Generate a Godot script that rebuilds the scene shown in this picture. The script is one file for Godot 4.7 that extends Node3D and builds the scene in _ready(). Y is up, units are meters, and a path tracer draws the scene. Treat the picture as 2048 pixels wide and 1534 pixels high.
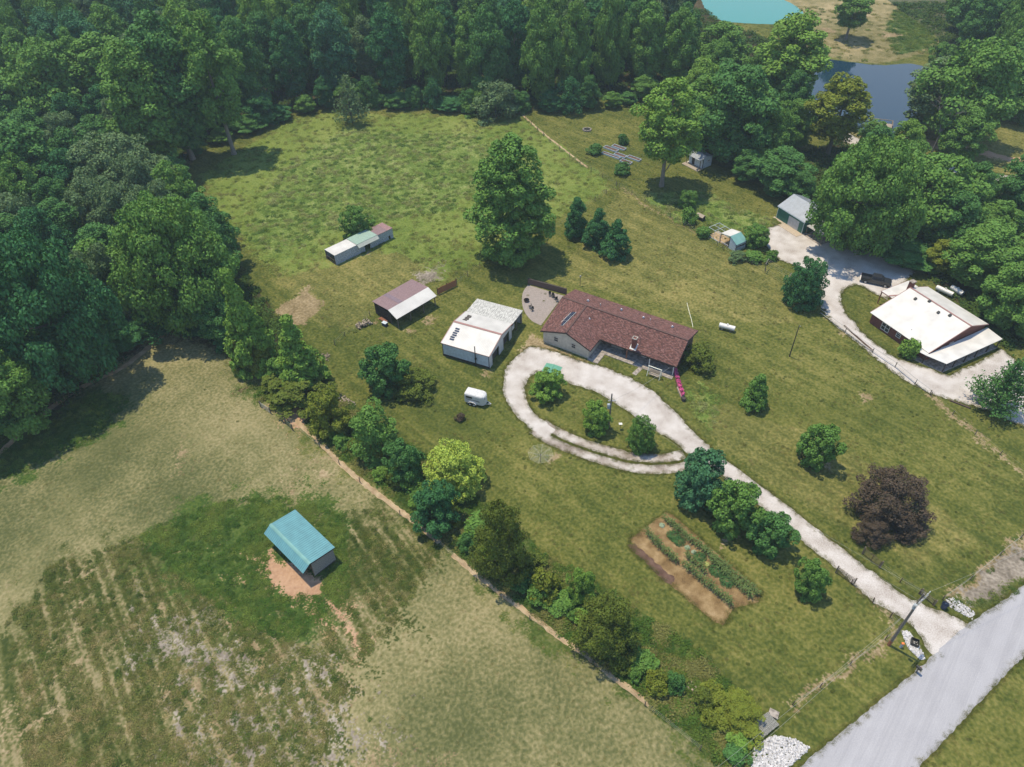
extends Node3D
# A farmstead seen from a drone: ranch house, barns, paddocks, gravel drives, woodland and ponds.
# One unit is one metre; the camera stands 86 m above the origin and looks towards -z.

var rng := RandomNumberGenerator.new()
var M := {}          # materials by name
var used := {}       # how often each node name was taken

func _ready() -> void:
	rng.seed = 20240
	setup_camera_and_light()
	make_materials()
	make_ground()
	make_roads()
	make_water()
	print("ground ", Time.get_ticks_msec())
	main_house()
	white_barn()
	pole_shed()
	tin_shed()
	teal_shed()
	neighbour_house()
	green_garage()
	small_shed()
	chicken_coop()
	print("buildings ", Time.get_ticks_msec())
	yard_things()
	garden()
	fences()
	utilities()
	print("things ", Time.get_ticks_msec())
	make_tree_kinds()
	plant_trees()
	print("trees ", Time.get_ticks_msec())
	scatter_weeds()
	print("weeds ", Time.get_ticks_msec())

func setup_camera_and_light() -> void:
	var cam := Camera3D.new()
	cam.name = "camera"
	cam.fov = 55.78
	cam.near = 1.0
	cam.far = 4000.0
	var pitch := deg_to_rad(43.0)
	var roll := deg_to_rad(-1.5)
	var back := Vector3(0, sin(pitch), cos(pitch))
	var up0 := Vector3(0, cos(pitch), -sin(pitch))
	var right := Vector3.RIGHT * cos(roll) + up0 * sin(roll)
	var up := up0 * cos(roll) - Vector3.RIGHT * sin(roll)
	cam.transform = Transform3D(Basis(right, up, back), Vector3(0, 86, 0))
	add_child(cam)
	cam.current = true

	var env := Environment.new()
	env.background_mode = Environment.BG_SKY
	var sky := Sky.new()
	var sm := ProceduralSkyMaterial.new()
	sm.sky_top_color = Color(0.38, 0.50, 0.66)
	sm.sky_horizon_color = Color(0.84, 0.84, 0.83)
	sm.sky_curve = 0.18
	sm.sky_energy_multiplier = 1.3
	sm.ground_bottom_color = Color(0.22, 0.27, 0.18)
	sm.ground_horizon_color = Color(0.5, 0.56, 0.55)
	sm.sun_angle_max = 1.0
	sky.sky_material = sm
	env.sky = sky
	env.background_energy_multiplier = 1.0
	env.tonemap_mode = Environment.TONE_MAPPER_LINEAR
	env.tonemap_exposure = 1.24
	env.sdfgi_enabled = true
	env.ssao_enabled = true
	env.ssil_enabled = true
	env.fog_enabled = true
	env.fog_density = 0.00024
	env.fog_light_color = Color(0.78, 0.87, 0.92)
	var we := WorldEnvironment.new()
	we.name = "world_environment"
	we.environment = env
	add_child(we)

	var sun := DirectionalLight3D.new()
	sun.name = "sun"
	sun.light_energy = 1.36
	sun.light_color = Color(1.0, 0.94, 0.82)
	sun.light_angular_distance = 0.55
	sun.shadow_enabled = true
	var el := deg_to_rad(73.5)
	var flat := Vector2(0.775, 0.63).normalized() * cos(el)
	sun.look_at_from_position(Vector3.ZERO, Vector3(flat.x, -sin(el), flat.y), Vector3.UP)
	add_child(sun)

# ---------------------------------------------------------------- mesh helper
class Mesher:
	var v := PackedVector3Array()
	var n := PackedVector3Array()
	var uv := PackedVector2Array()
	var col := PackedColorArray()
	var tint := Color.WHITE
	func tri(a: Vector3, b: Vector3, c: Vector3) -> void:
		var nn := (b - a).cross(c - a)
		if nn.length_squared() < 1e-14:
			return
		nn = nn.normalized()
		for p in [a, c, b]:
			v.append(p); n.append(nn); col.append(tint)
			var q: Vector3 = p
			if absf(nn.y) > 0.75: uv.append(Vector2(q.x, q.z))
			elif absf(nn.x) > absf(nn.z): uv.append(Vector2(q.z, -q.y))
			else: uv.append(Vector2(q.x, -q.y))
	func quad(a: Vector3, b: Vector3, c: Vector3, d: Vector3) -> void:
		# counter-clockwise seen from outside; uv in metres from a along ab and ad
		var nn := (b - a).cross(d - a)
		if nn.length_squared() < 1e-14:
			nn = (c - b).cross(d - b)
		nn = nn.normalized()
		var ex := (b - a).normalized()
		var ey := nn.cross(ex)
		for p in [a, c, b, a, d, c]:
			v.append(p); n.append(nn); col.append(tint)
			uv.append(Vector2((p - a).dot(ex), (p - a).dot(ey)))
	func box(at: Vector3, s: Vector3, b := Basis()) -> void:
		var h := s * 0.5
		var q := []
		for k in 8:
			q.append(at + b * Vector3(h.x if k & 1 else -h.x, h.y if k & 2 else -h.y, h.z if k & 4 else -h.z))
		quad(q[4], q[5], q[7], q[6]); quad(q[1], q[0], q[2], q[3])
		quad(q[5], q[1], q[3], q[7]); quad(q[0], q[4], q[6], q[2])
		quad(q[6], q[7], q[3], q[2]); quad(q[0], q[1], q[5], q[4])
	func span(a: Vector3, b: Vector3, w: float, h: float) -> void:
		# a bar from a to b
		var z := (b - a).normalized()
		var x := (Vector3.UP if absf(z.y) < 0.95 else Vector3.RIGHT).cross(z).normalized()
		box((a + b) * 0.5, Vector3(w, h, a.distance_to(b)), Basis(x, z.cross(x), z))
	func slab(a: Vector3, b: Vector3, c: Vector3, d: Vector3, t: float) -> void:
		var o := (b - a).cross(d - a).normalized() * -t
		quad(a, b, c, d)
		quad(b + o, a + o, d + o, c + o)
		quad(a + o, b + o, b, a); quad(b + o, c + o, c, b); quad(c + o, d + o, d, c); quad(d + o, a + o, a, d)
	func ribs(a: Vector3, b: Vector3, c: Vector3, d: Vector3, step: float, w: float, h: float) -> void:
		# narrow raised ribs running from edge ab to edge dc
		var m := int(a.distance_to(b) / step)
		var up := (b - a).cross(d - a).normalized()
		for k in m + 1:
			var t := (k + 0.5) / (m + 1.0)
			var p := a.lerp(b, t)
			var q := d.lerp(c, t)
			var x := (b - a).normalized() * w
			quad(p - x, p - x * 0.4 + up * h, q - x * 0.4 + up * h, q - x)
			quad(p - x * 0.4 + up * h, p + x * 0.4 + up * h, q + x * 0.4 + up * h, q - x * 0.4 + up * h)
			quad(p + x * 0.4 + up * h, p + x, q + x, q + x * 0.4 + up * h)
	func tube(pts: Array, radii: Array, sides := 6, cap := true) -> void:
		var rings := []
		for i in pts.size():
			var dir: Vector3 = (pts[mini(i + 1, pts.size() - 1)] - pts[maxi(i - 1, 0)]).normalized()
			var x := (Vector3.UP if absf(dir.y) < 0.9 else Vector3.RIGHT).cross(dir).normalized()
			var y := dir.cross(x)
			var ring := []
			for k in sides:
				var a := TAU * k / sides
				ring.append([pts[i] + (x * cos(a) + y * sin(a)) * radii[i], x * cos(a) + y * sin(a)])
			rings.append(ring)
		for i in pts.size() - 1:
			for k in sides:
				var k2 := (k + 1) % sides
				var q := [rings[i][k], rings[i][k2], rings[i + 1][k2], rings[i + 1][k]]
				for j in [0, 2, 1, 0, 3, 2]:
					v.append(q[j][0]); n.append(q[j][1]); col.append(tint)
					uv.append(Vector2(float(k + (1 if j == 1 or j == 2 else 0)) / sides, float(i + (1 if j > 1 else 0))))
		if cap:
			for e in [0, pts.size() - 1]:
				for k in range(1, sides - 1):
					if e == 0: tri(rings[e][0][0], rings[e][k + 1][0], rings[e][k][0])
					else: tri(rings[e][0][0], rings[e][k][0], rings[e][k + 1][0])
	func cyl(at: Vector3, r: float, h: float, sides := 10, r2 := -1.0) -> void:
		tube([at, at + Vector3.UP * h], [r, r2 if r2 >= 0.0 else r], sides)
	func poly(pts: Array, y: float) -> void:
		# flat sheet facing up
		var pk := PackedVector2Array(pts)
		var id := Geometry2D.triangulate_polygon(pk)
		for k in range(0, id.size(), 3):
			var a := pk[id[k]]; var b := pk[id[k + 1]]; var c := pk[id[k + 2]]
			if (b - a).cross(c - a) > 0.0:
				var t := b; b = c; c = t
			tri(Vector3(a.x, y, a.y), Vector3(b.x, y, b.y), Vector3(c.x, y, c.y))
	func block(pts: Array, y0: float, y1: float) -> void:
		# an upright prism over a plan outline
		poly(pts, y1)
		var ccw := not Geometry2D.is_polygon_clockwise(PackedVector2Array(pts))
		for k in pts.size():
			var a: Vector2 = pts[k]; var b: Vector2 = pts[(k + 1) % pts.size()]
			if ccw:
				var t := a; a = b; b = t
			quad(Vector3(a.x, y0, a.y), Vector3(b.x, y0, b.y), Vector3(b.x, y1, b.y), Vector3(a.x, y1, a.y))
	func wall_x(pts: Array, z0: float, z1: float) -> void:
		# outline in (x, y), thickness from z0 (back) to z1 (front)
		extr(pts, func(p: Vector2, z: float) -> Vector3: return Vector3(p.x, p.y, z), z0, z1)
	func wall_z(pts: Array, x0: float, x1: float) -> void:
		# outline in (z, y), thickness from x0 to x1
		extr(pts, func(p: Vector2, x: float) -> Vector3: return Vector3(x, p.y, p.x), x0, x1)
	func extr(pts: Array, f: Callable, z0: float, z1: float) -> void:
		var pk := PackedVector2Array(pts)
		var id := Geometry2D.triangulate_polygon(pk)
		var mid := Vector3.ZERO
		for p in pts: mid += f.call(p, (z0 + z1) * 0.5) / pts.size()
		for z in [z0, z1]:
			for k in range(0, id.size(), 3):
				facing(f.call(pk[id[k]], z), f.call(pk[id[k + 1]], z), f.call(pk[id[k + 2]], z), mid)
		var cw := Geometry2D.is_polygon_clockwise(pk)
		for k in pts.size():
			var a: Vector2 = pts[k]; var b: Vector2 = pts[(k + 1) % pts.size()]
			var out := Vector2(b.y - a.y, a.x - b.x) * (-1.0 if cw else 1.0)
			var q := [f.call(a, z0), f.call(b, z0), f.call(b, z1), f.call(a, z1)]
			var want: Vector3 = f.call(out, 0.0)
			if ((q[1] - q[0]).cross(q[3] - q[0])).dot(want) < 0.0: quad(q[3], q[2], q[1], q[0])
			else: quad(q[0], q[1], q[2], q[3])
	func facing(a: Vector3, b: Vector3, c: Vector3, from: Vector3) -> void:
		if (b - a).cross(c - a).dot(a - from) < 0.0: tri(a, c, b)
		else: tri(a, b, c)
	func mesh() -> ArrayMesh:
		var ar := []
		ar.resize(Mesh.ARRAY_MAX)
		ar[Mesh.ARRAY_VERTEX] = v; ar[Mesh.ARRAY_NORMAL] = n; ar[Mesh.ARRAY_TEX_UV] = uv; ar[Mesh.ARRAY_COLOR] = col
		var m := ArrayMesh.new()
		m.add_surface_from_arrays(Mesh.PRIMITIVE_TRIANGLES, ar)
		return m

# ---------------------------------------------------------------- scene helpers
func numbered(called: String) -> String:
	var k: int = used.get(called, 0)
	used[called] = k + 1
	return called if k == 0 else "%s_%03d" % [called, k]

func thing(called: String, label: String, category: String, at := Vector3.ZERO, yaw := 0.0, group := "") -> Node3D:
	# yaw turns the local x axis towards +z, as read from the plan
	var o := Node3D.new()
	o.name = numbered(called)
	add_child(o)
	o.position = at
	o.rotation.y = -yaw
	meta(o, label, category, group)
	return o

func meta(o: Node, label: String, category := "", group := "", kind := "") -> void:
	if label: o.set_meta("label", label)
	if category: o.set_meta("category", category)
	if group: o.set_meta("group", group)
	if kind: o.set_meta("kind", kind)

func part(called: String, m: Mesher, mt: Material, parent: Node) -> MeshInstance3D:
	return shape(called, m.mesh(), mt, parent)

func shape(called: String, me: Mesh, mt: Material, parent: Node) -> MeshInstance3D:
	var o := MeshInstance3D.new()
	o.name = called
	o.mesh = me
	o.material_override = mt
	parent.add_child(o, true)
	return o

func lone(called: String, m: Mesher, mt: Material, label: String, category: String, at := Vector3.ZERO, yaw := 0.0, group := "") -> MeshInstance3D:
	var o := shape(numbered(called), m.mesh(), mt, self)
	o.position = at
	o.rotation.y = -yaw
	meta(o, label, category, group)
	return o

func structure(called: String, m: Mesher, mt: Material, label := "") -> MeshInstance3D:
	var o := shape(numbered(called), m.mesh(), mt, self)
	o.set_meta("kind", "structure")
	if label: o.set_meta("label", label)
	return o

func xz(p: Vector2, y := 0.0) -> Vector3:
	return Vector3(p.x, y, p.y)

func boxed(called: String, at: Vector3, s: Vector3, mt: Material, parent: Node, b := Basis()) -> MeshInstance3D:
	var m := Mesher.new()
	m.box(at, s, b)
	return part(called, m, mt, parent)

# ---------------------------------------------------------------- materials
func lin(r: float, g: float, b: float) -> Color:
	return Color(r, g, b).linear_to_srgb()

func noise_tex(freq: float, seed_: int, lo: float, hi: float, size := 512, octaves := 5, kind := FastNoiseLite.TYPE_SIMPLEX_SMOOTH) -> ImageTexture:
	var f := FastNoiseLite.new()
	f.seed = seed_
	f.noise_type = kind
	f.frequency = freq
	f.fractal_octaves = octaves
	var im := f.get_seamless_image(size, size)
	im.convert(Image.FORMAT_L8)
	var d := im.get_data()
	var lut := PackedByteArray()
	for k in 256:
		lut.append(int(clampf(lo + (hi - lo) * k / 255.0, 0.0, 1.0) * 255.0))
	for k in d.size():
		d[k] = lut[d[k]]
	return ImageTexture.create_from_image(Image.create_from_data(size, size, false, Image.FORMAT_L8, d))

func mat(called: String, c: Color, rough := 0.8, tex: Texture2D = null, scale := 0.2, metal := 0.0) -> StandardMaterial3D:
	var m := StandardMaterial3D.new()
	m.resource_name = called
	m.albedo_color = c
	m.roughness = rough
	m.metallic = metal
	if tex:
		m.albedo_texture = tex
		m.uv1_triplanar = true
		m.uv1_scale = Vector3.ONE * scale
	M[called] = m
	return m

func bumped(m: StandardMaterial3D, tex: Texture2D, cm: float) -> void:
	m.heightmap_enabled = true
	m.heightmap_texture = tex
	m.heightmap_scale = cm

var mottle: ImageTexture
var stain: ImageTexture
var grit: ImageTexture

func make_materials() -> void:
	mottle = noise_tex(0.012, 3, 0.88, 1.03)
	stain = noise_tex(0.02, 7, 0.62, 1.16)
	grit = noise_tex(0.12, 11, 0.55, 1.15, 512, 3)
	mat("white_metal", lin(0.60, 0.59, 0.575), 0.5, mottle, 0.05)
	mat("aged_white_metal", lin(0.528, 0.528, 0.512), 0.6, stain, 0.22)
	M.aged_white_metal.albedo_texture = noise_tex(0.03, 17, 0.55, 1.2)
	M.aged_white_metal.uv1_scale = Vector3(0.28, 0.28, 0.05)
	mat("barn_siding", lin(0.52, 0.60, 0.67), 0.5, mottle, 0.2)
	mat("pale_siding", lin(0.496, 0.504, 0.512), 0.5, mottle, 0.2)
	mat("red_trim", lin(0.320, 0.176, 0.160), 0.6, mottle, 0.4)
	mat("maroon_metal", lin(0.240, 0.160, 0.168), 0.5, mottle, 0.2)
	mat("maroon_dark", lin(0.176, 0.128, 0.160), 0.5, mottle, 0.2)
	mat("rose_metal", lin(0.360, 0.216, 0.216), 0.5, stain, 0.25)
	mat("mint_metal", lin(0.288, 0.400, 0.344), 0.5, mottle, 0.25)
	mat("pale_mint", lin(0.400, 0.432, 0.384), 0.6, mottle, 0.3)
	mat("galvanized", lin(0.40, 0.47, 0.54), 0.5, stain, 0.3)
	mat("teal_metal", lin(0.112, 0.288, 0.328), 0.42, mottle, 0.1)
	mat("teal_ridge", lin(0.160, 0.336, 0.320), 0.45, mottle, 0.1)
	mat("green_siding", lin(0.022, 0.135, 0.10), 0.5, mottle, 0.2)
	mat("green_roof", lin(0.10, 0.30, 0.21), 0.5, mottle, 0.25)
	mat("blue_grey_roof", lin(0.336, 0.368, 0.416), 0.4, mottle, 0.15)
	mat("cream_siding", lin(0.50, 0.47, 0.40), 0.7, mottle, 0.2)
	mat("dark_opening", lin(0.016, 0.015, 0.014), 0.9)
	mat("dark_wood", lin(0.055, 0.042, 0.034), 0.9, stain, 0.5)
	mat("grey_boards", lin(0.27, 0.27, 0.25), 0.9, stain, 0.6)
	mat("pale_wood", lin(0.368, 0.288, 0.192), 0.85, stain, 0.8)
	mat("bleached_wood", lin(0.400, 0.336, 0.272), 0.85, stain, 0.8)
	mat("post_wood", lin(0.16, 0.13, 0.10), 0.9, stain, 0.8)
	mat("pole_wood", lin(0.18, 0.165, 0.15), 0.9, stain, 0.5)
	mat("rust_wood", lin(0.32, 0.13, 0.07), 0.9, stain, 0.5)
	mat("rust_pipe", lin(0.12, 0.075, 0.055), 0.8, stain, 0.8)
	mat("orange_boards", lin(0.38, 0.15, 0.065), 0.85, stain, 0.8)
	mat("firewood", lin(0.36, 0.29, 0.21), 0.9, stain, 1.5)
	mat("brick", lin(0.20, 0.065, 0.045), 0.85, grit, 0.9)
	mat("chimney_brick", lin(0.22, 0.07, 0.05), 0.85, grit, 1.2)
	mat("porch_brick", lin(0.16, 0.10, 0.085), 0.85, grit, 0.9)
	mat("concrete", lin(0.336, 0.296, 0.264), 0.9, stain, 0.12)
	mat("patio", lin(0.288, 0.248, 0.232), 0.9, mottle, 0.3)
	mat("apron", lin(0.440, 0.360, 0.272), 0.9, mottle, 0.3)
	mat("white_paint", lin(0.624, 0.616, 0.592), 0.5)
	mat("trailer_white", lin(0.608, 0.608, 0.608), 0.3, mottle, 0.3)
	mat("tank_white", lin(0.608, 0.600, 0.584), 0.35)
	mat("glass_dark", lin(0.03, 0.035, 0.045), 0.08)
	mat("car_black", lin(0.012, 0.014, 0.02), 0.22)
	M.car_black.clearcoat_enabled = true
	M.car_black.clearcoat = 0.8
	mat("rubber", lin(0.015, 0.015, 0.015), 0.85)
	mat("steel", lin(0.45, 0.46, 0.48), 0.4, null, 1.0, 0.6)
	mat("black_iron", lin(0.02, 0.02, 0.02), 0.6)
	mat("green_pipe", lin(0.03, 0.08, 0.05), 0.6)
	mat("solar_cell", lin(0.035, 0.045, 0.075), 0.12)
	mat("navy_plastic", lin(0.02, 0.035, 0.08), 0.5)
	mat("wire", lin(0.34, 0.34, 0.33), 0.5)
	mat("cord_white", lin(0.7, 0.7, 0.6), 0.6)
	mat("pink_petals", lin(0.72, 0.11, 0.32), 0.7)
	mat("chrome", lin(0.72, 0.73, 0.75), 0.35, null, 1.0, 0.15)
	mat("lamp_amber", lin(0.6, 0.08, 0.02), 0.3)
	mat("orange_plastic", lin(0.75, 0.18, 0.04), 0.6)
	# asphalt shingles: offset courses of tabs, each tab of its own tone
	var im := Image.create_empty(512, 512, false, Image.FORMAT_RGB8)
	var tones := [Vector3(0.094, 0.039, 0.032), Vector3(0.123, 0.052, 0.044), Vector3(0.147, 0.067, 0.059), Vector3(0.068, 0.032, 0.029), Vector3(0.180, 0.090, 0.081)]
	for row in 64:
		var x := -rng.randi_range(0, 14)
		while x < 512:
			var w := rng.randi_range(9, 20)
			var t: Vector3 = tones[rng.randi_range(0, 4)] * rng.randf_range(0.85, 1.15)
			im.fill_rect(Rect2i(x, row * 8, w, 8), lin(t.x, t.y, t.z))
			x += w
		im.fill_rect(Rect2i(0, row * 8, 512, 1), lin(0.085, 0.05, 0.047))
	var sh := mat("shingles", Color.WHITE, 0.95)
	sh.albedo_texture = ImageTexture.create_from_image(im)
	sh.uv1_scale = Vector3(1.0 / 11.0, 1.0 / 11.0, 1)
	# brick courses for small far walls: mortar lines only
	var ib := Image.create_empty(256, 256, false, Image.FORMAT_RGB8)
	for row in 32:
		var off := (row % 2) * 8
		for k in 17:
			var q := rng.randf_range(0.75, 1.25)
			ib.fill_rect(Rect2i(k * 16 - off, row * 8, 15, 7), lin(0.19 * q, 0.062 * q, 0.045 * q))
	for m in ["brick"]:
		M[m].albedo_color = Color.WHITE
		M[m].albedo_texture = ImageTexture.create_from_image(ib)
		M[m].uv1_scale = Vector3.ONE / 2.4

# ---------------------------------------------------------------- ground
const GX0 := -150.0
const GZ0 := -315.0
const GSIZE := 300.0
const ZN := 600          # zone map cells a side (0.5 m)
var zone := PackedByteArray()

enum {LAWN, PASTURE, LUSH, STUBBLE, MEADOW, WOODS, STRIP, DIRT, BANK, ROUGH, CLAY, DRYLAWN, VERGE, GREY}

func paint(id: int, pts: Array) -> void:
	var pk := PackedVector2Array(pts)
	var r := Rect2(pk[0], Vector2.ZERO)
	for p in pk: r = r.expand(p)
	var k := ZN / GSIZE
	for j in range(maxi(0, int((r.position.y - GZ0) * k)), mini(ZN, int((r.end.y - GZ0) * k) + 1)):
		for i in range(maxi(0, int((r.position.x - GX0) * k)), mini(ZN, int((r.end.x - GX0) * k) + 1)):
			if Geometry2D.is_point_in_polygon(Vector2(GX0 + (i + 0.5) / k, GZ0 + (j + 0.5) / k), pk):
				zone[j * ZN + i] = id

func spot(id: int, at: Vector2, rx: float, rz: float) -> void:
	var pts := []
	for k in 14:
		var a := TAU * k / 14.0
		var q := rng.randf_range(0.7, 1.2)
		pts.append(at + Vector2(cos(a) * rx, sin(a) * rz) * q)
	paint(id, pts)

func trail(id: int, pts: Array, w: float) -> void:
	paint(id, ribbon_outline(pts, w))

var covered := {}    # zone cells under gravel, road, soil or water

func mark_covered(pts: Array) -> void:
	var bit := 1 << outlines.size()
	var pk := PackedVector2Array(pts)
	var r := Rect2(pk[0], Vector2.ZERO)
	for p in pk: r = r.expand(p)
	var k := ZN / GSIZE
	for j in range(maxi(0, int((r.position.y - GZ0) * k)), mini(ZN, int((r.end.y - GZ0) * k) + 1)):
		for i in range(maxi(0, int((r.position.x - GX0) * k)), mini(ZN, int((r.end.x - GX0) * k) + 1)):
			if Geometry2D.is_point_in_polygon(Vector2(GX0 + (i + 0.5) / k, GZ0 + (j + 0.5) / k), pk):
				covered[j * ZN + i] = covered.get(j * ZN + i, 0) | bit

func cover_at(p: Vector2) -> int:
	return covered.get(int((p.y - GZ0) * ZN / GSIZE) * ZN + int((p.x - GX0) * ZN / GSIZE), 0)

func zone_at(p: Vector2) -> int:
	var i := int((p.x - GX0) * ZN / GSIZE)
	var j := int((p.y - GZ0) * ZN / GSIZE)
	if i < 0 or j < 0 or i >= ZN or j >= ZN: return WOODS
	return zone[j * ZN + i]

func ribbon_outline(pts: Array, w: Variant) -> Array:
	var left := []
	var right := []
	for k in pts.size():
		var d: Vector2 = (pts[mini(k + 1, pts.size() - 1)] - pts[maxi(k - 1, 0)]).normalized()
		var ww: float = w[k] if w is Array else w
		var nn := Vector2(-d.y, d.x) * ww * 0.5
		left.append(pts[k] + nn); right.append(pts[k] - nn)
	right.reverse()
	return left + right

func smooth(pts: Array, step := 1.0, closed := false) -> Array:
	# Catmull-Rom through the points, a point about every step metres
	var out := []
	var m := pts.size()
	for k in (m if closed else m - 1):
		var a: Vector2 = pts[(k - 1 + m) % m] if closed or k > 0 else pts[0]
		var b: Vector2 = pts[k]
		var c: Vector2 = pts[(k + 1) % m]
		var d: Vector2 = pts[(k + 2) % m] if closed or k + 2 < m else pts[m - 1]
		var q := maxi(1, int(b.distance_to(c) / step))
		for i in q:
			out.append(b.cubic_interpolate(c, a, d, float(i) / q))
	if not closed: out.append(pts[m - 1])
	return out

func ragged(pts: Array, amp: float, step := 0.35) -> Array:
	# an outline with an uneven edge; the ground under it bears no tufts
	mark_covered(pts)
	var out := []
	for k in pts.size():
		var a: Vector2 = pts[k]
		var b: Vector2 = pts[(k + 1) % pts.size()]
		var q := maxi(1, int(a.distance_to(b) / step))
		var nn := (b - a).orthogonal().normalized()
		for i in q:
			out.append(a.lerp(b, float(i) / q) + nn * (edge_noise.get_noise_2dv(a.lerp(b, float(i) / q) * 2.0) * amp * 1.6 + rng.randf_range(-amp, amp) * 0.35))
	if not (amp == 0.14 and step == 0.4):
		outlines.append(out)
	return out

var edge_noise := FastNoiseLite.new()
var outlines := []   # edges of gravel, soil and road, where grass creeps in
var g_img: PackedByteArray
var n_big: PackedByteArray
var n_mid: PackedByteArray
var n_fine: PackedByteArray
var n_warp: PackedByteArray
const GT := 2048
# each zone: dark, middle and light tone (linear), then the weights of broad, middle, fine and streaked variation
var tones := {}

func noise_bytes(freq: float, seed_: int, octaves := 4, size := 1024, gain := 0.5) -> PackedByteArray:
	var f := FastNoiseLite.new()
	f.seed = seed_
	f.frequency = freq
	f.fractal_octaves = octaves
	f.fractal_gain = gain
	var im := f.get_seamless_image(size, size)
	im.convert(Image.FORMAT_L8)
	return im.get_data()

func ground_rows(band: int) -> void:
	var rows := GT / 16
	var px := GSIZE / GT
	var sx := 0.70   # mowing direction
	var sz := 0.71
	var lut := {}
	for z in tones: lut[z] = tones[z]
	var luts := []
	for z in 14: luts.append(lut.get(z, lut[LAWN]))
	for j in range(band * rows, (band + 1) * rows):
		for i in GT:
			var w := n_warp[(j & 1023) * 1024 + (i & 1023)]
			var w2 := n_warp[((j + 311) & 1023) * 1024 + ((i + 517) & 1023)]
			var f := n_fine[(j & 1023) * 1024 + (i & 1023)]
			var f2 := n_fine[((i + 77) & 1023) * 1024 + ((j * 3 + i) & 1023)]
			# the border between two zones wanders and breaks up, most of all in the pastures
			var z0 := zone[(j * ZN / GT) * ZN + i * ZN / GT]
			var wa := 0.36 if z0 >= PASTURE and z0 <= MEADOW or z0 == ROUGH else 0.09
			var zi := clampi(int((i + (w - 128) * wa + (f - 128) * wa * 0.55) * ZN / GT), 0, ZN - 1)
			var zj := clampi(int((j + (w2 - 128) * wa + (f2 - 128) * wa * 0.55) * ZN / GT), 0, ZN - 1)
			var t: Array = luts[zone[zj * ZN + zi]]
			var big := n_big[((j >> 1) & 1023) * 1024 + ((i >> 1) & 1023)] - 128
			var mid := n_mid[(j & 1023) * 1024 + ((i + 300) & 1023)] - 128
			var x := i * px
			var y := j * px
			var along := x * sx + y * sz
			var across := y * sx - x * sz
			if z0 == STUBBLE:
				along = x * 0.59 + y * 0.81
				across = x * 0.81 - y * 0.59
			var st := n_mid[(int(across * (20.0 if z0 == STUBBLE else 14.0)) & 1023) * 1024 + (int(along * 1.1) & 1023)] - 128
			var v: float = 128.0 + big * t[3] + mid * t[4] + (f - 128) * t[5] + st * t[6]
			var c: Vector3
			v = clampf(v / 255.0, 0.0, 1.0)
			if v < 0.5: c = t[0].lerp(t[1], v * 2.0)
			else: c = t[1].lerp(t[2], v * 2.0 - 1.0)
			# dry straw shows in the broad patches
			var o := (j * GT + i) * 3
			g_img[o] = int(clampf(c.x, 0.0, 1.0) * 255.0)
			g_img[o + 1] = int(clampf(c.y, 0.0, 1.0) * 255.0)
			g_img[o + 2] = int(clampf(c.z, 0.0, 1.0) * 255.0)

func tone(z: int, a: Vector3, b: Vector3, c: Vector3, w: Array) -> void:
	# linear tones are kept as square roots, close to sRGB
	var e := []
	for q in [a, b, c]:
		var s := lin(q.x, q.y, q.z)
		e.append(Vector3(s.r, s.g, s.b))
	tones[z] = e + w

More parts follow.
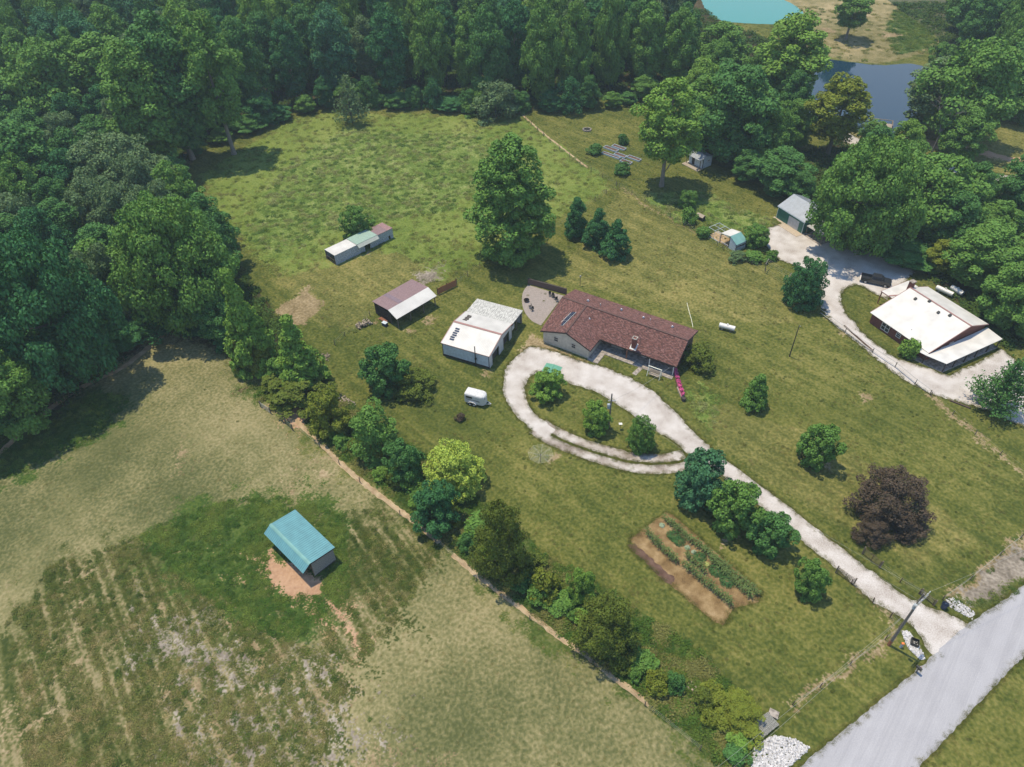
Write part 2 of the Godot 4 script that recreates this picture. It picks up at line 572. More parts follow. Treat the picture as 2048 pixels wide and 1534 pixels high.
func make_ground() -> void:
	edge_noise.seed = 5
	edge_noise.frequency = 0.35
	zone.resize(ZN * ZN)
	zone.fill(LAWN)
	# woodland floors
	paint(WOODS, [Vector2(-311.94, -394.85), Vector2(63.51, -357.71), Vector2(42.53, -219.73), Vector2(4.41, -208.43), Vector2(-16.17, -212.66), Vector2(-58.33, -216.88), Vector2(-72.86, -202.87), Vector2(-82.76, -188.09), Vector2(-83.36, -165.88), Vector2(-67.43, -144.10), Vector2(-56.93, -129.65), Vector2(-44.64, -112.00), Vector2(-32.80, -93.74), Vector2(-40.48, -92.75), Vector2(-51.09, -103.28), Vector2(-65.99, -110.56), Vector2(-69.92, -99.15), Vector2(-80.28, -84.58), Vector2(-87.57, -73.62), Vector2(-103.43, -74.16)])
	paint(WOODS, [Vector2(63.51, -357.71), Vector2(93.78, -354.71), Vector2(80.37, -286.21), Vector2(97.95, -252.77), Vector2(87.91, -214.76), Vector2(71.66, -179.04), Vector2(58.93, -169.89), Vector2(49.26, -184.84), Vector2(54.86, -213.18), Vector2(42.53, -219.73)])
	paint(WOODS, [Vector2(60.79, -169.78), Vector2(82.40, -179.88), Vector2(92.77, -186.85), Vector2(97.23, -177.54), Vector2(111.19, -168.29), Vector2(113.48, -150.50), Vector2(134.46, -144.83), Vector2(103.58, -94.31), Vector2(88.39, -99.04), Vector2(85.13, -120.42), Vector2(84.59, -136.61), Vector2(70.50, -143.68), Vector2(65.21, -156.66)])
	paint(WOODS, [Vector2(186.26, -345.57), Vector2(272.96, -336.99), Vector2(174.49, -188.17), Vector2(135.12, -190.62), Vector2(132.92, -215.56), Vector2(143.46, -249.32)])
	# the bank between the ponds, the far field and its tracks
	paint(BANK, [Vector2(115.15, -352.60), Vector2(192.43, -344.96), Vector2(157.33, -268.64), Vector2(143.46, -249.32), Vector2(120.78, -238.02), Vector2(109.79, -243.36), Vector2(99.01, -250.75), Vector2(98.85, -273.35)])
	paint(DRYLAWN, [Vector2(109.12, -193.88), Vector2(120.09, -199.94), Vector2(176.56, -191.29), Vector2(156.17, -160.48), Vector2(119.47, -159.94), Vector2(108.74, -168.43), Vector2(101.04, -177.31)])
	paint(BANK, [Vector2(80.20, -219.14), Vector2(89.08, -200.20), Vector2(98.35, -180.42), Vector2(93.62, -174.86), Vector2(84.20, -193.78), Vector2(77.17, -213.58)])
	paint(LUSH, [Vector2(147.64, -292.55), Vector2(160.53, -279.55), Vector2(144.50, -251.66), Vector2(128.69, -245.68), Vector2(135.16, -270.43)])
	# pastures
	paint(PASTURE, [Vector2(-103.43, -74.16), Vector2(-86.05, -76.62), Vector2(-80.01, -84.00), Vector2(-66.48, -110.58), Vector2(-55.24, -104.89), Vector2(-40.62, -93.40), Vector2(-36.01, -83.55), Vector2(-25.46, -73.53), Vector2(-12.30, -61.90), Vector2(-2.32, -51.19), Vector2(8.71, -41.93), Vector2(20.02, -31.10), Vector2(23.81, -24.01), Vector2(-77.75, -26.38), Vector2(-94.92, -61.07)])
	paint(LUSH, [Vector2(-54.61, -61.93), Vector2(-46.80, -67.01), Vector2(-38.37, -69.07), Vector2(-32.12, -67.92), Vector2(-22.62, -63.97), Vector2(-17.04, -66.50), Vector2(-11.48, -60.16), Vector2(-16.06, -56.21), Vector2(-20.96, -51.74), Vector2(-25.02, -48.24), Vector2(-30.00, -44.29), Vector2(-36.77, -48.57), Vector2(-44.71, -53.19)])
	paint(LUSH, [Vector2(-87.75, -79.85), Vector2(-80.56, -85.16), Vector2(-72.12, -93.32), Vector2(-65.86, -90.58), Vector2(-68.17, -81.34), Vector2(-75.91, -75.24), Vector2(-83.35, -71.52)])
	paint(STUBBLE, [Vector2(-64.90, -57.69), Vector2(-54.61, -61.93), Vector2(-43.35, -53.15), Vector2(-35.94, -47.85), Vector2(-27.60, -44.89), Vector2(-21.51, -42.11), Vector2(-20.68, -36.60), Vector2(-23.21, -28.02), Vector2(-72.29, -26.25), Vector2(-83.69, -43.79), Vector2(-67.04, -48.03)])
	paint(STUBBLE, [Vector2(-25.01, -65.39), Vector2(-17.08, -66.97), Vector2(-9.67, -59.27), Vector2(-13.68, -52.27), Vector2(-17.47, -44.61), Vector2(-20.84, -41.77), Vector2(-25.07, -44.82), Vector2(-22.30, -51.78)])
	paint(MEADOW, [Vector2(-82.69, -163.82), Vector2(-75.18, -180.29), Vector2(-64.18, -202.33), Vector2(-57.23, -210.95), Vector2(-15.95, -207.60), Vector2(4.33, -205.60), Vector2(14.53, -185.39), Vector2(26.66, -161.97), Vector2(10.82, -146.70), Vector2(-7.16, -129.22), Vector2(-14.27, -124.05), Vector2(-33.34, -127.64), Vector2(-47.58, -125.56), Vector2(-59.47, -139.54), Vector2(-73.09, -155.55)])
	paint(ROUGH, [Vector2(-58.90, -177.94), Vector2(-43.65, -198.40), Vector2(-7.02, -192.91), Vector2(-1.61, -174.69), Vector2(-13.48, -152.47), Vector2(-27.16, -148.62), Vector2(-42.31, -142.86), Vector2(-49.20, -133.09), Vector2(-60.55, -143.76)])
	paint(DRYLAWN, [Vector2(-49.15, -125.63), Vector2(-34.03, -132.37), Vector2(-24.73, -135.85), Vector2(-14.32, -124.95), Vector2(-23.90, -117.58), Vector2(-31.37, -107.60), Vector2(-36.55, -110.10)])
	paint(DIRT, [Vector2(-45.84, -115.24), Vector2(-40.96, -123.48), Vector2(-37.97, -118.19), Vector2(-38.49, -110.18), Vector2(-42.36, -110.34)])
	paint(DRYLAWN, [Vector2(-82.36, -162.80), Vector2(-74.27, -167.96), Vector2(-70.68, -155.43), Vector2(-72.74, -154.36)])
	# the strip of weeds along the pasture fence, the verges
	paint(STRIP, [Vector2(-32.90, -89.35), Vector2(-27.53, -87.69), Vector2(-15.68, -77.33), Vector2(-5.20, -67.04), Vector2(3.28, -57.63), Vector2(12.87, -50.75), Vector2(22.46, -42.84), Vector2(26.74, -35.37), Vector2(27.28, -32.00), Vector2(23.72, -27.90), Vector2(20.47, -30.56), Vector2(9.88, -41.26), Vector2(-2.32, -51.57), Vector2(-12.34, -62.59), Vector2(-31.26, -80.03), Vector2(-38.94, -89.57)])
	paint(STRIP, [Vector2(-48.54, -96.97), Vector2(-40.62, -93.40), Vector2(-34.26, -97.08), Vector2(-31.81, -93.06), Vector2(-36.96, -88.28), Vector2(-43.26, -89.74)])
	paint(DRYLAWN, [Vector2(30.42, -89.42), Vector2(52.60, -74.94), Vector2(64.55, -57.79), Vector2(53.60, -53.32), Vector2(44.18, -63.61), Vector2(32.41, -75.65)])
	paint(DRYLAWN, [Vector2(9.37, -122.98), Vector2(27.38, -159.92), Vector2(54.90, -120.91), Vector2(54.44, -106.27), Vector2(37.99, -108.49), Vector2(18.18, -119.10)])
	paint(ROUGH, [Vector2(33.02, -157.16), Vector2(46.55, -158.89), Vector2(53.75, -149.00), Vector2(61.59, -144.13), Vector2(57.61, -137.94), Vector2(49.65, -141.49), Vector2(38.04, -145.32)])
	paint(ROUGH, [Vector2(31.34, -91.91), Vector2(35.79, -86.77), Vector2(31.79, -79.98), Vector2(29.10, -87.02)])
	paint(VERGE, [Vector2(54.93, -48.79), Vector2(62.23, -53.06), Vector2(77.46, -63.43), Vector2(71.07, -52.03), Vector2(59.38, -47.24)])
	paint(GREY, [Vector2(56.87, -49.46), Vector2(64.80, -54.15), Vector2(76.00, -60.82), Vector2(71.49, -52.78), Vector2(62.53, -49.66), Vector2(58.28, -47.62)])
	paint(CLAY, [Vector2(105.30, -184.54), Vector2(114.77, -181.84), Vector2(132.08, -169.84), Vector2(130.65, -167.19), Vector2(112.95, -177.78), Vector2(103.49, -180.11)])
	# bare ground; the worn lines under the fences
	trail(DIRT, [Vector2(47.72, -44.67), Vector2(45.70, -43.52), Vector2(40.22, -40.43), Vector2(35.70, -37.78), Vector2(31.83, -35.81)], 0.7)
	trail(DIRT, [Vector2(55.26, -48.78), Vector2(60.18, -51.59), Vector2(66.07, -55.30), Vector2(74.37, -60.44)], 0.8)
	trail(DIRT, [Vector2(44.31, -51.46), Vector2(46.08, -48.62), Vector2(47.52, -46.52), Vector2(48.10, -45.13)], 0.6)
	trail(DIRT, [Vector2(70.35, -86.44), Vector2(71.87, -81.91), Vector2(73.37, -77.40), Vector2(75.16, -73.12), Vector2(77.34, -68.56)], 0.7)
	trail(DIRT, [Vector2(27.26, -160.93), Vector2(32.40, -153.12), Vector2(37.03, -146.03), Vector2(42.27, -138.28)], 0.5)
	trail(DIRT, [Vector2(59.25, -109.45), Vector2(62.01, -103.72), Vector2(64.89, -97.90), Vector2(67.26, -93.76), Vector2(70.29, -86.69)], 0.6)
	paint(CLAY, [Vector2(-35.28, -60.48), Vector2(-29.75, -55.83), Vector2(-26.03, -54.16), Vector2(-25.78, -51.88), Vector2(-31.60, -51.68), Vector2(-33.88, -54.39)])
	trail(CLAY, [Vector2(-26.38, -52.27), Vector2(-24.34, -50.00), Vector2(-22.42, -48.17), Vector2(-20.32, -44.68)], 0.9)
	trail(CLAY, [Vector2(-39.49, -58.95), Vector2(-37.06, -57.65), Vector2(-34.92, -57.42)], 0.5)
	paint(CLAY, [Vector2(-39.57, -86.59), Vector2(-36.23, -88.86), Vector2(-33.53, -85.78), Vector2(-35.07, -82.95), Vector2(-37.68, -83.61)])
	paint(GREY, [Vector2(-36.35, -89.48), Vector2(-32.24, -93.08), Vector2(-30.72, -91.75), Vector2(-32.58, -87.52)])
	paint(DIRT, [Vector2(1.17, -101.17), Vector2(3.61, -105.40), Vector2(6.72, -102.37), Vector2(14.05, -97.20), Vector2(13.79, -94.54), Vector2(3.35, -98.30)])
	paint(GREY, [Vector2(-20.19, -127.03), Vector2(-15.52, -127.74), Vector2(-14.32, -124.95), Vector2(-17.25, -122.42)])
	for q in [Vector2(63.89, -100.04), Vector2(59.52, -86.49), Vector2(-15.47, -110.76), Vector2(-26.22, -110.44), Vector2(-30.63, -135.14), Vector2(5.90, -75.32), Vector2(-29.97, -72.68), Vector2(-33.16, -69.37), Vector2(-52.48, -78.08), Vector2(48.65, -72.51), Vector2(-19.55, -107.86), Vector2(-38.73, -114.13), Vector2(-3.84, -95.23), Vector2(29.65, -58.88), Vector2(21.36, -37.56)]:
		spot(DIRT, q, rng.randf_range(0.5, 1.3), rng.randf_range(0.5, 1.3))
	for q in [Vector2(129.39, -294.12), Vector2(132.70, -287.75), Vector2(114.48, -272.09), Vector2(134.80, -265.10), Vector2(104.73, -284.18), Vector2(112.81, -289.43)]:
		spot(DIRT, q, 3.5, 3.0)
	# stubble rows in the near field
	for k in 11:
		var a: Vector2 = Vector2(-59.18, -60.80).lerp(Vector2(-20.89, -42.09), (k + 0.5) / 11.0) + Vector2(rng.randf_range(-0.6, 0.6), 0)
		var b: Vector2 = Vector2(-36.72, -29.36).lerp(Vector2(-7.65, -21.99), (k + 0.5) / 11.0)
		var s := rng.randf_range(0.0, 0.35)
		while s < 1.0:
			var e := s + rng.randf_range(0.04, 0.13)
			trail(GREY if rng.randf() < 0.6 else DIRT, [a.lerp(b, s), a.lerp(b, minf(e, 1.0))], rng.randf_range(0.6, 1.2))
			s = e + rng.randf_range(0.01, 0.09)
	for k in 5:
		var a: Vector2 = Vector2(-58.97, -34.16).lerp(Vector2(-63.12, -53.73), k / 4.0)
		var b: Vector2 = Vector2(-50.19, -42.89).lerp(Vector2(-54.96, -59.01), k / 4.0)
		trail(DIRT, [a.lerp(b, rng.randf_range(0.0, 0.3)), a.lerp(b, rng.randf_range(0.6, 1.0))], 0.55)

	tone(LAWN, Vector3(0.046, 0.064, 0.013), Vector3(0.098, 0.108, 0.025), Vector3(0.172, 0.162, 0.050), [0.6, 0.5, 1.25, 0.6])
	tone(DRYLAWN, Vector3(0.068, 0.079, 0.020), Vector3(0.134, 0.134, 0.039), Vector3(0.237, 0.204, 0.075), [0.55, 0.55, 1.2, 0.6])
	tone(PASTURE, Vector3(0.070, 0.082, 0.030), Vector3(0.146, 0.142, 0.062), Vector3(0.258, 0.225, 0.120), [0.95, 0.36, 1.25, 0.0])
	tone(LUSH, Vector3(0.026, 0.054, 0.011), Vector3(0.056, 0.092, 0.018), Vector3(0.108, 0.130, 0.034), [0.4, 0.6, 1.2, 0.0])
	tone(STUBBLE, Vector3(0.036, 0.052, 0.012), Vector3(0.085, 0.094, 0.030), Vector3(0.235, 0.200, 0.110), [0.35, 0.5, 1.15, 1.5])
	tone(MEADOW, Vector3(0.071, 0.111, 0.020), Vector3(0.132, 0.175, 0.037), Vector3(0.212, 0.227, 0.073), [0.7, 0.4, 0.9, 0.0])
	tone(ROUGH, Vector3(0.061, 0.104, 0.019), Vector3(0.120, 0.170, 0.037), Vector3(0.224, 0.242, 0.092), [0.5, 0.9, 1.3, 0.0])
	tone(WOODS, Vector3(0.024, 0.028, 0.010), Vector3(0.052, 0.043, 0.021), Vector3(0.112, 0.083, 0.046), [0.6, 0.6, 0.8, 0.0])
	tone(STRIP, Vector3(0.028, 0.052, 0.010), Vector3(0.060, 0.087, 0.019), Vector3(0.136, 0.138, 0.052), [0.4, 0.8, 1.1, 0.0])
	tone(DIRT, Vector3(0.128, 0.099, 0.050), Vector3(0.240, 0.186, 0.107), Vector3(0.360, 0.292, 0.192), [0.4, 0.6, 1.0, 0.0])
	tone(BANK, Vector3(0.112, 0.107, 0.041), Vector3(0.208, 0.178, 0.089), Vector3(0.336, 0.269, 0.155), [0.9, 0.7, 0.8, 0.0])
	tone(CLAY, Vector3(0.272, 0.162, 0.100), Vector3(0.376, 0.237, 0.152), Vector3(0.448, 0.308, 0.207), [0.4, 0.5, 0.7, 0.0])
	tone(VERGE, Vector3(0.044, 0.063, 0.015), Vector3(0.084, 0.099, 0.028), Vector3(0.160, 0.150, 0.059), [0.4, 0.6, 1.0, 0.0])
	tone(GREY, Vector3(0.120, 0.103, 0.081), Vector3(0.232, 0.201, 0.167), Vector3(0.360, 0.324, 0.274), [0.4, 0.7, 1.0, 0.0])
	n_big = noise_bytes(0.009, 21, 5)
	n_mid = noise_bytes(0.035, 22, 4)
	n_fine = noise_bytes(0.22, 23, 3, 1024, 0.7)
	n_warp = noise_bytes(0.02, 24, 5, 1024, 0.65)
	g_img.resize(GT * GT * 3)
	var job := WorkerThreadPool.add_group_task(ground_rows, 16)
	WorkerThreadPool.wait_for_group_task_completion(job)
	var im := Image.create_from_data(GT, GT, false, Image.FORMAT_RGB8, g_img)
	var gm := mat("grass_and_soil", Color.WHITE, 0.95)
	gm.albedo_texture = ImageTexture.create_from_image(im)
	gm.metallic_specular = 0.2
	gm.texture_repeat = false
	# fine relief of turf
	var hb := PackedByteArray()
	hb.resize(1024 * 1024)
	for k in hb.size():
		hb[k] = (n_fine[k] * 3 + n_mid[k]) / 4
	var him := Image.create_from_data(1024, 1024, false, Image.FORMAT_L8, hb)
	him.resize(2048, 2048, Image.INTERPOLATE_NEAREST)
	for k in 1:
		var big := Image.create_empty(2048, 2048, false, Image.FORMAT_L8)
		var src := Image.create_from_data(1024, 1024, false, Image.FORMAT_L8, hb)
		for q in [Vector2i(0, 0), Vector2i(1024, 0), Vector2i(0, 1024), Vector2i(1024, 1024)]:
			big.blit_rect(src, Rect2i(0, 0, 1024, 1024), q)
		him = big
	bumped(gm, ImageTexture.create_from_image(him), 22.0)
	var ge := mat("far_grass", lin(0.075, 0.085, 0.03), 0.95, stain, 0.02)
	var a := Mesher.new()
	var x1 := GX0 + GSIZE
	var z1 := GZ0 + GSIZE
	var cells := 6
	for j in cells:
		for i in cells:
			var q := []
			for d in [Vector2(0, 0), Vector2(1, 0), Vector2(1, 1), Vector2(0, 1)]:
				q.append(Vector2((i + d.x) / cells, (j + d.y) / cells))
			for k in [0, 2, 3, 0, 1, 2]:
				# clockwise seen from above
				a.v.append(Vector3(GX0 + q[k].x * GSIZE, 0, GZ0 + q[k].y * GSIZE))
				a.n.append(Vector3.UP); a.uv.append(q[k]); a.col.append(Color.WHITE)
	for t in range(0, a.v.size(), 3):
		if (a.v[t + 1] - a.v[t]).cross(a.v[t + 2] - a.v[t]).y > 0.0:
			var sv := a.v[t + 1]; a.v[t + 1] = a.v[t + 2]; a.v[t + 2] = sv
			var su := a.uv[t + 1]; a.uv[t + 1] = a.uv[t + 2]; a.uv[t + 2] = su
	var me := a.mesh()
	var b := Mesher.new()
	var far := 2500.0
	b.quad(Vector3(-far, 0, GZ0), Vector3(far, 0, GZ0), Vector3(far, 0, -far), Vector3(-far, 0, -far))
	b.quad(Vector3(-far, 0, far), Vector3(far, 0, far), Vector3(far, 0, z1), Vector3(-far, 0, z1))
	b.quad(Vector3(-far, 0, z1), Vector3(GX0, 0, z1), Vector3(GX0, 0, GZ0), Vector3(-far, 0, GZ0))
	b.quad(Vector3(x1, 0, z1), Vector3(far, 0, z1), Vector3(far, 0, GZ0), Vector3(x1, 0, GZ0))
	var ar := []
	ar.resize(Mesh.ARRAY_MAX)
	ar[Mesh.ARRAY_VERTEX] = b.v; ar[Mesh.ARRAY_NORMAL] = b.n; ar[Mesh.ARRAY_TEX_UV] = b.uv; ar[Mesh.ARRAY_COLOR] = b.col
	me.add_surface_from_arrays(Mesh.PRIMITIVE_TRIANGLES, ar)
	me.surface_set_material(0, gm)
	me.surface_set_material(1, ge)
	var o := MeshInstance3D.new()
	o.name = "ground"
	o.mesh = me
	o.set_meta("kind", "structure")
	add_child(o)

func speckled(called: String, size: int, cols: Array, weights: Array, freq: float, seed_: int) -> ImageTexture:
	# stones and grains of a few tones, with soft broad patches
	var f := noise_bytes(freq, seed_, 3, size, 0.7)
	var g := noise_bytes(0.012, seed_ + 1, 4, size)
	var d := PackedByteArray()
	d.resize(size * size * 3)
	for k in size * size:
		var v := clampf((128.0 + (f[k] - 128) * weights[0] + (g[k] - 128) * weights[1]) / 255.0, 0.0, 0.999) * (cols.size() - 1)
		var q: Vector3 = cols[int(v)].lerp(cols[int(v) + 1], v - int(v))
		d[k * 3] = int(q.x * 255.0); d[k * 3 + 1] = int(q.y * 255.0); d[k * 3 + 2] = int(q.z * 255.0)
	return ImageTexture.create_from_image(Image.create_from_data(size, size, false, Image.FORMAT_RGB8, d))

func flat_mat(called: String, tex: Texture2D, scale: float, rough := 0.95) -> StandardMaterial3D:
	var m := mat(called, Color.WHITE, rough)
	m.albedo_texture = tex
	m.uv1_scale = Vector3(scale, scale, 1)
	m.metallic_specular = 0.25
	return m

func make_roads() -> void:
	var gravel := speckled("gravel", 512, [Vector3(0.529, 0.494, 0.469), Vector3(0.653, 0.626, 0.608), Vector3(0.723, 0.705, 0.697), Vector3(0.785, 0.772, 0.766)], [0.9, 0.6], 0.25, 41)
	flat_mat("gravel", gravel, 1.0 / 26.0)
	bumped(M.gravel, gravel, 6.0)
	var gravel2 := speckled("gravel_grey", 512, [Vector3(0.437, 0.393, 0.358), Vector3(0.577, 0.541, 0.516), Vector3(0.664, 0.638, 0.620), Vector3(0.734, 0.716, 0.708)], [0.9, 1.1], 0.25, 44)
	flat_mat("gravel_worn", gravel2, 1.0 / 26.0)
	bumped(M.gravel_worn, gravel2, 6.0)
	var tar := speckled("chipseal", 512, [Vector3(0.535, 0.535, 0.558), Vector3(0.602, 0.602, 0.625), Vector3(0.652, 0.652, 0.669)], [0.6, 0.25], 0.3, 47)
	# wheel paths and seams run lengthwise
	var ti := tar.get_image()
	for y in 512:
		var q := 1.0 + 0.05 * edge_noise.get_noise_1d(y * 0.13) + 0.03 * edge_noise.get_noise_1d(y * 0.9 + 300.0)
		var row := Image.create_empty(512, 1, false, Image.FORMAT_RGB8)
		for x in 512:
			var cc := ti.get_pixel(x, y) * (q + 0.02 * edge_noise.get_noise_2d(x * 0.05, y * 0.8))
			ti.set_pixel(x, y, cc)
	flat_mat("chipseal", ImageTexture.create_from_image(ti), 1.0 / 30.0)
	var clay := speckled("clay", 512, [Vector3(0.50, 0.42, 0.32), Vector3(0.62, 0.54, 0.43), Vector3(0.72, 0.65, 0.54)], [0.9, 0.9], 0.25, 51)
	flat_mat("clay_path", clay, 1.0 / 12.0)
	var soil := speckled("soil", 512, [Vector3(0.323, 0.262, 0.175), Vector3(0.437, 0.354, 0.240), Vector3(0.524, 0.442, 0.314), Vector3(0.620, 0.541, 0.420)], [1.0, 0.9], 0.2, 54)
	flat_mat("garden_soil", soil, 1.0 / 14.0)
	bumped(M.garden_soil, soil, 10.0)
	var tilled := speckled("tilled", 512, [Vector3(0.248, 0.184, 0.156), Vector3(0.368, 0.285, 0.248), Vector3(0.478, 0.396, 0.350)], [1.3, 0.5], 0.2, 57)
	flat_mat("tilled_soil", tilled, 1.0 / 8.0)
	bumped(M.tilled_soil, tilled, 14.0)

	var m := Mesher.new()
	m.poly(ragged([Vector2(24.05, -24.95), Vector2(30.62, -29.05), Vector2(37.69, -33.38), Vector2(45.24, -37.83), Vector2(50.70, -41.29), Vector2(54.17, -43.61), Vector2(57.70, -45.75), Vector2(59.42, -46.67), Vector2(62.41, -48.14), Vector2(66.86, -50.65), Vector2(80.32, -58.55), Vector2(73.91, -47.88), Vector2(61.70, -40.99), Vector2(54.13, -35.93), Vector2(48.92, -32.27), Vector2(43.71, -28.73), Vector2(37.36, -23.69)], 0.14, 0.5), 0.03)
	# the texture runs along the road
	for k in m.v.size():
		m.uv[k] = Vector2(m.v[k].x * 0.66 - m.v[k].z * 0.75, m.v[k].x * 0.75 + m.v[k].z * 0.66)
	structure("road", m, M.chipseal, "pale grey country road")
	# the drive from the road up to the loop
	m = Mesher.new()
	m.poly(ragged([Vector2(51.08, -40.90), Vector2(50.60, -41.62), Vector2(50.26, -44.26), Vector2(49.10, -46.48), Vector2(46.27, -48.61), Vector2(43.63, -53.31), Vector2(39.75, -58.65), Vector2(36.80, -63.13), Vector2(33.57, -67.64), Vector2(30.73, -71.61), Vector2(28.82, -73.49), Vector2(27.00, -75.31), Vector2(26.46, -76.59), Vector2(24.67, -78.59), Vector2(21.54, -81.70), Vector2(18.00, -86.00), Vector2(14.58, -89.41), Vector2(10.90, -91.42), Vector2(7.58, -93.86), Vector2(4.84, -95.28), Vector2(3.20, -94.03), Vector2(2.04, -90.75), Vector2(2.52, -87.05), Vector2(4.31, -83.69), Vector2(6.95, -80.87), Vector2(5.23, -79.06), Vector2(2.74, -81.36), Vector2(0.36, -84.53), Vector2(-1.09, -87.91), Vector2(-1.57, -91.27), Vector2(-1.18, -95.78), Vector2(0.86, -99.50), Vector2(3.68, -102.20), Vector2(7.10, -100.93), Vector2(12.30, -97.67), Vector2(16.58, -95.75), Vector2(20.77, -92.71), Vector2(24.36, -89.03), Vector2(26.95, -84.49), Vector2(28.93, -79.86), Vector2(30.54, -77.19), Vector2(32.11, -74.30), Vector2(35.67, -69.97), Vector2(38.95, -65.60), Vector2(41.01, -62.73), Vector2(45.74, -56.01), Vector2(50.57, -49.57), Vector2(52.99, -47.77), Vector2(54.90, -47.01), Vector2(57.12, -45.22)], 0.22, 0.5), 0.022)
	structure("gravel_driveway", m, M.gravel, "white gravel drive from the road to the house")
	# the lower arm of the loop: two wheel tracks with grass between
	var mid := smooth([Vector2(3.99, -81.88), Vector2(5.93, -80.02), Vector2(8.99, -77.85), Vector2(13.52, -75.47), Vector2(18.14, -73.66), Vector2(22.55, -73.10), Vector2(26.94, -73.76)], 0.8)
	for s in [-1, 1]:
		var line := []
		for k in mid.size():
			var d: Vector2 = (mid[mini(k + 1, mid.size() - 1)] - mid[maxi(k - 1, 0)]).normalized()
			line.append(mid[k] + d.orthogonal() * (1.12 * s))
		var w := []
		for k in line.size():
			w.append(1.75)
		m = Mesher.new()
		m.poly(ragged(ribbon_outline(line, w), 0.16, 0.5), 0.014)
		structure("wheel_track", m, M.gravel_worn, "gravel wheel track of the drive loop")
	# neighbour's yard and drive
	m = Mesher.new()
	m.poly(ragged([Vector2(58.14, -141.06), Vector2(62.27, -142.57), Vector2(64.62, -139.26), Vector2(70.26, -136.29), Vector2(74.89, -131.08), Vector2(81.44, -128.84), Vector2(82.89, -122.30), Vector2(77.77, -117.29), Vector2(73.70, -113.30), Vector2(70.24, -118.48), Vector2(66.98, -117.77), Vector2(65.01, -115.00), Vector2(64.13, -109.71), Vector2(65.58, -102.11), Vector2(68.32, -96.39), Vector2(71.42, -94.26), Vector2(74.44, -92.17), Vector2(75.75, -91.22), Vector2(82.73, -94.88), Vector2(88.18, -97.93), Vector2(89.44, -92.89), Vector2(92.61, -88.92), Vector2(84.95, -75.38), Vector2(81.53, -79.30), Vector2(78.35, -82.59), Vector2(74.83, -84.71), Vector2(71.12, -86.65), Vector2(67.08, -91.17), Vector2(64.81, -96.53), Vector2(62.41, -102.25), Vector2(60.52, -107.54), Vector2(60.18, -112.27), Vector2(62.06, -117.99), Vector2(60.73, -123.32), Vector2(59.52, -126.11), Vector2(56.97, -128.10), Vector2(55.43, -133.99)], 0.3, 0.7), 0.018)
	structure("gravel_yard", m, M.gravel, "white gravel yard and drive of the brick house")
	m = Mesher.new()
	m.poly(ragged([Vector2(103.28, -167.39), Vector2(108.80, -163.11), Vector2(115.73, -162.20), Vector2(119.21, -159.45), Vector2(129.18, -155.67), Vector2(131.22, -159.30), Vector2(121.00, -162.95), Vector2(117.23, -165.26), Vector2(111.19, -168.29)], 0.3, 1.0), 0.02)
	structure("woodland_track", m, M.gravel, "white gravel track beyond the neighbour's trees")
	m = Mesher.new()
	m.poly(ragged([Vector2(77.75, -221.27), Vector2(82.61, -217.03), Vector2(87.17, -203.10), Vector2(92.33, -189.40), Vector2(97.23, -177.54), Vector2(94.15, -176.27), Vector2(88.29, -185.57), Vector2(83.74, -201.23), Vector2(78.84, -211.60)], 0.5, 1.0), 0.02)
	structure("stone_bank", m, M.gravel, "stony bank on the near side of the dark pond")
	# trodden paths
	for q in [[[Vector2(-37.75, -85.93), Vector2(-32.69, -81.18), Vector2(-26.32, -74.06), Vector2(-20.21, -68.28), Vector2(-14.56, -63.28), Vector2(-10.75, -59.72)], 0.85], [[Vector2(-8.89, -57.60), Vector2(-5.01, -53.92), Vector2(-1.01, -50.42), Vector2(2.49, -47.46), Vector2(5.22, -44.98), Vector2(7.88, -42.92), Vector2(10.68, -40.29), Vector2(15.22, -36.25)], 0.75], [[Vector2(-84.16, -76.04), Vector2(-82.55, -79.13), Vector2(-80.67, -85.40), Vector2(-77.52, -91.64), Vector2(-74.07, -95.98), Vector2(-70.68, -98.78), Vector2(-67.99, -103.96), Vector2(-65.63, -109.48)], 1.1]]:
		m = Mesher.new()
		m.poly(ragged(ribbon_outline(smooth(q[0], 0.8), q[1]), 0.14, 0.4), 0.012)
		structure("dirt_path", m, M.clay_path)
	m = Mesher.new()
	m.poly(ragged(ribbon_outline(smooth([Vector2(4.38, -207.36), Vector2(10.23, -193.47), Vector2(15.65, -182.32), Vector2(20.64, -172.05)], 0.8), 0.55), 0.14, 0.4), 0.012)
	structure("dirt_path", m, M.clay_path)

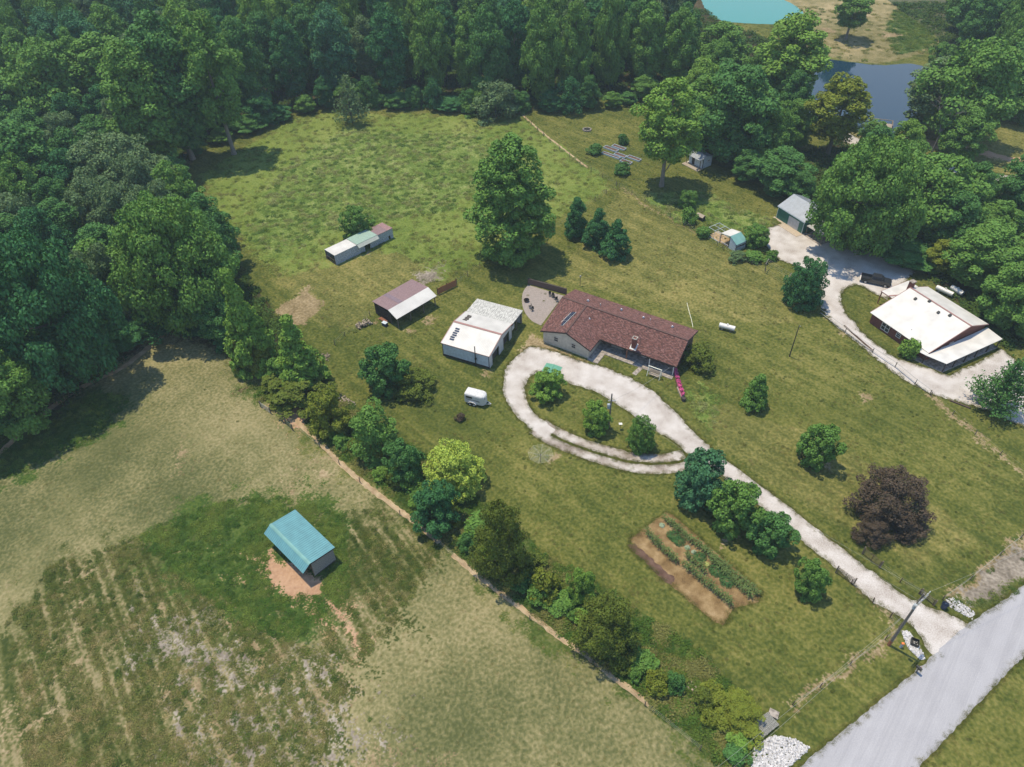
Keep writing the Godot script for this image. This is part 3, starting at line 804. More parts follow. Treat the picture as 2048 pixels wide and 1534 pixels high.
func make_water() -> void:
	var w := mat("turquoise_water", lin(0.018, 0.205, 0.185), 0.06)
	w.metallic_specular = 0.5
	var d := mat("dark_water", lin(0.008, 0.030, 0.055), 0.04)
	d.metallic_specular = 0.5
	var rip := noise_tex(0.05, 61, 0.3, 0.7, 256, 2)
	for q in [w, d]:
		q.uv1_scale = Vector3.ONE * 0.15
		bumped(q, rip, 0.6)
	var m := Mesher.new()
	m.poly(ragged(smooth([Vector2(84.07, -339.67), Vector2(102.85, -330.34), Vector2(110.96, -308.56), Vector2(113.20, -296.75), Vector2(112.08, -288.29), Vector2(106.73, -281.70), Vector2(98.96, -280.05), Vector2(88.56, -282.05), Vector2(80.37, -286.21), Vector2(78.11, -301.68)], 1.5, true), 0.3, 1.2), 0.03)
	structure("turquoise_pond", m, w, "bright turquoise pond at the top of the frame")
	m = Mesher.new()
	m.poly(ragged(smooth([Vector2(90.61, -244.78), Vector2(97.73, -246.58), Vector2(105.16, -244.17), Vector2(112.02, -240.46), Vector2(120.44, -237.16), Vector2(131.68, -237.23), Vector2(133.79, -227.57), Vector2(122.49, -208.71), Vector2(115.18, -193.50), Vector2(106.93, -188.51), Vector2(99.43, -184.90), Vector2(95.66, -189.20), Vector2(93.45, -196.52), Vector2(90.77, -205.35), Vector2(87.91, -214.76), Vector2(86.95, -226.71)], 1.5, true), 0.3, 1.2), 0.03)
	structure("dark_pond", m, d, "dark blue pond behind the trees")

# ---------------------------------------------------------------- buildings
# local axes of a building: x along its ridge, z towards its front, y up

func window(parent: Node3D, at: Vector3, w: float, h: float, face: Vector3, frame_mat: Material, cross := false) -> void:
	# a framed pane set on a wall; face is the outward normal
	var x := Vector3.UP.cross(face).normalized()
	var b := Basis(x, Vector3.UP, face)
	var m := Mesher.new()
	var t := 0.09
	m.box(at + x * (w * 0.5 - t * 0.5) + face * 0.03, Vector3(t, h, 0.1), b)
	m.box(at - x * (w * 0.5 - t * 0.5) + face * 0.03, Vector3(t, h, 0.1), b)
	m.box(at + Vector3.UP * (h * 0.5 - t * 0.5) + face * 0.03, Vector3(w - 2 * t, t, 0.1), b)
	m.box(at - Vector3.UP * (h * 0.5 - t * 0.5) + face * 0.03, Vector3(w - 2 * t, t, 0.1), b)
	m.box(at + face * 0.025, Vector3(w - 2 * t, t * 0.7, 0.08), b)
	if cross:
		m.box(at + face * 0.028, Vector3(t * 1.2, h - 2 * t, 0.08), b)
	var win := part("window", m, frame_mat, parent)
	boxed("pane", at + face * 0.012, Vector3(w - 2 * t, h - 2 * t, 0.02), M.glass_dark, win, b)

func roof(parent: Node, called: String, a: Vector3, b: Vector3, c: Vector3, d: Vector3, mt: Material, rib := 0.0, t := 0.12) -> MeshInstance3D:
	var m := Mesher.new()
	m.slab(a, b, c, d, t)
	if rib > 0.0:
		m.ribs(a, b, c, d, rib, 0.05, 0.045)
	return part(called, m, mt, parent)

func siding(parent: Node, called: String, pts: Array, z0: float, z1: float, mt: Material, along_z := false, rib := 0.0) -> MeshInstance3D:
	var m := Mesher.new()
	if along_z: m.wall_z(pts, z0, z1)
	else: m.wall_x(pts, z0, z1)
	if rib > 0.0:
		# upright ribs on the outer face
		var lo := INF; var hi := -INF
		for p in pts: lo = minf(lo, p.x); hi = maxf(hi, p.x)
		var k := lo + rib * 0.5
		while k < hi:
			var top := INF
			# height of the outline above k
			var best := -INF
			for i in pts.size():
				var p: Vector2 = pts[i]; var q: Vector2 = pts[(i + 1) % pts.size()]
				if (p.x - k) * (q.x - k) <= 0.0 and absf(p.x - q.x) > 1e-4:
					var yy := lerpf(p.y, q.y, (k - p.x) / (q.x - p.x))
					best = maxf(best, yy); top = minf(top, yy)
			if best > top + 0.05:
				var o := signf(z1 - z0) * 0.02
				if along_z: m.box(Vector3(z1 + o * 0.5, (top + best) * 0.5, k), Vector3(0.024, best - top - 0.02, 0.05))
				else: m.box(Vector3(k, (top + best) * 0.5, z1 + o * 0.5), Vector3(0.05, best - top - 0.02, 0.024))
			k += rib
	return part(called, m, mt, parent)

func main_house() -> void:
	var t := thing("ranch_house", "long ranch house with brown shingle roof and front wing beside the drive loop", "house", Vector3(9.79, 0, -109.95), 0.574)
	var L := 24.96; var H := 5.23; var vb := 5.24; var hb := 3.79; var vf := 4.31; var hf := 2.4; var vg := 8.03
	var hl := 2.78; var ua := 5.24; var ha := 4.45; var uf := 10.24; var uj := 5.1
	var lr := Vector3(0, H, 0); var rr := Vector3(L, H, 0); var J := Vector3(uj, H, 0)
	var fi := Vector3(uf, hf, vf); var A := Vector3(ua, ha, vg); var F := Vector3(uf, hf, vg); var E := Vector3(0, hl, vg)
	var rb := roof(t, "roof_slope", lr, rr, Vector3(L, hb, -vb), Vector3(0, hb, -vb), M.shingles, 0.0, 0.16)
	var rf := roof(t, "roof_slope", fi, Vector3(L, hf, vf), rr, J, M.shingles, 0.0, 0.16)
	var rw := Mesher.new()
	var dn := Vector3(0, -0.16, 0)
	rw.quad(A, F, fi, J); rw.quad(A + dn, F + dn, F, A); rw.quad(F + dn, fi + dn, fi, F)
	rw.quad(J + dn, fi + dn, F + dn, A + dn)
	part("roof_slope", rw, M.shingles, t)
	rw = Mesher.new()
	rw.tri(E, A, J); rw.tri(E, J, lr); rw.quad(E + dn, A + dn, A, E); rw.quad(lr + dn, E + dn, E, lr)
	rw.tri(J + dn, A + dn, E + dn); rw.tri(lr + dn, J + dn, E + dn)
	# plan coordinates for the shingle courses
	for k in rw.v.size():
		rw.uv[k] = Vector2(rw.v[k].z, rw.v[k].x)
	part("roof_slope", rw, M.shingles, t)
	# ridge caps
	for q in [[lr, rr], [J, A]]:
		var m := Mesher.new()
		m.span(q[0] + Vector3(0, 0.03, 0), q[1] + Vector3(0, 0.03, 0), 0.32, 0.07)
		part("ridge_cap", m, mat("ridge_shingle", lin(0.09, 0.052, 0.046), 0.95) if not M.has("ridge_shingle") else M.ridge_shingle, t)
	# dark fascia under the eaves and rakes
	var fs := Mesher.new()
	for q in [[E, A], [A, F], [Vector3(uf, hf, vf), Vector3(L, hf, vf)], [F, fi], [Vector3(L, hf, vf), rr], [rr, Vector3(L, hb, -vb)], [Vector3(0, hb, -vb), Vector3(L, hb, -vb)], [lr, E], [lr, Vector3(0, hb, -vb)]]:
		fs.span(q[0] - Vector3(0, 0.2, 0), q[1] - Vector3(0, 0.2, 0), 0.06, 0.2)
	part("fascia", fs, M.dark_wood, t)
	# walls
	var wz := vg - 0.4
	siding(t, "gable_wall", [Vector2(0.4, 0), Vector2(uf - 0.5, 0), Vector2(uf - 0.5, 2.38), Vector2(ua, 4.25), Vector2(0.4, 2.72)], wz - 0.2, wz, M.cream_siding)
	siding(t, "wall", [Vector2(-vb + 0.4, 0), Vector2(wz - 0.21, 0), Vector2(wz - 0.21, 2.7), Vector2(0, 4.98), Vector2(-vb + 0.4, 3.6)], 0.6, 0.4, M.cream_siding, true)
	siding(t, "wall", [Vector2(2.2, 0), Vector2(wz - 0.21, 0), Vector2(wz - 0.21, 2.3), Vector2(4.3, 2.3), Vector2(2.2, 3.4)], uf - 0.7, uf - 0.5, M.cream_siding, true)
	siding(t, "front_wall", [Vector2(uf - 0.49, 0), Vector2(L - 0.5, 0), Vector2(L - 0.5, 3.5), Vector2(uf - 0.49, 3.5)], 2.0, 2.2, M.porch_brick)
	siding(t, "gable_wall", [Vector2(-vb + 0.4, 0), Vector2(1.99, 0), Vector2(1.99, 3.65), Vector2(0, 4.95), Vector2(-vb + 0.4, 3.6)], L - 0.7, L - 0.5, M.porch_brick, true)
	siding(t, "wall", [Vector2(0.61, 0), Vector2(L - 0.71, 0), Vector2(L - 0.71, 3.6), Vector2(0.61, 3.6)], -vb + 0.6, -vb + 0.4, M.porch_brick)
	for q in [Vector3(3.1, 1.75, wz), Vector3(6.7, 1.7, wz)]:
		window(t, q, 0.95, 1.05, Vector3(0, 0, 1), M.cream_siding)
	for q in [12.4, 20.6]:
		window(t, Vector3(q, 1.6, 2.2), 1.5, 1.2, Vector3(0, 0, 1), M.white_paint)
	window(t, Vector3(23.4, 1.4, 2.2), 1.0, 1.6, Vector3(0, 0, 1), M.white_paint)
	var door := boxed("door", Vector3(18.2, 1.05, 2.23), Vector3(1.0, 2.05, 0.08), M.white_paint, t)
	boxed("pane", Vector3(18.2, 1.4, 2.28), Vector3(0.6, 1.0, 0.03), M.glass_dark, door)
	boxed("handle", Vector3(18.6, 1.0, 2.30), Vector3(0.05, 0.12, 0.06), M.steel, door)
	# porch
	var m := Mesher.new()
	m.block([Vector2(uf - 0.48, 2.22), Vector2(L - 0.2, 2.22), Vector2(L - 0.2, 5.2), Vector2(uf + 1.6, 5.2), Vector2(uf + 1.6, vg + 0.1), Vector2(uf - 0.48, vg + 0.1)], 0.0, 0.13)
	part("porch_floor", m, M.concrete, t)
	for q in [15.6, 20.0, L - 0.5]:
		boxed("porch_post", Vector3(q, 1.2, vf - 0.18), Vector3(0.16, 2.14, 0.16), M.rust_wood if q == 15.6 else M.white_paint, t)
	# on the roof
	for q in [Vector3(16.89, 3.60, 4.44)]:
		var c := Mesher.new()
		c.box(Vector3(q.x, q.y + 0.75, q.z), Vector3(0.75, 2.3, 0.75))
		var ch := part("chimney", c, M.chimney_brick, t)
		c = Mesher.new()
		for s in [Vector3(0.36, 0, 0), Vector3(-0.36, 0, 0)]:
			c.box(Vector3(q.x, q.y + 1.96, q.z) + s, Vector3(0.2, 0.14, 0.92))
			c.box(Vector3(q.x, q.y + 1.96, q.z) + Vector3(0, 0, s.x), Vector3(0.52, 0.14, 0.2))
		part("cap", c, M.concrete, ch)
		c = Mesher.new()
		c.slab(Vector3(q.x - 0.6, q.y - 0.28, q.z + 0.6), Vector3(q.x + 0.6, q.y - 0.28, q.z + 0.6), Vector3(q.x + 0.6, q.y + 0.46, q.z - 0.5), Vector3(q.x - 0.6, q.y + 0.46, q.z - 0.5), 0.06)
		part("flashing", c, M.white_metal, ch)
	for q in [Vector3(4.46, 4.75, -1.92), Vector3(10.86, 4.70, -2.90), Vector3(15.32, 4.70, -2.75), Vector3(20.86, 4.60, -2.96)]:
		roof_vent(t, Vector3(q.x, H - (H - hb) * (-q.z) / vb, q.z))
	for q in [Vector3(6.81, 4.40, 1.98)]:
		roof_vent(t, Vector3(q.x, H - (H - hf) * q.z / vf, q.z))
	for q in [Vector3(6.98, 4.80, -2.06), Vector3(16.69, 4.80, -2.73)]:
		var c := Mesher.new()
		c.cyl(Vector3(q.x, H - (H - hb) * (-q.z) / vb - 0.1, q.z), 0.06, 0.5, 8)
		part("vent_pipe", c, M.white_paint, t)
	# solar rack on the wing roof: a tilted row of panels on struts
	var s0 := Vector3(2.63, 3.75, 6.03)
	var s1 := Vector3(3.27, 4.50, 2.13)
	var dir := (s1 - s0).normalized()
	var side := Vector3(0.88, 0.42, 0)
	side = (side - dir * side.dot(dir)).normalized()
	var rack := Node3D.new()
	rack.name = "solar_rack"
	t.add_child(rack)
	for k in 3:
		var a := s0 + dir * (s0.distance_to(s1) * k / 3.0 + 0.03)
		var b := s0 + dir * (s0.distance_to(s1) * (k + 1) / 3.0 - 0.03)
		var c := Mesher.new()
		c.slab(a, a + side * 1.15, b + side * 1.15, b, 0.05)
		part("panel", c, M.solar_cell, rack)
		c = Mesher.new()
		c.span(a + Vector3(0, 0.01, 0), b + Vector3(0, 0.01, 0), 0.05, 0.07); c.span(a + side * 1.15, b + side * 1.15, 0.05, 0.07)
		c.span(a, a + side * 1.15, 0.05, 0.07)
		part("panel_frame", c, M.steel, rack)
		c = Mesher.new()
		c.span(a + side * 1.1 + dir * 0.3, a + side * 1.1 + dir * 0.3 + Vector3(0.55, -0.55, 0), 0.05, 0.05)
		part("strut", c, M.cord_white, rack)
	var dish := Vector3(23.62, 2.90, -1.94)
	var ds := Mesher.new()
	for k in 10:
		for r in 3:
			var f := func(rr_: float, aa: float) -> Vector3: return dish + Vector3(cos(aa) * rr_ * 0.8, 0.55 + sin(aa) * rr_ * 0.75, 0.2 - rr_ * rr_ * 0.5 + sin(aa) * rr_ * 0.5)
			var a0 := TAU * k / 10.0; var a1 := TAU * (k + 1) / 10.0
			ds.quad(f.call(r * 0.2, a0), f.call(r * 0.2 + 0.2, a0), f.call(r * 0.2 + 0.2, a1), f.call(r * 0.2, a1))
	var sd := part("satellite_dish", ds, M.cord_white, t)
	ds = Mesher.new()
	ds.tube([dish + Vector3(0, -0.5, 0), dish + Vector3(0, 0.5, 0.05)], [0.04, 0.04], 6)
	part("mast", ds, M.steel, sd)

func roof_vent(t: Node, at: Vector3) -> void:
	var c := Mesher.new()
	c.cyl(at + Vector3(0, -0.1, 0), 0.17, 0.32, 10)
	c.cyl(at + Vector3(0, 0.2, 0), 0.27, 0.16, 10, 0.1)
	part("roof_vent", c, M.chrome, t)

func white_barn() -> void:
	var t := thing("white_barn", "white metal barn with red ridge trim and grey weathered lean-to roof", "barn", Vector3(-10.19, 0, -104.67), 0.445)
	var L := 9.3; var wf := 4.98; var wb := 4.57; var wl := 4.78; var he := 3.12; var hr := 4.23; var hk := 3.34; var hl := 3.06
	roof(t, "roof_slope", Vector3(-0.15, he, wf + 0.2), Vector3(L + 0.2, he, wf + 0.2), Vector3(L + 0.2, hr, 0), Vector3(-0.15, hr, 0), M.white_metal, 0.3, 0.08)
	roof(t, "roof_slope", Vector3(-0.15, hr, 0), Vector3(L + 0.2, hr, 0), Vector3(L + 0.2, hk, -wb), Vector3(-0.15, hk, -wb), M.white_metal, 0.3, 0.08)
	var lt := Mesher.new()
	lt.slab(Vector3(-0.1, hk - 0.1, -wb), Vector3(L + 0.2, hk - 0.1, -wb), Vector3(L + 0.2, hl, -wb - wl), Vector3(-0.1, hl, -wb - wl), 0.1)
	part("lean_to_roof", lt, M.aged_white_metal, t)
	var rc := Mesher.new()
	rc.span(Vector3(-0.18, hr + 0.03, 0), Vector3(L + 0.23, hr + 0.03, 0), 0.42, 0.08)
	part("ridge_cap", rc, M.red_trim, t)
	rc = Mesher.new()
	for x in [-0.17, L + 0.22]:
		rc.span(Vector3(x, he - 0.02, wf + 0.2), Vector3(x, hr - 0.02, 0), 0.09, 0.14)
		rc.span(Vector3(x, hr - 0.02, 0), Vector3(x, hk - 0.02, -wb), 0.09, 0.14)
	rc.span(Vector3(-0.1, he - 0.08, wf + 0.22), Vector3(L + 0.15, he - 0.08, wf + 0.22), 0.05, 0.1)
	part("trim", rc, M.red_trim, t)
	# walls; the right end is open in three bays
	siding(t, "front_wall", [Vector2(0, 0.45), Vector2(L, 0.45), Vector2(L, he - 0.04), Vector2(0, he - 0.04)], wf - 0.12, wf, M.barn_siding, false, 0.3)
	siding(t, "plinth", [Vector2(0, 0), Vector2(L, 0), Vector2(L, 0.44), Vector2(0, 0.44)], wf - 0.16, wf + 0.02, M.dark_wood)
	siding(t, "end_wall", [Vector2(-wb - wl, 0), Vector2(wf - 0.13, 0), Vector2(wf - 0.13, he - 0.05), Vector2(0, hr - 0.12), Vector2(-wb, hk - 0.3), Vector2(-wb - wl, hl - 0.15)], 0.12, 0.0, M.pale_siding, true)
	siding(t, "end_wall", [Vector2(-wb, 0), Vector2(-wb + 1.0, 0), Vector2(-wb + 1.0, 2.5), Vector2(-wb + 3.6, 2.5), Vector2(-wb + 3.6, 0), Vector2(-wb + 5.4, 0), Vector2(-wb + 5.4, 2.35), Vector2(wf - 1.3, 2.35), Vector2(wf - 1.3, 0), Vector2(wf - 0.13, 0), Vector2(wf - 0.13, he - 0.05), Vector2(0, hr - 0.12), Vector2(-wb, hk - 0.3)], L - 0.12, L, M.pale_siding, true)
	siding(t, "back_wall", [Vector2(0.12, 0), Vector2(L, 0), Vector2(L, hl - 0.15), Vector2(0.12, hl - 0.15)], -wb - wl + 0.12, -wb - wl, M.pale_siding)
	# the bays are closed a little way inside by dark sliding doors
	boxed("door", Vector3(L - 0.5, 1.25, -wb + 2.3), Vector3(0.08, 2.4, 2.6), M.dark_wood, t)
	boxed("door", Vector3(L - 0.5, 1.18, (-wb + 5.4 + wf - 1.3) * 0.5), Vector3(0.08, 2.3, wf + wb - 6.7), M.dark_wood, t)
	for q in [-wb - 0.1, -wb - 2.4, -wb - wl + 0.2]:
		boxed("post", Vector3(L - 0.1, 1.4, q), Vector3(0.16, 2.8, 0.16), M.post_wood, t)
	boxed("sheet", Vector3(L - 0.2, 1.6, -wb - 1.1), Vector3(0.05, 1.0, 1.1), M.pale_siding, t)
	for x in [0.02, L - 0.02]:
		boxed("corner_trim", Vector3(x, he * 0.5, wf + 0.03), Vector3(0.1, he - 0.1, 0.06), M.dark_wood, t)
	# corrugated rooflights: short rows of dark translucent strips
	for q in [[0.82, 0.42, 6], [0.86, -0.58, 5]]:
		var front: bool = q[1] > 0.0
		for k in q[2]:
			var z: float = (wf * (0.28 + 0.10 * k)) if front else -wb * (0.32 + 0.10 * k)
			var y: float = lerpf(hr, he, z / (wf + 0.2)) if front else lerpf(hr, hk, -z / wb)
			var sl: float = (he - hr) / (wf + 0.2) if front else (hr - hk) / wb
			boxed("rooflight", Vector3(0.5 + q[0] + 0.12 * (k % 2), y + 0.05, z), Vector3(0.85, 0.03, 0.34), M.solar_cell if front else M.dark_wood, t, Basis(Vector3.RIGHT, -atan(sl)))
	var p := Mesher.new()
	p.tube([Vector3(6.75, 0, wf + 0.3), Vector3(6.75, 4.6, wf + 0.3)], [0.09, 0.09], 8)
	p.box(Vector3(6.75, 1.7, wf + 0.2), Vector3(0.3, 0.3, 0.3))
	part("stove_pipe", p, M.black_iron, t)

func pole_shed() -> void:
	var t := thing("pole_shed", "open pole shed with maroon back roof and white front roof", "shed", Vector3(-23.01, 0, -109.78), -0.787)
	var L := 10.04; var wb := 4.97; var wf := 2.39; var hb := 2.95; var hr := 3.39; var hf := 2.45
	roof(t, "roof_slope", Vector3(0, hr, 0), Vector3(L, hr, 0), Vector3(L, hb, -wb), Vector3(0, hb, -wb), M.maroon_metal, 0.3, 0.07)
	roof(t, "roof_slope", Vector3(0, hf, wf), Vector3(L, hf, wf), Vector3(L, hr, 0), Vector3(0, hr, 0), M.white_metal, 0.3, 0.07)
	var a := 2.7
	var m := Mesher.new()
	m.slab(Vector3(a, hr + 0.035, -0.1), Vector3(a + 0.95, hr + 0.035, -0.1), Vector3(a + 0.95, hb + 0.035, -wb + 0.02), Vector3(a, hb + 0.035, -wb + 0.02), 0.03)
	part("patched_sheet", m, M.maroon_dark, t)
	for x in [0.35, L * 0.34, L * 0.67, L - 0.35]:
		for z in [-wb + 0.35, -0.1, wf - 0.3]:
			var y: float = lerpf(hr, hb, -z / wb) if z < 0.0 else lerpf(hr, hf, z / wf)
			boxed("post", Vector3(x, (y - 0.1) * 0.5, z), Vector3(0.16, y - 0.1, 0.16), M.post_wood, t)
	siding(t, "back_wall", [Vector2(0.3, 0), Vector2(L - 0.3, 0), Vector2(L - 0.3, hb - 0.12), Vector2(0.3, hb - 0.12)], -wb + 0.2, -wb + 0.26, M.dark_wood)
	for k in 9:
		var z := -wb + 0.5 + k * 0.52
		boxed("board", Vector3(0.22, 1.35, z), Vector3(0.04, 2.5, 0.44), M.dark_wood, t)
	boxed("rail", Vector3(0.3, 1.0, -2.0), Vector3(0.06, 0.14, 3.2), M.galvanized, t)
	for z in [-wb, 0.0, wf]:
		var y: float = hr if z == 0.0 else (hb if z < 0.0 else hf)
		boxed("beam", Vector3(L * 0.5, y - 0.17, z * 0.95), Vector3(L - 0.2, 0.16, 0.1), M.dark_wood, t)

func tin_shed() -> void:
	var t := thing("tin_shed", "long low tin shed roofed in white, mint and rose sheets", "shed", Vector3(-36.69, 0, -130.54), -0.757)
	var L := 15.3; var w := 3.72; var hb := 2.27; var hf := 2.44; var s := 5.68; var e := 11.13
	for q in [[0.0, s, M.white_metal, 0.0], [s + 0.02, e, M.mint_metal, 0.10], [e + 0.02, 13.9, M.maroon_metal, 0.0], [13.92, L, M.rose_metal, 0.004]]:
		roof(t, "roof_sheet", Vector3(q[0], hf + q[3], 0.1), Vector3(q[1], hf + q[3], 0.1), Vector3(q[1], hb + q[3], -w), Vector3(q[0], hb + q[3], -w), q[2], 0.32, 0.06)
	var m := Mesher.new()
	m.slab(Vector3(s + 0.05, hf - 0.55, 0.75), Vector3(e, hf - 0.55, 0.75), Vector3(e, hf + 0.03, 0.11), Vector3(s + 0.05, hf + 0.03, 0.11), 0.04)
	part("awning", m, M.pale_mint, t)
	siding(t, "front_wall", [Vector2(0, 0), Vector2(7.6, 0), Vector2(7.6, 1.75), Vector2(9.0, 1.75), Vector2(9.0, 0), Vector2(14.0, 0), Vector2(14.0, 0.9), Vector2(14.5, 0.9), Vector2(14.5, 0), Vector2(L, 0), Vector2(L, hf - 0.08), Vector2(0, hf - 0.08)], -0.06, 0.0, M.galvanized, false, 0.0)
	for k in 23:
		var x := 0.3 + k * 0.64
		if absf(x - 8.3) < 0.9 or absf(x - 14.25) < 0.4: continue
		boxed("sheet_seam", Vector3(x, 1.17, 0.015), Vector3(0.06, 2.3, 0.03), M.galvanized, t)
	siding(t, "back_wall", [Vector2(0, 0), Vector2(L, 0), Vector2(L, hb - 0.08), Vector2(0, hb - 0.08)], -w + 0.06, -w, M.galvanized)
	siding(t, "end_wall", [Vector2(-w + 0.07, 0), Vector2(-0.07, 0), Vector2(-0.07, hf - 0.1), Vector2(-w + 0.07, hb - 0.1)], L - 0.06, L, M.galvanized, true)
	for z in [-0.1, -w + 0.15]:
		boxed("post", Vector3(0.1, 1.1, z), Vector3(0.14, 2.2, 0.14), M.rust_pipe, t)
	boxed("rail", Vector3(0.02, 0.95, -w * 0.5), Vector3(0.08, 0.1, w), M.rust_pipe, t)
	boxed("rail", Vector3(0.02, 0.25, -w * 0.5), Vector3(0.08, 0.1, w), M.rust_pipe, t)

func teal_shed() -> void:
	var t := thing("horse_shelter", "open fronted shelter with ribbed teal roof on bare clay in the near pasture", "shelter", Vector3(-34.16, 0, -60.98), 0.775)
	var L := 9.41; var wb := 4.0; var wf := 1.26; var hb := 3.05; var hr := 3.57; var hf := 2.7
	roof(t, "roof_slope", Vector3(0, hr, 0), Vector3(L, hr, 0), Vector3(L, hb, -wb), Vector3(0, hb, -wb), M.teal_metal, 0.36, 0.05)
	roof(t, "roof_slope", Vector3(0, hf, wf), Vector3(L, hf, wf), Vector3(L, hr, 0), Vector3(0, hr, 0), M.teal_metal, 0.36, 0.05)
	var m := Mesher.new()
	m.slab(Vector3(-0.02, hr - 0.09, 0.22), Vector3(L + 0.02, hr - 0.09, 0.22), Vector3(L + 0.02, hr + 0.06, 0), Vector3(-0.02, hr + 0.06, 0), 0.02)
	m.slab(Vector3(-0.02, hr + 0.06, 0), Vector3(L + 0.02, hr + 0.06, 0), Vector3(L + 0.02, hr + 0.03, -0.22), Vector3(-0.02, hr + 0.03, -0.22), 0.02)
	part("ridge_cap", m, M.teal_ridge, t)
	for x in [0.02, L - 0.02]:
		m = Mesher.new()
		m.span(Vector3(x, hr - 0.16, 0), Vector3(x, hb - 0.16, -wb), 0.05, 0.18)
		m.span(Vector3(x, hr - 0.16, 0), Vector3(x, hf - 0.16, wf), 0.05, 0.18)
		part("barge_board", m, M.dark_wood, t)
	# side walls of upright boards
	for x in [0.3, L - 0.3]:
		var k := 0
		var z := -wb + 0.3
		while z < -0.35:
			var y := lerpf(hr, hb, -z / wb) - 0.14
			boxed("board", Vector3(x, y * 0.5, z + 0.14), Vector3(0.05 + 0.012 * (k % 2), y, 0.27), M.grey_boards, t)
			z += 0.285
			k += 1
	var bx := 0.35
	while bx < L - 0.35:
		boxed("board", Vector3(bx + 0.14, (hb - 0.1) * 0.5, -wb + 0.3), Vector3(0.27, hb - 0.1, 0.05), M.grey_boards, t)
		bx += 0.285
	for x in [0.4, L * 0.5, L - 0.4]:
		boxed("post", Vector3(x, 1.68, -0.3), Vector3(0.16, 3.36, 0.16), M.post_wood, t)
	boxed("kick_board", Vector3(L - 0.3, 0.1, -wb * 0.5), Vector3(0.09, 0.2, wb - 1.0), M.dark_wood, t)

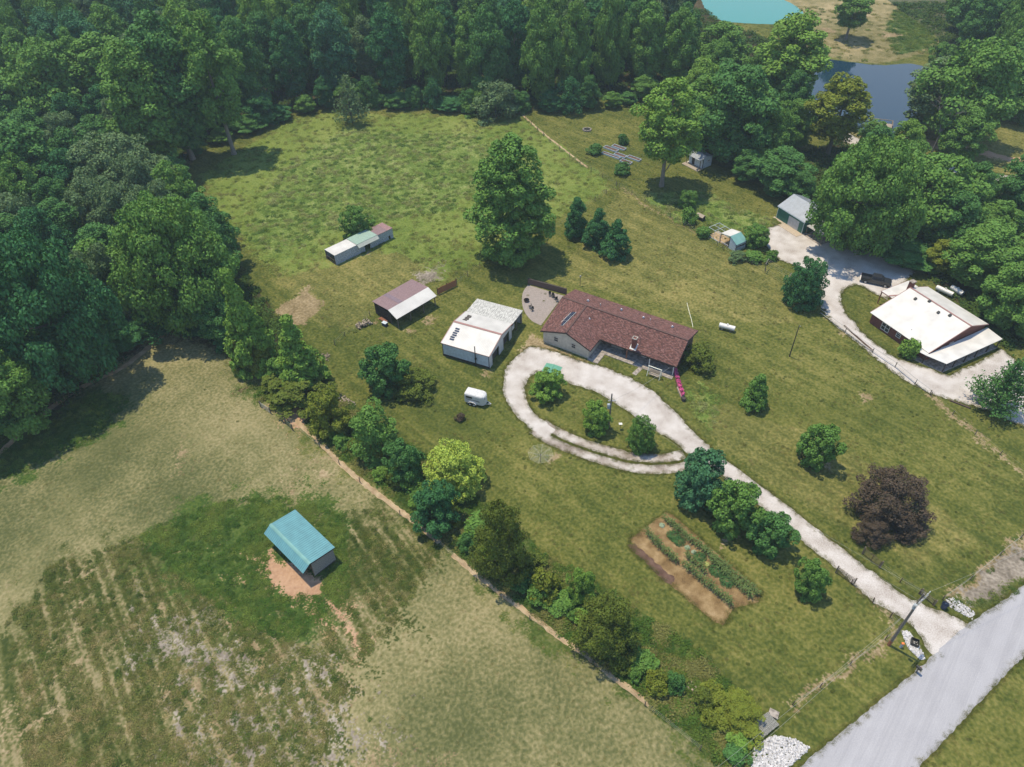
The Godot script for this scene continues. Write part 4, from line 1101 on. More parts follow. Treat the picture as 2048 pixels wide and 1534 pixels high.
func neighbour_house() -> void:
	var t := thing("brick_house", "red brick house with broad white metal roof and porch beside the gravel yard", "house", Vector3(75.4, 0, -110.66), 1.119)
	var L := 13.17; var w := 9.23; var wb := 5.54; var he := 2.3; var hr := 4.81; var hb := 3.13; var hp := 2.45; var hq := 2.1; var pw := 3.3; var pv := 8.7
	var cw := 3.36; var cv := 3.05; var cb := 4.2; var hc := 2.9
	roof(t, "roof_slope", Vector3(0, he, w), Vector3(L, he, w), Vector3(L, hr, 0), Vector3(0, hr, 0), M.white_metal, 0.0, 0.1)
	roof(t, "roof_slope", Vector3(0, hr, 0), Vector3(L, hr, 0), Vector3(L, hb, -wb), Vector3(0, hb, -wb), M.white_metal, 0.0, 0.1)
	roof(t, "porch_roof", Vector3(L + 0.05, hq - 0.02, pv + 1.2), Vector3(L + pw, hq, pv), Vector3(L + pw, hq, -wb), Vector3(L + 0.03, hp, -wb), M.white_metal, 0.0, 0.1)
	roof(t, "porch_roof", Vector3(L - 3.4, hq, w + 1.5), Vector3(L + 0.04, hq - 0.02, pv + 1.2), Vector3(L, he - 0.13, w - 0.1), Vector3(L - 3.4, he - 0.13, w - 0.1), M.white_metal, 0.0, 0.08)
	roof(t, "carport_roof", Vector3(-cw, hc, cv), Vector3(0.3, hc + 0.05, cv), Vector3(0.3, hc + 0.05, -cb), Vector3(-cw, hc, -cb), M.white_metal, 0.0, 0.1)
	var m := Mesher.new()
	m.span(Vector3(-0.05, hr + 0.03, 0), Vector3(L + 0.05, hr + 0.03, 0), 0.3, 0.06)
	part("ridge_cap", m, M.red_trim, t)
	m = Mesher.new()
	for x in [-0.03, L + 0.03]:
		m.span(Vector3(x, he - 0.04, w), Vector3(x, hr - 0.04, 0), 0.07, 0.18)
		m.span(Vector3(x, hr - 0.04, 0), Vector3(x, hb - 0.04, -wb), 0.07, 0.18)
	m.span(Vector3(-cw - 0.02, hc - 0.06, cv), Vector3(-cw - 0.02, hc - 0.06, -cb), 0.06, 0.16)
	m.span(Vector3(-cw, hc - 0.06, cv), Vector3(0, hc - 0.06, cv), 0.06, 0.16)
	m.span(Vector3(-cw * 0.45, hc + 0.06, cv), Vector3(-0.2, hc + 0.1, -0.2), 0.3, 0.06)
	part("fascia", m, M.red_trim, t)
	siding(t, "front_wall", [Vector2(0.3, 0), Vector2(L - 0.3, 0), Vector2(L - 0.3, he - 0.02), Vector2(0.3, he - 0.02)], w - 0.6, w - 0.4, M.brick)
	for x in [[0.5, 0.3], [L - 0.5, L - 0.3]]:
		siding(t, "gable_wall", [Vector2(-wb + 0.3, 0), Vector2(w - 0.61, 0), Vector2(w - 0.61, he + 0.05), Vector2(0, hr - 0.13), Vector2(-wb + 0.3, hb - 0.1)], x[0], x[1], M.brick, true)
	siding(t, "back_wall", [Vector2(0.51, 0), Vector2(L - 0.51, 0), Vector2(L - 0.51, hb - 0.15), Vector2(0.51, hb - 0.15)], -wb + 0.5, -wb + 0.3, M.brick)
	window(t, Vector3(3.7, 1.2, w - 0.4), 1.75, 1.6, Vector3(0, 0, 1), M.white_paint, true)
	window(t, Vector3(6.6, 1.35, w - 0.4), 0.95, 0.9, Vector3(0, 0, 1), M.white_paint)
	for q in [-3.0, 1.0, 5.0]:
		window(t, Vector3(L - 0.3, 1.2, q), 1.1, 1.2, Vector3(1, 0, 0), M.white_paint)
	boxed("door", Vector3(L - 0.27, 1.05, 3.0), Vector3(0.06, 2.05, 1.0), M.white_paint, t)
	m = Mesher.new()
	m.block([Vector2(L - 0.3, -wb), Vector2(L + pw, -wb), Vector2(L + pw, pv), Vector2(L, pv + 1.1), Vector2(L - 3.3, w + 1.4), Vector2(L - 3.3, w - 0.38), Vector2(L - 0.3, w - 0.38)], 0.0, 0.12)
	part("porch_floor", m, M.concrete, t)
	for q in [Vector2(L + pw - 0.15, -wb + 0.2), Vector2(L + pw - 0.15, -2.6), Vector2(L + pw - 0.15, 0.4), Vector2(L + pw - 0.15, 3.2), Vector2(L + pw - 0.15, 6.0), Vector2(L + pw - 0.15, pv - 0.2), Vector2(L - 0.1, pv + 1.0), Vector2(L - 3.2, w + 1.3)]:
		boxed("porch_post", Vector3(q.x, 1.05, q.y), Vector3(0.17, 1.98, 0.17), M.dark_wood, t)
	for q in [Vector2(-cw + 0.12, cv - 0.15), Vector2(-cw + 0.12, -cb + 0.15)]:
		boxed("carport_post", Vector3(q.x, hc * 0.5, q.y), Vector3(0.17, hc - 0.1, 0.17), M.rust_wood, t)
	m = Mesher.new()
	m.box(Vector3(-0.3, 2.9, -0.5), Vector3(0.75, 5.8, 0.9))
	var ch := part("chimney", m, M.brick, t)
	boxed("cap", Vector3(-0.3, 5.86, -0.5), Vector3(0.95, 0.12, 1.1), M.concrete, ch)
	for q in [Vector3(2.68, 4.20, 1.62), Vector3(4.65, 4.50, 0.43), Vector3(7.57, 4.30, 1.44), Vector3(9.28, 4.50, 0.66)]:
		var y := lerpf(hr, he, q.z / w)
		m = Mesher.new()
		m.box(Vector3(q.x, y + 0.14, q.z), Vector3(0.4, 0.32, 0.5), Basis(Vector3.RIGHT, 0.26))
		part("roof_vent", m, M.black_iron, t)
	m = Mesher.new()
	m.cyl(Vector3(7.6, 2.6, 7.4), 0.06, 0.4, 8)
	part("vent_pipe", m, M.steel, t)

func green_garage() -> void:
	var t := thing("green_garage", "green metal garage with pale blue-grey roof under the big tree", "garage", Vector3(64.5, 0, -147.18), 1.106)
	var L := 8.37; var w := 4.18; var he := 2.99; var hr := 4.81
	roof(t, "roof_slope", Vector3(0, he, w), Vector3(L, he, w), Vector3(L, hr, 0), Vector3(0, hr, 0), M.blue_grey_roof, 0.3, 0.08)
	roof(t, "roof_slope", Vector3(0, hr, 0), Vector3(L, hr, 0), Vector3(L, he, -w), Vector3(0, he, -w), M.blue_grey_roof, 0.3, 0.08)
	siding(t, "front_wall", [Vector2(0.2, 0), Vector2(3.6, 0), Vector2(3.6, 2.3), Vector2(6.8, 2.3), Vector2(6.8, 0), Vector2(L - 0.2, 0), Vector2(L - 0.2, he - 0.06), Vector2(0.2, he - 0.06)], w - 0.35, w - 0.2, M.green_siding)
	for x in [[0.35, 0.2], [L - 0.35, L - 0.2]]:
		siding(t, "gable_wall", [Vector2(-w + 0.2, 0), Vector2(w - 0.36, 0), Vector2(w - 0.36, he), Vector2(0, hr - 0.1), Vector2(-w + 0.2, he - 0.05)], x[0], x[1], M.green_siding, true)
	siding(t, "back_wall", [Vector2(0.36, 0), Vector2(L - 0.36, 0), Vector2(L - 0.36, he - 0.1), Vector2(0.36, he - 0.1)], -w + 0.35, -w + 0.2, M.green_siding)
	var d := boxed("garage_door", Vector3(5.2, 1.14, w - 0.3), Vector3(3.18, 2.27, 0.06), M.pale_siding, t)
	for k in 4:
		boxed("panel", Vector3(5.2, 0.3 + k * 0.565, w - 0.262), Vector3(3.12, 0.52, 0.02), M.pale_siding, d)
	var m := Mesher.new()
	for x in [0.22, L - 0.22]:
		m.box(Vector3(x, 1.45, w - 0.18), Vector3(0.1, 2.8, 0.05))
	m.span(Vector3(0, he - 0.12, w), Vector3(L, he - 0.12, w), 0.06, 0.14)
	part("trim", m, M.barn_siding, t)
	m = Mesher.new()
	m.block([Vector2(2.8, w - 0.19), Vector2(L + 0.2, w - 0.19), Vector2(L + 0.2, w + 1.7), Vector2(2.8, w + 1.7)], 0.0, 0.08)
	part("apron", m, M.apron, t)
	m = Mesher.new()
	m.block([Vector2(-0.3, w - 0.18), Vector2(2.75, w - 0.18), Vector2(2.75, w + 0.35), Vector2(-0.3, w + 0.35)], 0.0, 0.06)
	part("footing", m, M.apron, t)
	# the carport beside it, half hidden by the tree
	var c := thing("carport", "dark metal carport half hidden under the tree beside the green garage", "carport", Vector3(64.5, 0, -147.18), 1.106)
	roof(c, "roof", Vector3(L + 0.4, 2.3, w - 0.4), Vector3(L + 5.2, 2.2, w - 0.4), Vector3(L + 5.2, 2.3, -3.0), Vector3(L + 0.4, 2.4, -3.0), M.aged_white_metal, 0.3, 0.07)
	for q in [Vector2(L + 0.55, w - 0.6), Vector2(L + 5.0, w - 0.6), Vector2(L + 0.55, -2.8), Vector2(L + 5.0, -2.8), Vector2(L + 2.8, w - 0.6)]:
		boxed("post", Vector3(q.x, 1.1, q.y), Vector3(0.12, 2.2, 0.12), M.post_wood, c)
	m = Mesher.new()
	m.block([Vector2(L + 0.3, w - 0.2), Vector2(L + 5.2, w - 0.2), Vector2(L + 5.2, -3.0), Vector2(L + 0.3, -3.0)], 0.0, 0.06)
	part("slab", m, M.concrete, c)

func small_shed() -> void:
	var t := thing("garden_shed", "small white shed with grey tin roof and a shaded porch by the wood", "shed", Vector3(45.75, 0, -173.07), 0.979)
	var L := 4.9; var w := 3.8
	roof(t, "roof_slope", Vector3(0, 2.44, 0), Vector3(L, 2.44, 0), Vector3(L, 3.2, -w * 0.55), Vector3(0, 3.2, -w * 0.55), M.blue_grey_roof, 0.3, 0.06)
	roof(t, "roof_slope", Vector3(0, 3.2, -w * 0.55), Vector3(L, 3.2, -w * 0.55), Vector3(L, 2.5, -w * 1.2), Vector3(0, 2.5, -w * 1.2), M.blue_grey_roof, 0.3, 0.06)
	siding(t, "gable_wall", [Vector2(-w - 0.5, 0), Vector2(-1.0, 0), Vector2(-1.0, 2.6), Vector2(-w * 0.55, 3.05), Vector2(-w - 0.5, 2.4)], L - 0.3, L - 0.15, M.barn_siding, true)
	siding(t, "gable_wall", [Vector2(-w - 0.5, 0), Vector2(-1.0, 0), Vector2(-1.0, 2.6), Vector2(-w * 0.55, 3.05), Vector2(-w - 0.5, 2.4)], 0.3, 0.15, M.barn_siding, true)
	siding(t, "front_wall", [Vector2(0.3, 0), Vector2(L - 0.31, 0), Vector2(L - 0.31, 2.6), Vector2(0.3, 2.6)], -1.2, -1.05, M.barn_siding)
	siding(t, "back_wall", [Vector2(0.3, 0), Vector2(L - 0.31, 0), Vector2(L - 0.31, 2.3), Vector2(0.3, 2.3)], -w - 0.35, -w - 0.45, M.barn_siding)
	window(t, Vector3(L - 0.15, 1.7, -3.1), 1.0, 0.55, Vector3(1, 0, 0), M.white_paint)
	for q in [0.15, L - 0.15]:
		boxed("porch_post", Vector3(q, 1.2, -0.15), Vector3(0.12, 2.38, 0.12), M.post_wood, t)
	boxed("corner_trim", Vector3(L - 0.14, 1.25, -1.15), Vector3(0.06, 2.5, 0.2), M.dark_wood, t)
	boxed("door", Vector3(1.6, 1.0, -1.03), Vector3(0.9, 2.0, 0.05), M.dark_wood, t)
	var m := Mesher.new()
	m.block([Vector2(-0.3, 1.0), Vector2(L + 0.2, 1.0), Vector2(L + 0.2, -1.0), Vector2(-0.3, -1.0)], 0.0, 0.15)
	part("porch_floor", m, M.bleached_wood, t)
	boxed("bench", Vector3(0.9, 0.45, -0.6), Vector3(1.3, 0.08, 0.4), M.white_paint, t)

func chicken_coop() -> void:
	var t := thing("chicken_coop", "small coop with white and teal roof panels and a wire run", "coop", Vector3(45.89, 0, -135.44), 1.015)
	var L := 4.7; var w := 3.15; var s := 2.55; var p := 3.6; var h1 := 2.38; var h2 := 2.88; var h3 := 1.82; var hp := 2.06
	roof(t, "roof_panel", Vector3(0, h1, 0), Vector3(s, h2, 0), Vector3(s, h2, -w), Vector3(0, h1, -w), M.white_metal, 0.0, 0.05)
	roof(t, "roof_panel", Vector3(s, h2, 0), Vector3(L, h3, 0), Vector3(L, h3, -w), Vector3(s, h2, -w), M.teal_ridge, 0.0, 0.05)
	siding(t, "front_wall", [Vector2(s + 0.1, 0), Vector2(L - 0.1, 0), Vector2(L - 0.1, h3 - 0.1), Vector2(s + 0.1, h2 - 0.1)], -0.16, -0.08, M.barn_siding)
	siding(t, "back_wall", [Vector2(0.1, 0), Vector2(L - 0.1, 0), Vector2(L - 0.1, h3 - 0.1), Vector2(s, h2 - 0.1), Vector2(0.1, h1 - 0.1)], -w + 0.08, -w + 0.16, M.pale_wood)
	siding(t, "end_wall", [Vector2(-w + 0.17, 0), Vector2(-0.17, 0), Vector2(-0.17, 0.9), Vector2(-w + 0.17, 0.9)], L - 0.18, L - 0.1, M.galvanized, true)
	siding(t, "end_wall", [Vector2(-w + 0.17, 1.25), Vector2(-0.17, 1.25), Vector2(-0.17, h3 - 0.12), Vector2(-w + 0.17, h3 - 0.12)], L - 0.18, L - 0.1, M.galvanized, true)
	for q in [Vector2(0.06, -0.08), Vector2(0.06, -w + 0.08), Vector2(s, -0.1), Vector2(L - 0.14, -0.12), Vector2(L - 0.14, -w + 0.12)]:
		var y: float = h1 if q.x < 1.0 else (h2 if q.x < 3.0 else h3)
		boxed("post", Vector3(q.x, (y - 0.08) * 0.5, q.y), Vector3(0.1, y - 0.08, 0.1), M.dark_wood, t)
	boxed("door", Vector3(1.3, 0.45, -0.1), Vector3(2.3, 0.1, 0.06), M.white_paint, t)
	# the run: pale pipe frame, bare soil
	var r := Mesher.new()
	for x in [-p, -p * 0.5, -0.1]:
		for z in [0.0, -w]:
			r.box(Vector3(x, hp * 0.5, z), Vector3(0.06, hp, 0.06))
		r.box(Vector3(x, hp, -w * 0.5), Vector3(0.06, 0.06, w))
	for z in [0.0, -w * 0.5, -w]:
		r.box(Vector3(-p * 0.5, hp + 0.002, z), Vector3(p, 0.06, 0.06))
	for z in [0.0, -w]:
		r.box(Vector3(-p * 0.5, 0.06, z), Vector3(p, 0.1, 0.06))
	part("run_frame", r, M.barn_siding, t)
	r = Mesher.new()
	r.block([Vector2(-p + 0.05, -0.05), Vector2(L - 0.25, -0.2), Vector2(L - 0.25, -w + 0.2), Vector2(-p + 0.05, -w + 0.05)], 0.0, 0.03)
	part("run_soil", r, M.clay_path, t)

# ---------------------------------------------------------------- yard things
func heading(a: Vector2, b: Vector2) -> float:
	return (b - a).angle()

func pickup() -> void:
	var a: Vector2 = Vector2(71.07, -120.18)
	var b: Vector2 = Vector2(75.92, -117.88)
	var t := thing("pickup_truck", "black crew cab pickup truck parked on the gravel yard", "pickup", xz((a + b) * 0.5), heading(a, b))
	# side outline of the body, extruded across; x forward
	var m := Mesher.new()
	var hw := 0.93
	m.wall_x([Vector2(0.55, 0.42), Vector2(2.75, 0.42), Vector2(2.85, 0.62), Vector2(2.80, 1.02), Vector2(2.6, 1.12), Vector2(1.45, 1.2), Vector2(0.55, 1.22)], -hw, hw)
	m.wall_x([Vector2(-0.98, 0.42), Vector2(0.549, 0.42), Vector2(0.549, 1.22), Vector2(-0.98, 1.22)], -hw, hw)
	var body := part("body", m, M.car_black, t)
	m = Mesher.new()   # the bed: floor, two sides, tailgate
	m.box(Vector3(-1.9, 0.62, 0), Vector3(1.83, 0.12, 1.8))
	for s in [-1, 1]: m.box(Vector3(-1.9, 0.84, s * (hw - 0.05)), Vector3(1.83, 0.78, 0.1))
	m.box(Vector3(-2.83, 0.86, 0), Vector3(0.07, 0.7, 1.84))
	part("bed", m, M.car_black, t)
	m = Mesher.new()   # cab: narrowing to the roof
	var lo := [Vector3(-0.97, 1.22, -0.88), Vector3(1.5, 1.2, -0.88), Vector3(1.5, 1.2, 0.88), Vector3(-0.97, 1.22, 0.88)]
	var hi := [Vector3(-0.78, 1.86, -0.68), Vector3(0.75, 1.88, -0.68), Vector3(0.75, 1.88, 0.68), Vector3(-0.78, 1.86, 0.68)]
	m.quad(hi[3], hi[2], hi[1], hi[0])
	for k in 4:
		var k2 := (k + 1) % 4
		m.quad(lo[k2], lo[k], hi[k], hi[k2])
	var cab := part("cab", m, M.car_black, t)
	for s in [-1, 1]:
		for q in [[-0.75, 0.05], [0.12, 0.85]]:
			m = Mesher.new()
			var p := [Vector3(q[0], 1.3, s * 0.865), Vector3(q[1] + 0.25 * float(q[1] > 0.5), 1.3, s * 0.865), Vector3(q[1] - 0.08, 1.76, s * 0.73), Vector3(q[0] + 0.08, 1.76, s * 0.73)]
			if s > 0: m.slab(p[0], p[1], p[2], p[3], 0.02)
			else: m.slab(p[1], p[0], p[3], p[2], 0.02)
			part("side_window", m, M.glass_dark, cab)
	m = Mesher.new()
	m.slab(Vector3(1.46, 1.26, 0.76), Vector3(1.46, 1.26, -0.76), Vector3(0.86, 1.82, -0.62), Vector3(0.86, 1.82, 0.62), 0.02)
	part("windscreen", m, M.glass_dark, cab)
	for x in [-1.85, 1.85]:
		for s in [-1, 1]:
			m = Mesher.new()
			m.tube([Vector3(x, 0.38, s * 0.70), Vector3(x, 0.38, s * 0.96)], [0.38, 0.38], 16)
			var wh := part("wheel", m, M.rubber, t)
			m = Mesher.new()
			m.tube([Vector3(x, 0.38, s * 0.95), Vector3(x, 0.38, s * 0.975)], [0.24, 0.22], 12)
			part("rim", m, M.steel, wh)
	for s in [-1, 1]:
		boxed("headlight", Vector3(2.8, 0.9, s * 0.72), Vector3(0.1, 0.2, 0.32), M.chrome, t)
		boxed("tail_light", Vector3(-2.865, 0.95, s * 0.83), Vector3(0.04, 0.36, 0.14), M.lamp_amber, t)
		boxed("mirror", Vector3(1.2, 1.28, s * 1.0), Vector3(0.12, 0.2, 0.2), M.car_black, t)
	boxed("bumper", Vector3(-2.93, 0.52, 0), Vector3(0.14, 0.2, 1.8), M.chrome, t)
	boxed("bumper", Vector3(2.88, 0.5, 0), Vector3(0.14, 0.2, 1.8), M.chrome, t)

func horse_trailer() -> void:
	var a: Vector2 = Vector2(-7.55, -88.40)
	var b: Vector2 = Vector2(-4.31, -87.07)
	var t := thing("horse_trailer", "white rounded horse trailer parked alone on the lawn", "trailer", xz(a.lerp(b, 0.45)), heading(a, b))
	var m := Mesher.new()
	# cross-section with a rounded roof, tapering to a rounded nose
	var sec := func(x: float, w: float, top: float) -> Array:
		var r := []
		for q in [Vector2(1, 0.0), Vector2(1, 0.5), Vector2(1.0, 0.8), Vector2(0.93, 0.92), Vector2(0.75, 0.985), Vector2(0.3, 1.0), Vector2(-0.3, 1.0), Vector2(-0.75, 0.985), Vector2(-0.93, 0.92), Vector2(-1, 0.8), Vector2(-1, 0.5), Vector2(-1, 0.0)]:
			r.append(Vector3(x, 0.45 + q.y * (top - 0.45), q.x * w))
		return r
	var secs := [sec.call(-1.75, 0.9, 2.32), sec.call(-1.7, 0.95, 2.4), sec.call(1.0, 0.95, 2.4), sec.call(1.4, 0.88, 2.36), sec.call(1.7, 0.66, 2.22), sec.call(1.85, 0.35, 2.0)]
	for i in secs.size() - 1:
		for k in 11:
			m.quad(secs[i][k], secs[i + 1][k], secs[i + 1][k + 1], secs[i][k + 1])
	for e in [0, secs.size() - 1]:
		for k in range(1, 11):
			if e == 0: m.tri(secs[e][0], secs[e][k], secs[e][k + 1])
			else: m.tri(secs[e][0], secs[e][k + 1], secs[e][k])
	m.quad(Vector3(-1.7, 0.46, -0.9), Vector3(1.4, 0.46, -0.9), Vector3(1.4, 0.46, 0.9), Vector3(-1.7, 0.46, 0.9))
	for k in range(0, m.n.size()):
		pass
	part("body", m, M.trailer_white, t)
	for s in [-1, 1]:
		boxed("side_opening", Vector3(-0.9, 1.75, s * 0.955), Vector3(1.1, 0.45, 0.03), M.glass_dark, t)
		boxed("stripe", Vector3(-0.2, 1.25, s * 0.96), Vector3(2.4, 0.12, 0.02), M.navy_plastic, t)
		m = Mesher.new()
		var pts := []
		for k in 9:
			var an := PI * k / 8.0
			pts.append(Vector3(-0.35 + cos(an) * 0.75, 0.42 + sin(an) * 0.5, s * 1.06))
		for k in 8:
			m.span(pts[k], pts[k + 1], 0.28, 0.04)
		part("fender", m, M.trailer_white, t)
		for x in [-0.72, 0.02]:
			m = Mesher.new()
			m.tube([Vector3(x, 0.33, s * 0.95), Vector3(x, 0.33, s * 1.14)], [0.33, 0.33], 14)
			var wh := part("wheel", m, M.rubber, t)
			m = Mesher.new()
			m.tube([Vector3(x, 0.33, s * 1.13), Vector3(x, 0.33, s * 1.15)], [0.18, 0.16], 10)
			part("rim", m, M.white_paint, wh)
	m = Mesher.new()
	for s in [-1, 1]: m.span(Vector3(1.5, 0.5, s * 0.5), Vector3(2.75, 0.5, 0), 0.1, 0.1)
	part("tongue", m, M.steel, t)
	m = Mesher.new()
	m.tube([Vector3(2.45, 0.02, 0.0), Vector3(2.45, 0.8, 0)], [0.05, 0.05], 8)
	part("jack", m, M.steel, t)
	boxed("window", Vector3(1.72, 1.75, 0.34), Vector3(0.05, 0.3, 0.36), M.glass_dark, t, Basis(Vector3.UP, 0.5))

func propane_tank(at: Vector2, dir: Vector2, len: float, label: String) -> void:
	var t := thing("propane_tank", label, "tank", xz(at), dir.angle(), "propane tanks")
	var m := Mesher.new()
	var r := 0.48
	var pts := []; var rad := []
	for k in 6:
		var a := PI / 2 * k / 5.0
		pts.append(Vector3(-len * 0.5 + r * 0.7 * (1.0 - sin(a)), 0.78, 0)); rad.append(maxf(0.02, r * cos(PI / 2 - a)))
	for k in 6:
		var a := PI / 2 * k / 5.0
		pts.append(Vector3(len * 0.5 - r * 0.7 * (1.0 - cos(a)), 0.78, 0)); rad.append(maxf(0.02, r * cos(a)))
	m.tube(pts, rad, 16)
	part("tank_body", m, M.tank_white, t)
	m = Mesher.new()
	m.cyl(Vector3(0, 1.22, 0), 0.18, 0.2, 10)
	part("valve_dome", m, M.tank_white, t)
	for x in [-len * 0.28, len * 0.28]:
		boxed("foot", Vector3(x, 0.17, 0), Vector3(0.25, 0.34, 0.7), M.concrete, t)

func chair(at: Vector2, yaw: float, label: String) -> void:
	var t := thing("patio_chair", label, "chair", xz(at, 0.06), yaw, "chairs on the patio")
	boxed("seat", Vector3(0, 0.42, 0), Vector3(0.5, 0.05, 0.5), M.black_iron, t)
	boxed("backrest", Vector3(-0.25, 0.72, 0), Vector3(0.05, 0.55, 0.5), M.black_iron, t)
	for x in [-0.22, 0.22]:
		for z in [-0.22, 0.22]:
			boxed("leg", Vector3(x, 0.2, z), Vector3(0.04, 0.4, 0.04), M.steel, t)

func stones(called: String, label: String, pts: Array, count: int, lo: float, hi: float, mt: Material) -> void:
	# a heap of loose angular stones nobody could count
	var pk := PackedVector2Array(pts)
	var r := Rect2(pk[0], Vector2.ZERO)
	for p in pk: r = r.expand(p)
	var m := Mesher.new()
	var k := 0
	while k < count:
		var p := Vector2(rng.randf_range(r.position.x, r.end.x), rng.randf_range(r.position.y, r.end.y))
		k += 1
		if not Geometry2D.is_point_in_polygon(p, pk): continue
		var s := rng.randf_range(lo, hi)
		m.tint = Color.WHITE * rng.randf_range(0.6, 1.05)
		var b := Basis.from_euler(Vector3(rng.randf() * TAU, rng.randf() * TAU, rng.randf() * TAU))
		# an irregular octahedron
		var c := xz(p, s * rng.randf_range(0.15, 0.4))
		var q := []
		for d in [Vector3.RIGHT, Vector3.LEFT, Vector3.UP, Vector3.DOWN, Vector3.BACK, Vector3.FORWARD]:
			q.append(c + b * (d * s * rng.randf_range(0.35, 0.65)))
		for f in [[0, 2, 4], [2, 1, 4], [1, 3, 4], [3, 0, 4], [2, 0, 5], [1, 2, 5], [3, 1, 5], [0, 3, 5]]:
			m.tri(q[f[0]], q[f[1]], q[f[2]])
	var o := shape(numbered(called), m.mesh(), mt, self)
	meta(o, label, "stones", "", "stuff")

func yard_things() -> void:
	pickup()
	horse_trailer()
	propane_tank(Vector2(40.40, -105.36), Vector2(41.65, -104.72) - Vector2(39.14, -106.01), 2.9, "white propane tank alone on the lawn right of the ranch house")
	propane_tank(Vector2(85.30, -114.77), Vector2(86.10, -113.74) - Vector2(84.48, -115.81), 3.3, "larger white propane tank just behind the brick house")
	propane_tank(Vector2(87.78, -114.82), Vector2(88.17, -113.98) - Vector2(87.39, -115.68), 2.6, "white propane tank nearer the wood behind the brick house")

	# patio with its brick wall, chairs and fire bowl
	var m := Mesher.new()
	var arc := smooth([Vector2(3.78, -121.47), Vector2(2.69, -118.93), Vector2(2.39, -115.60), Vector2(2.89, -112.34), Vector2(4.14, -109.62), Vector2(5.80, -108.17)], 0.5)
	m.block(arc + [Vector2(9.93, -116.09), Vector2(10.82, -117.39)], 0.0, 0.06)
	lone("patio", m, M.patio, "rounded concrete patio at the left end of the ranch house", "patio")
	m = Mesher.new()
	var w0: Vector2 = Vector2(3.80, -121.99)
	var w1: Vector2 = Vector2(11.36, -118.04)
	var wall := thing("patio_wall", "low dark brick wall along the back of the patio", "wall", xz(w0), heading(w0, w1))
	var wl := w0.distance_to(w1)
	boxed("masonry", Vector3(wl * 0.5, 0.6, 0), Vector3(wl, 1.2, 0.3), M.porch_brick, wall)
	boxed("coping", Vector3(wl * 0.5, 1.24, 0), Vector3(wl, 0.08, 0.38), M.dark_wood, wall)
	var names := ["black patio chair nearest the house wall on the patio", "black patio chair second from the house wall", "black patio chair third from the house, near the brick wall", "black patio chair farthest from the house along the brick wall", "black patio chair at the rounded edge near the fire bowl", "small black chair lowest on the rounded patio edge"]
	var spots: Array = [Vector2(9.31, -115.63), Vector2(8.96, -116.30), Vector2(8.50, -116.99), Vector2(8.03, -117.51), Vector2(3.91, -113.74), Vector2(4.26, -112.76)]
	for k in 6:
		chair(spots[k], [1.2, 0.6, 2.0, 1.5, 3.0, 2.4][k], names[k])
	m = Mesher.new()
	m.tube([Vector3(0, 0, 0), Vector3(0, 0.45, 0), Vector3(0, 0.45, 0), Vector3(0, 0.2, 0)], [0.45, 0.55, 0.42, 0.3], 14)
	lone("fire_bowl", m, M.rust_pipe, "round dark fire bowl standing on the patio", "fire bowl", xz(Vector2(3.29, -115.89), 0.06))

	# porch swing on a white frame
	var sw := thing("porch_swing", "white wooden swing on a frame in front of the porch", "swing", xz(Vector2(24.84, -93.06)), 0.574)
	for s in [-1, 1]:
		m = Mesher.new()
		m.span(Vector3(s * 1.15, 0, 0.5), Vector3(s * 1.15, 1.95, 0), 0.1, 0.1)
		m.span(Vector3(s * 1.15, 0, -0.5), Vector3(s * 1.15, 1.95, 0), 0.1, 0.1)
		part("frame_leg", m, M.cord_white, sw)
	boxed("top_beam", Vector3(0, 2.0, 0), Vector3(2.5, 0.12, 0.12), M.cord_white, sw)
	for k in 5:
		boxed("seat_slat", Vector3(0, 0.55, -0.2 + k * 0.14), Vector3(1.9, 0.04, 0.11), M.bleached_wood, sw)
	for k in 4:
		boxed("back_slat", Vector3(0, 0.68 + k * 0.14, -0.3 - k * 0.03), Vector3(1.9, 0.11, 0.04), M.bleached_wood, sw)
	for s in [-1, 1]:
		m = Mesher.new()
		m.span(Vector3(s * 0.9, 0.55, 0.3), Vector3(s * 0.9, 1.96, 0), 0.03, 0.03)
		part("chain", m, M.steel, sw)

	# picnic bench in the porch shade
	var pb := thing("porch_bench", "grey wooden bench against the shaded porch wall", "bench", xz(Vector2(19.13, -99.88), 0.13), 0.574)
	boxed("seat", Vector3(0, 0.45, 0), Vector3(2.4, 0.06, 0.45), M.grey_boards, pb)
	boxed("backrest", Vector3(0, 0.8, -0.25), Vector3(2.4, 0.4, 0.05), M.grey_boards, pb)
	for x in [-1.0, 1.0]: boxed("leg", Vector3(x, 0.22, 0), Vector3(0.08, 0.44, 0.4), M.grey_boards, pb)

	# front walk
	m = Mesher.new()
	m.poly([Vector2(22.92, -96.04), Vector2(23.46, -95.48), Vector2(21.75, -93.44), Vector2(21.12, -93.99)], 0.03)
	structure("front_walk", m, M.concrete, "short concrete walk from the porch to the drive")

	# raised flower border with its timber edge and the barrel planter at its end
	var fl: Array = [Vector2(28.42, -94.49), Vector2(28.90, -94.21), Vector2(29.00, -90.10), Vector2(29.09, -87.87), Vector2(28.58, -87.41), Vector2(28.28, -89.88)]
	var fb := thing("flower_border", "raised border of bright pink flowers beside the porch corner", "flower bed")
	m = Mesher.new()
	m.block(fl, 0.0, 0.35)
	part("soil", m, M.tilled_soil, fb)
	m = Mesher.new()
	for k in 5:
		m.span(xz(fl[k], 0.2), xz(fl[(k + 1) % 6], 0.2), 0.16, 0.42)
	part("timber_edge", m, M.bleached_wood, fb)
	m = Mesher.new()
	var pk := PackedVector2Array(fl)
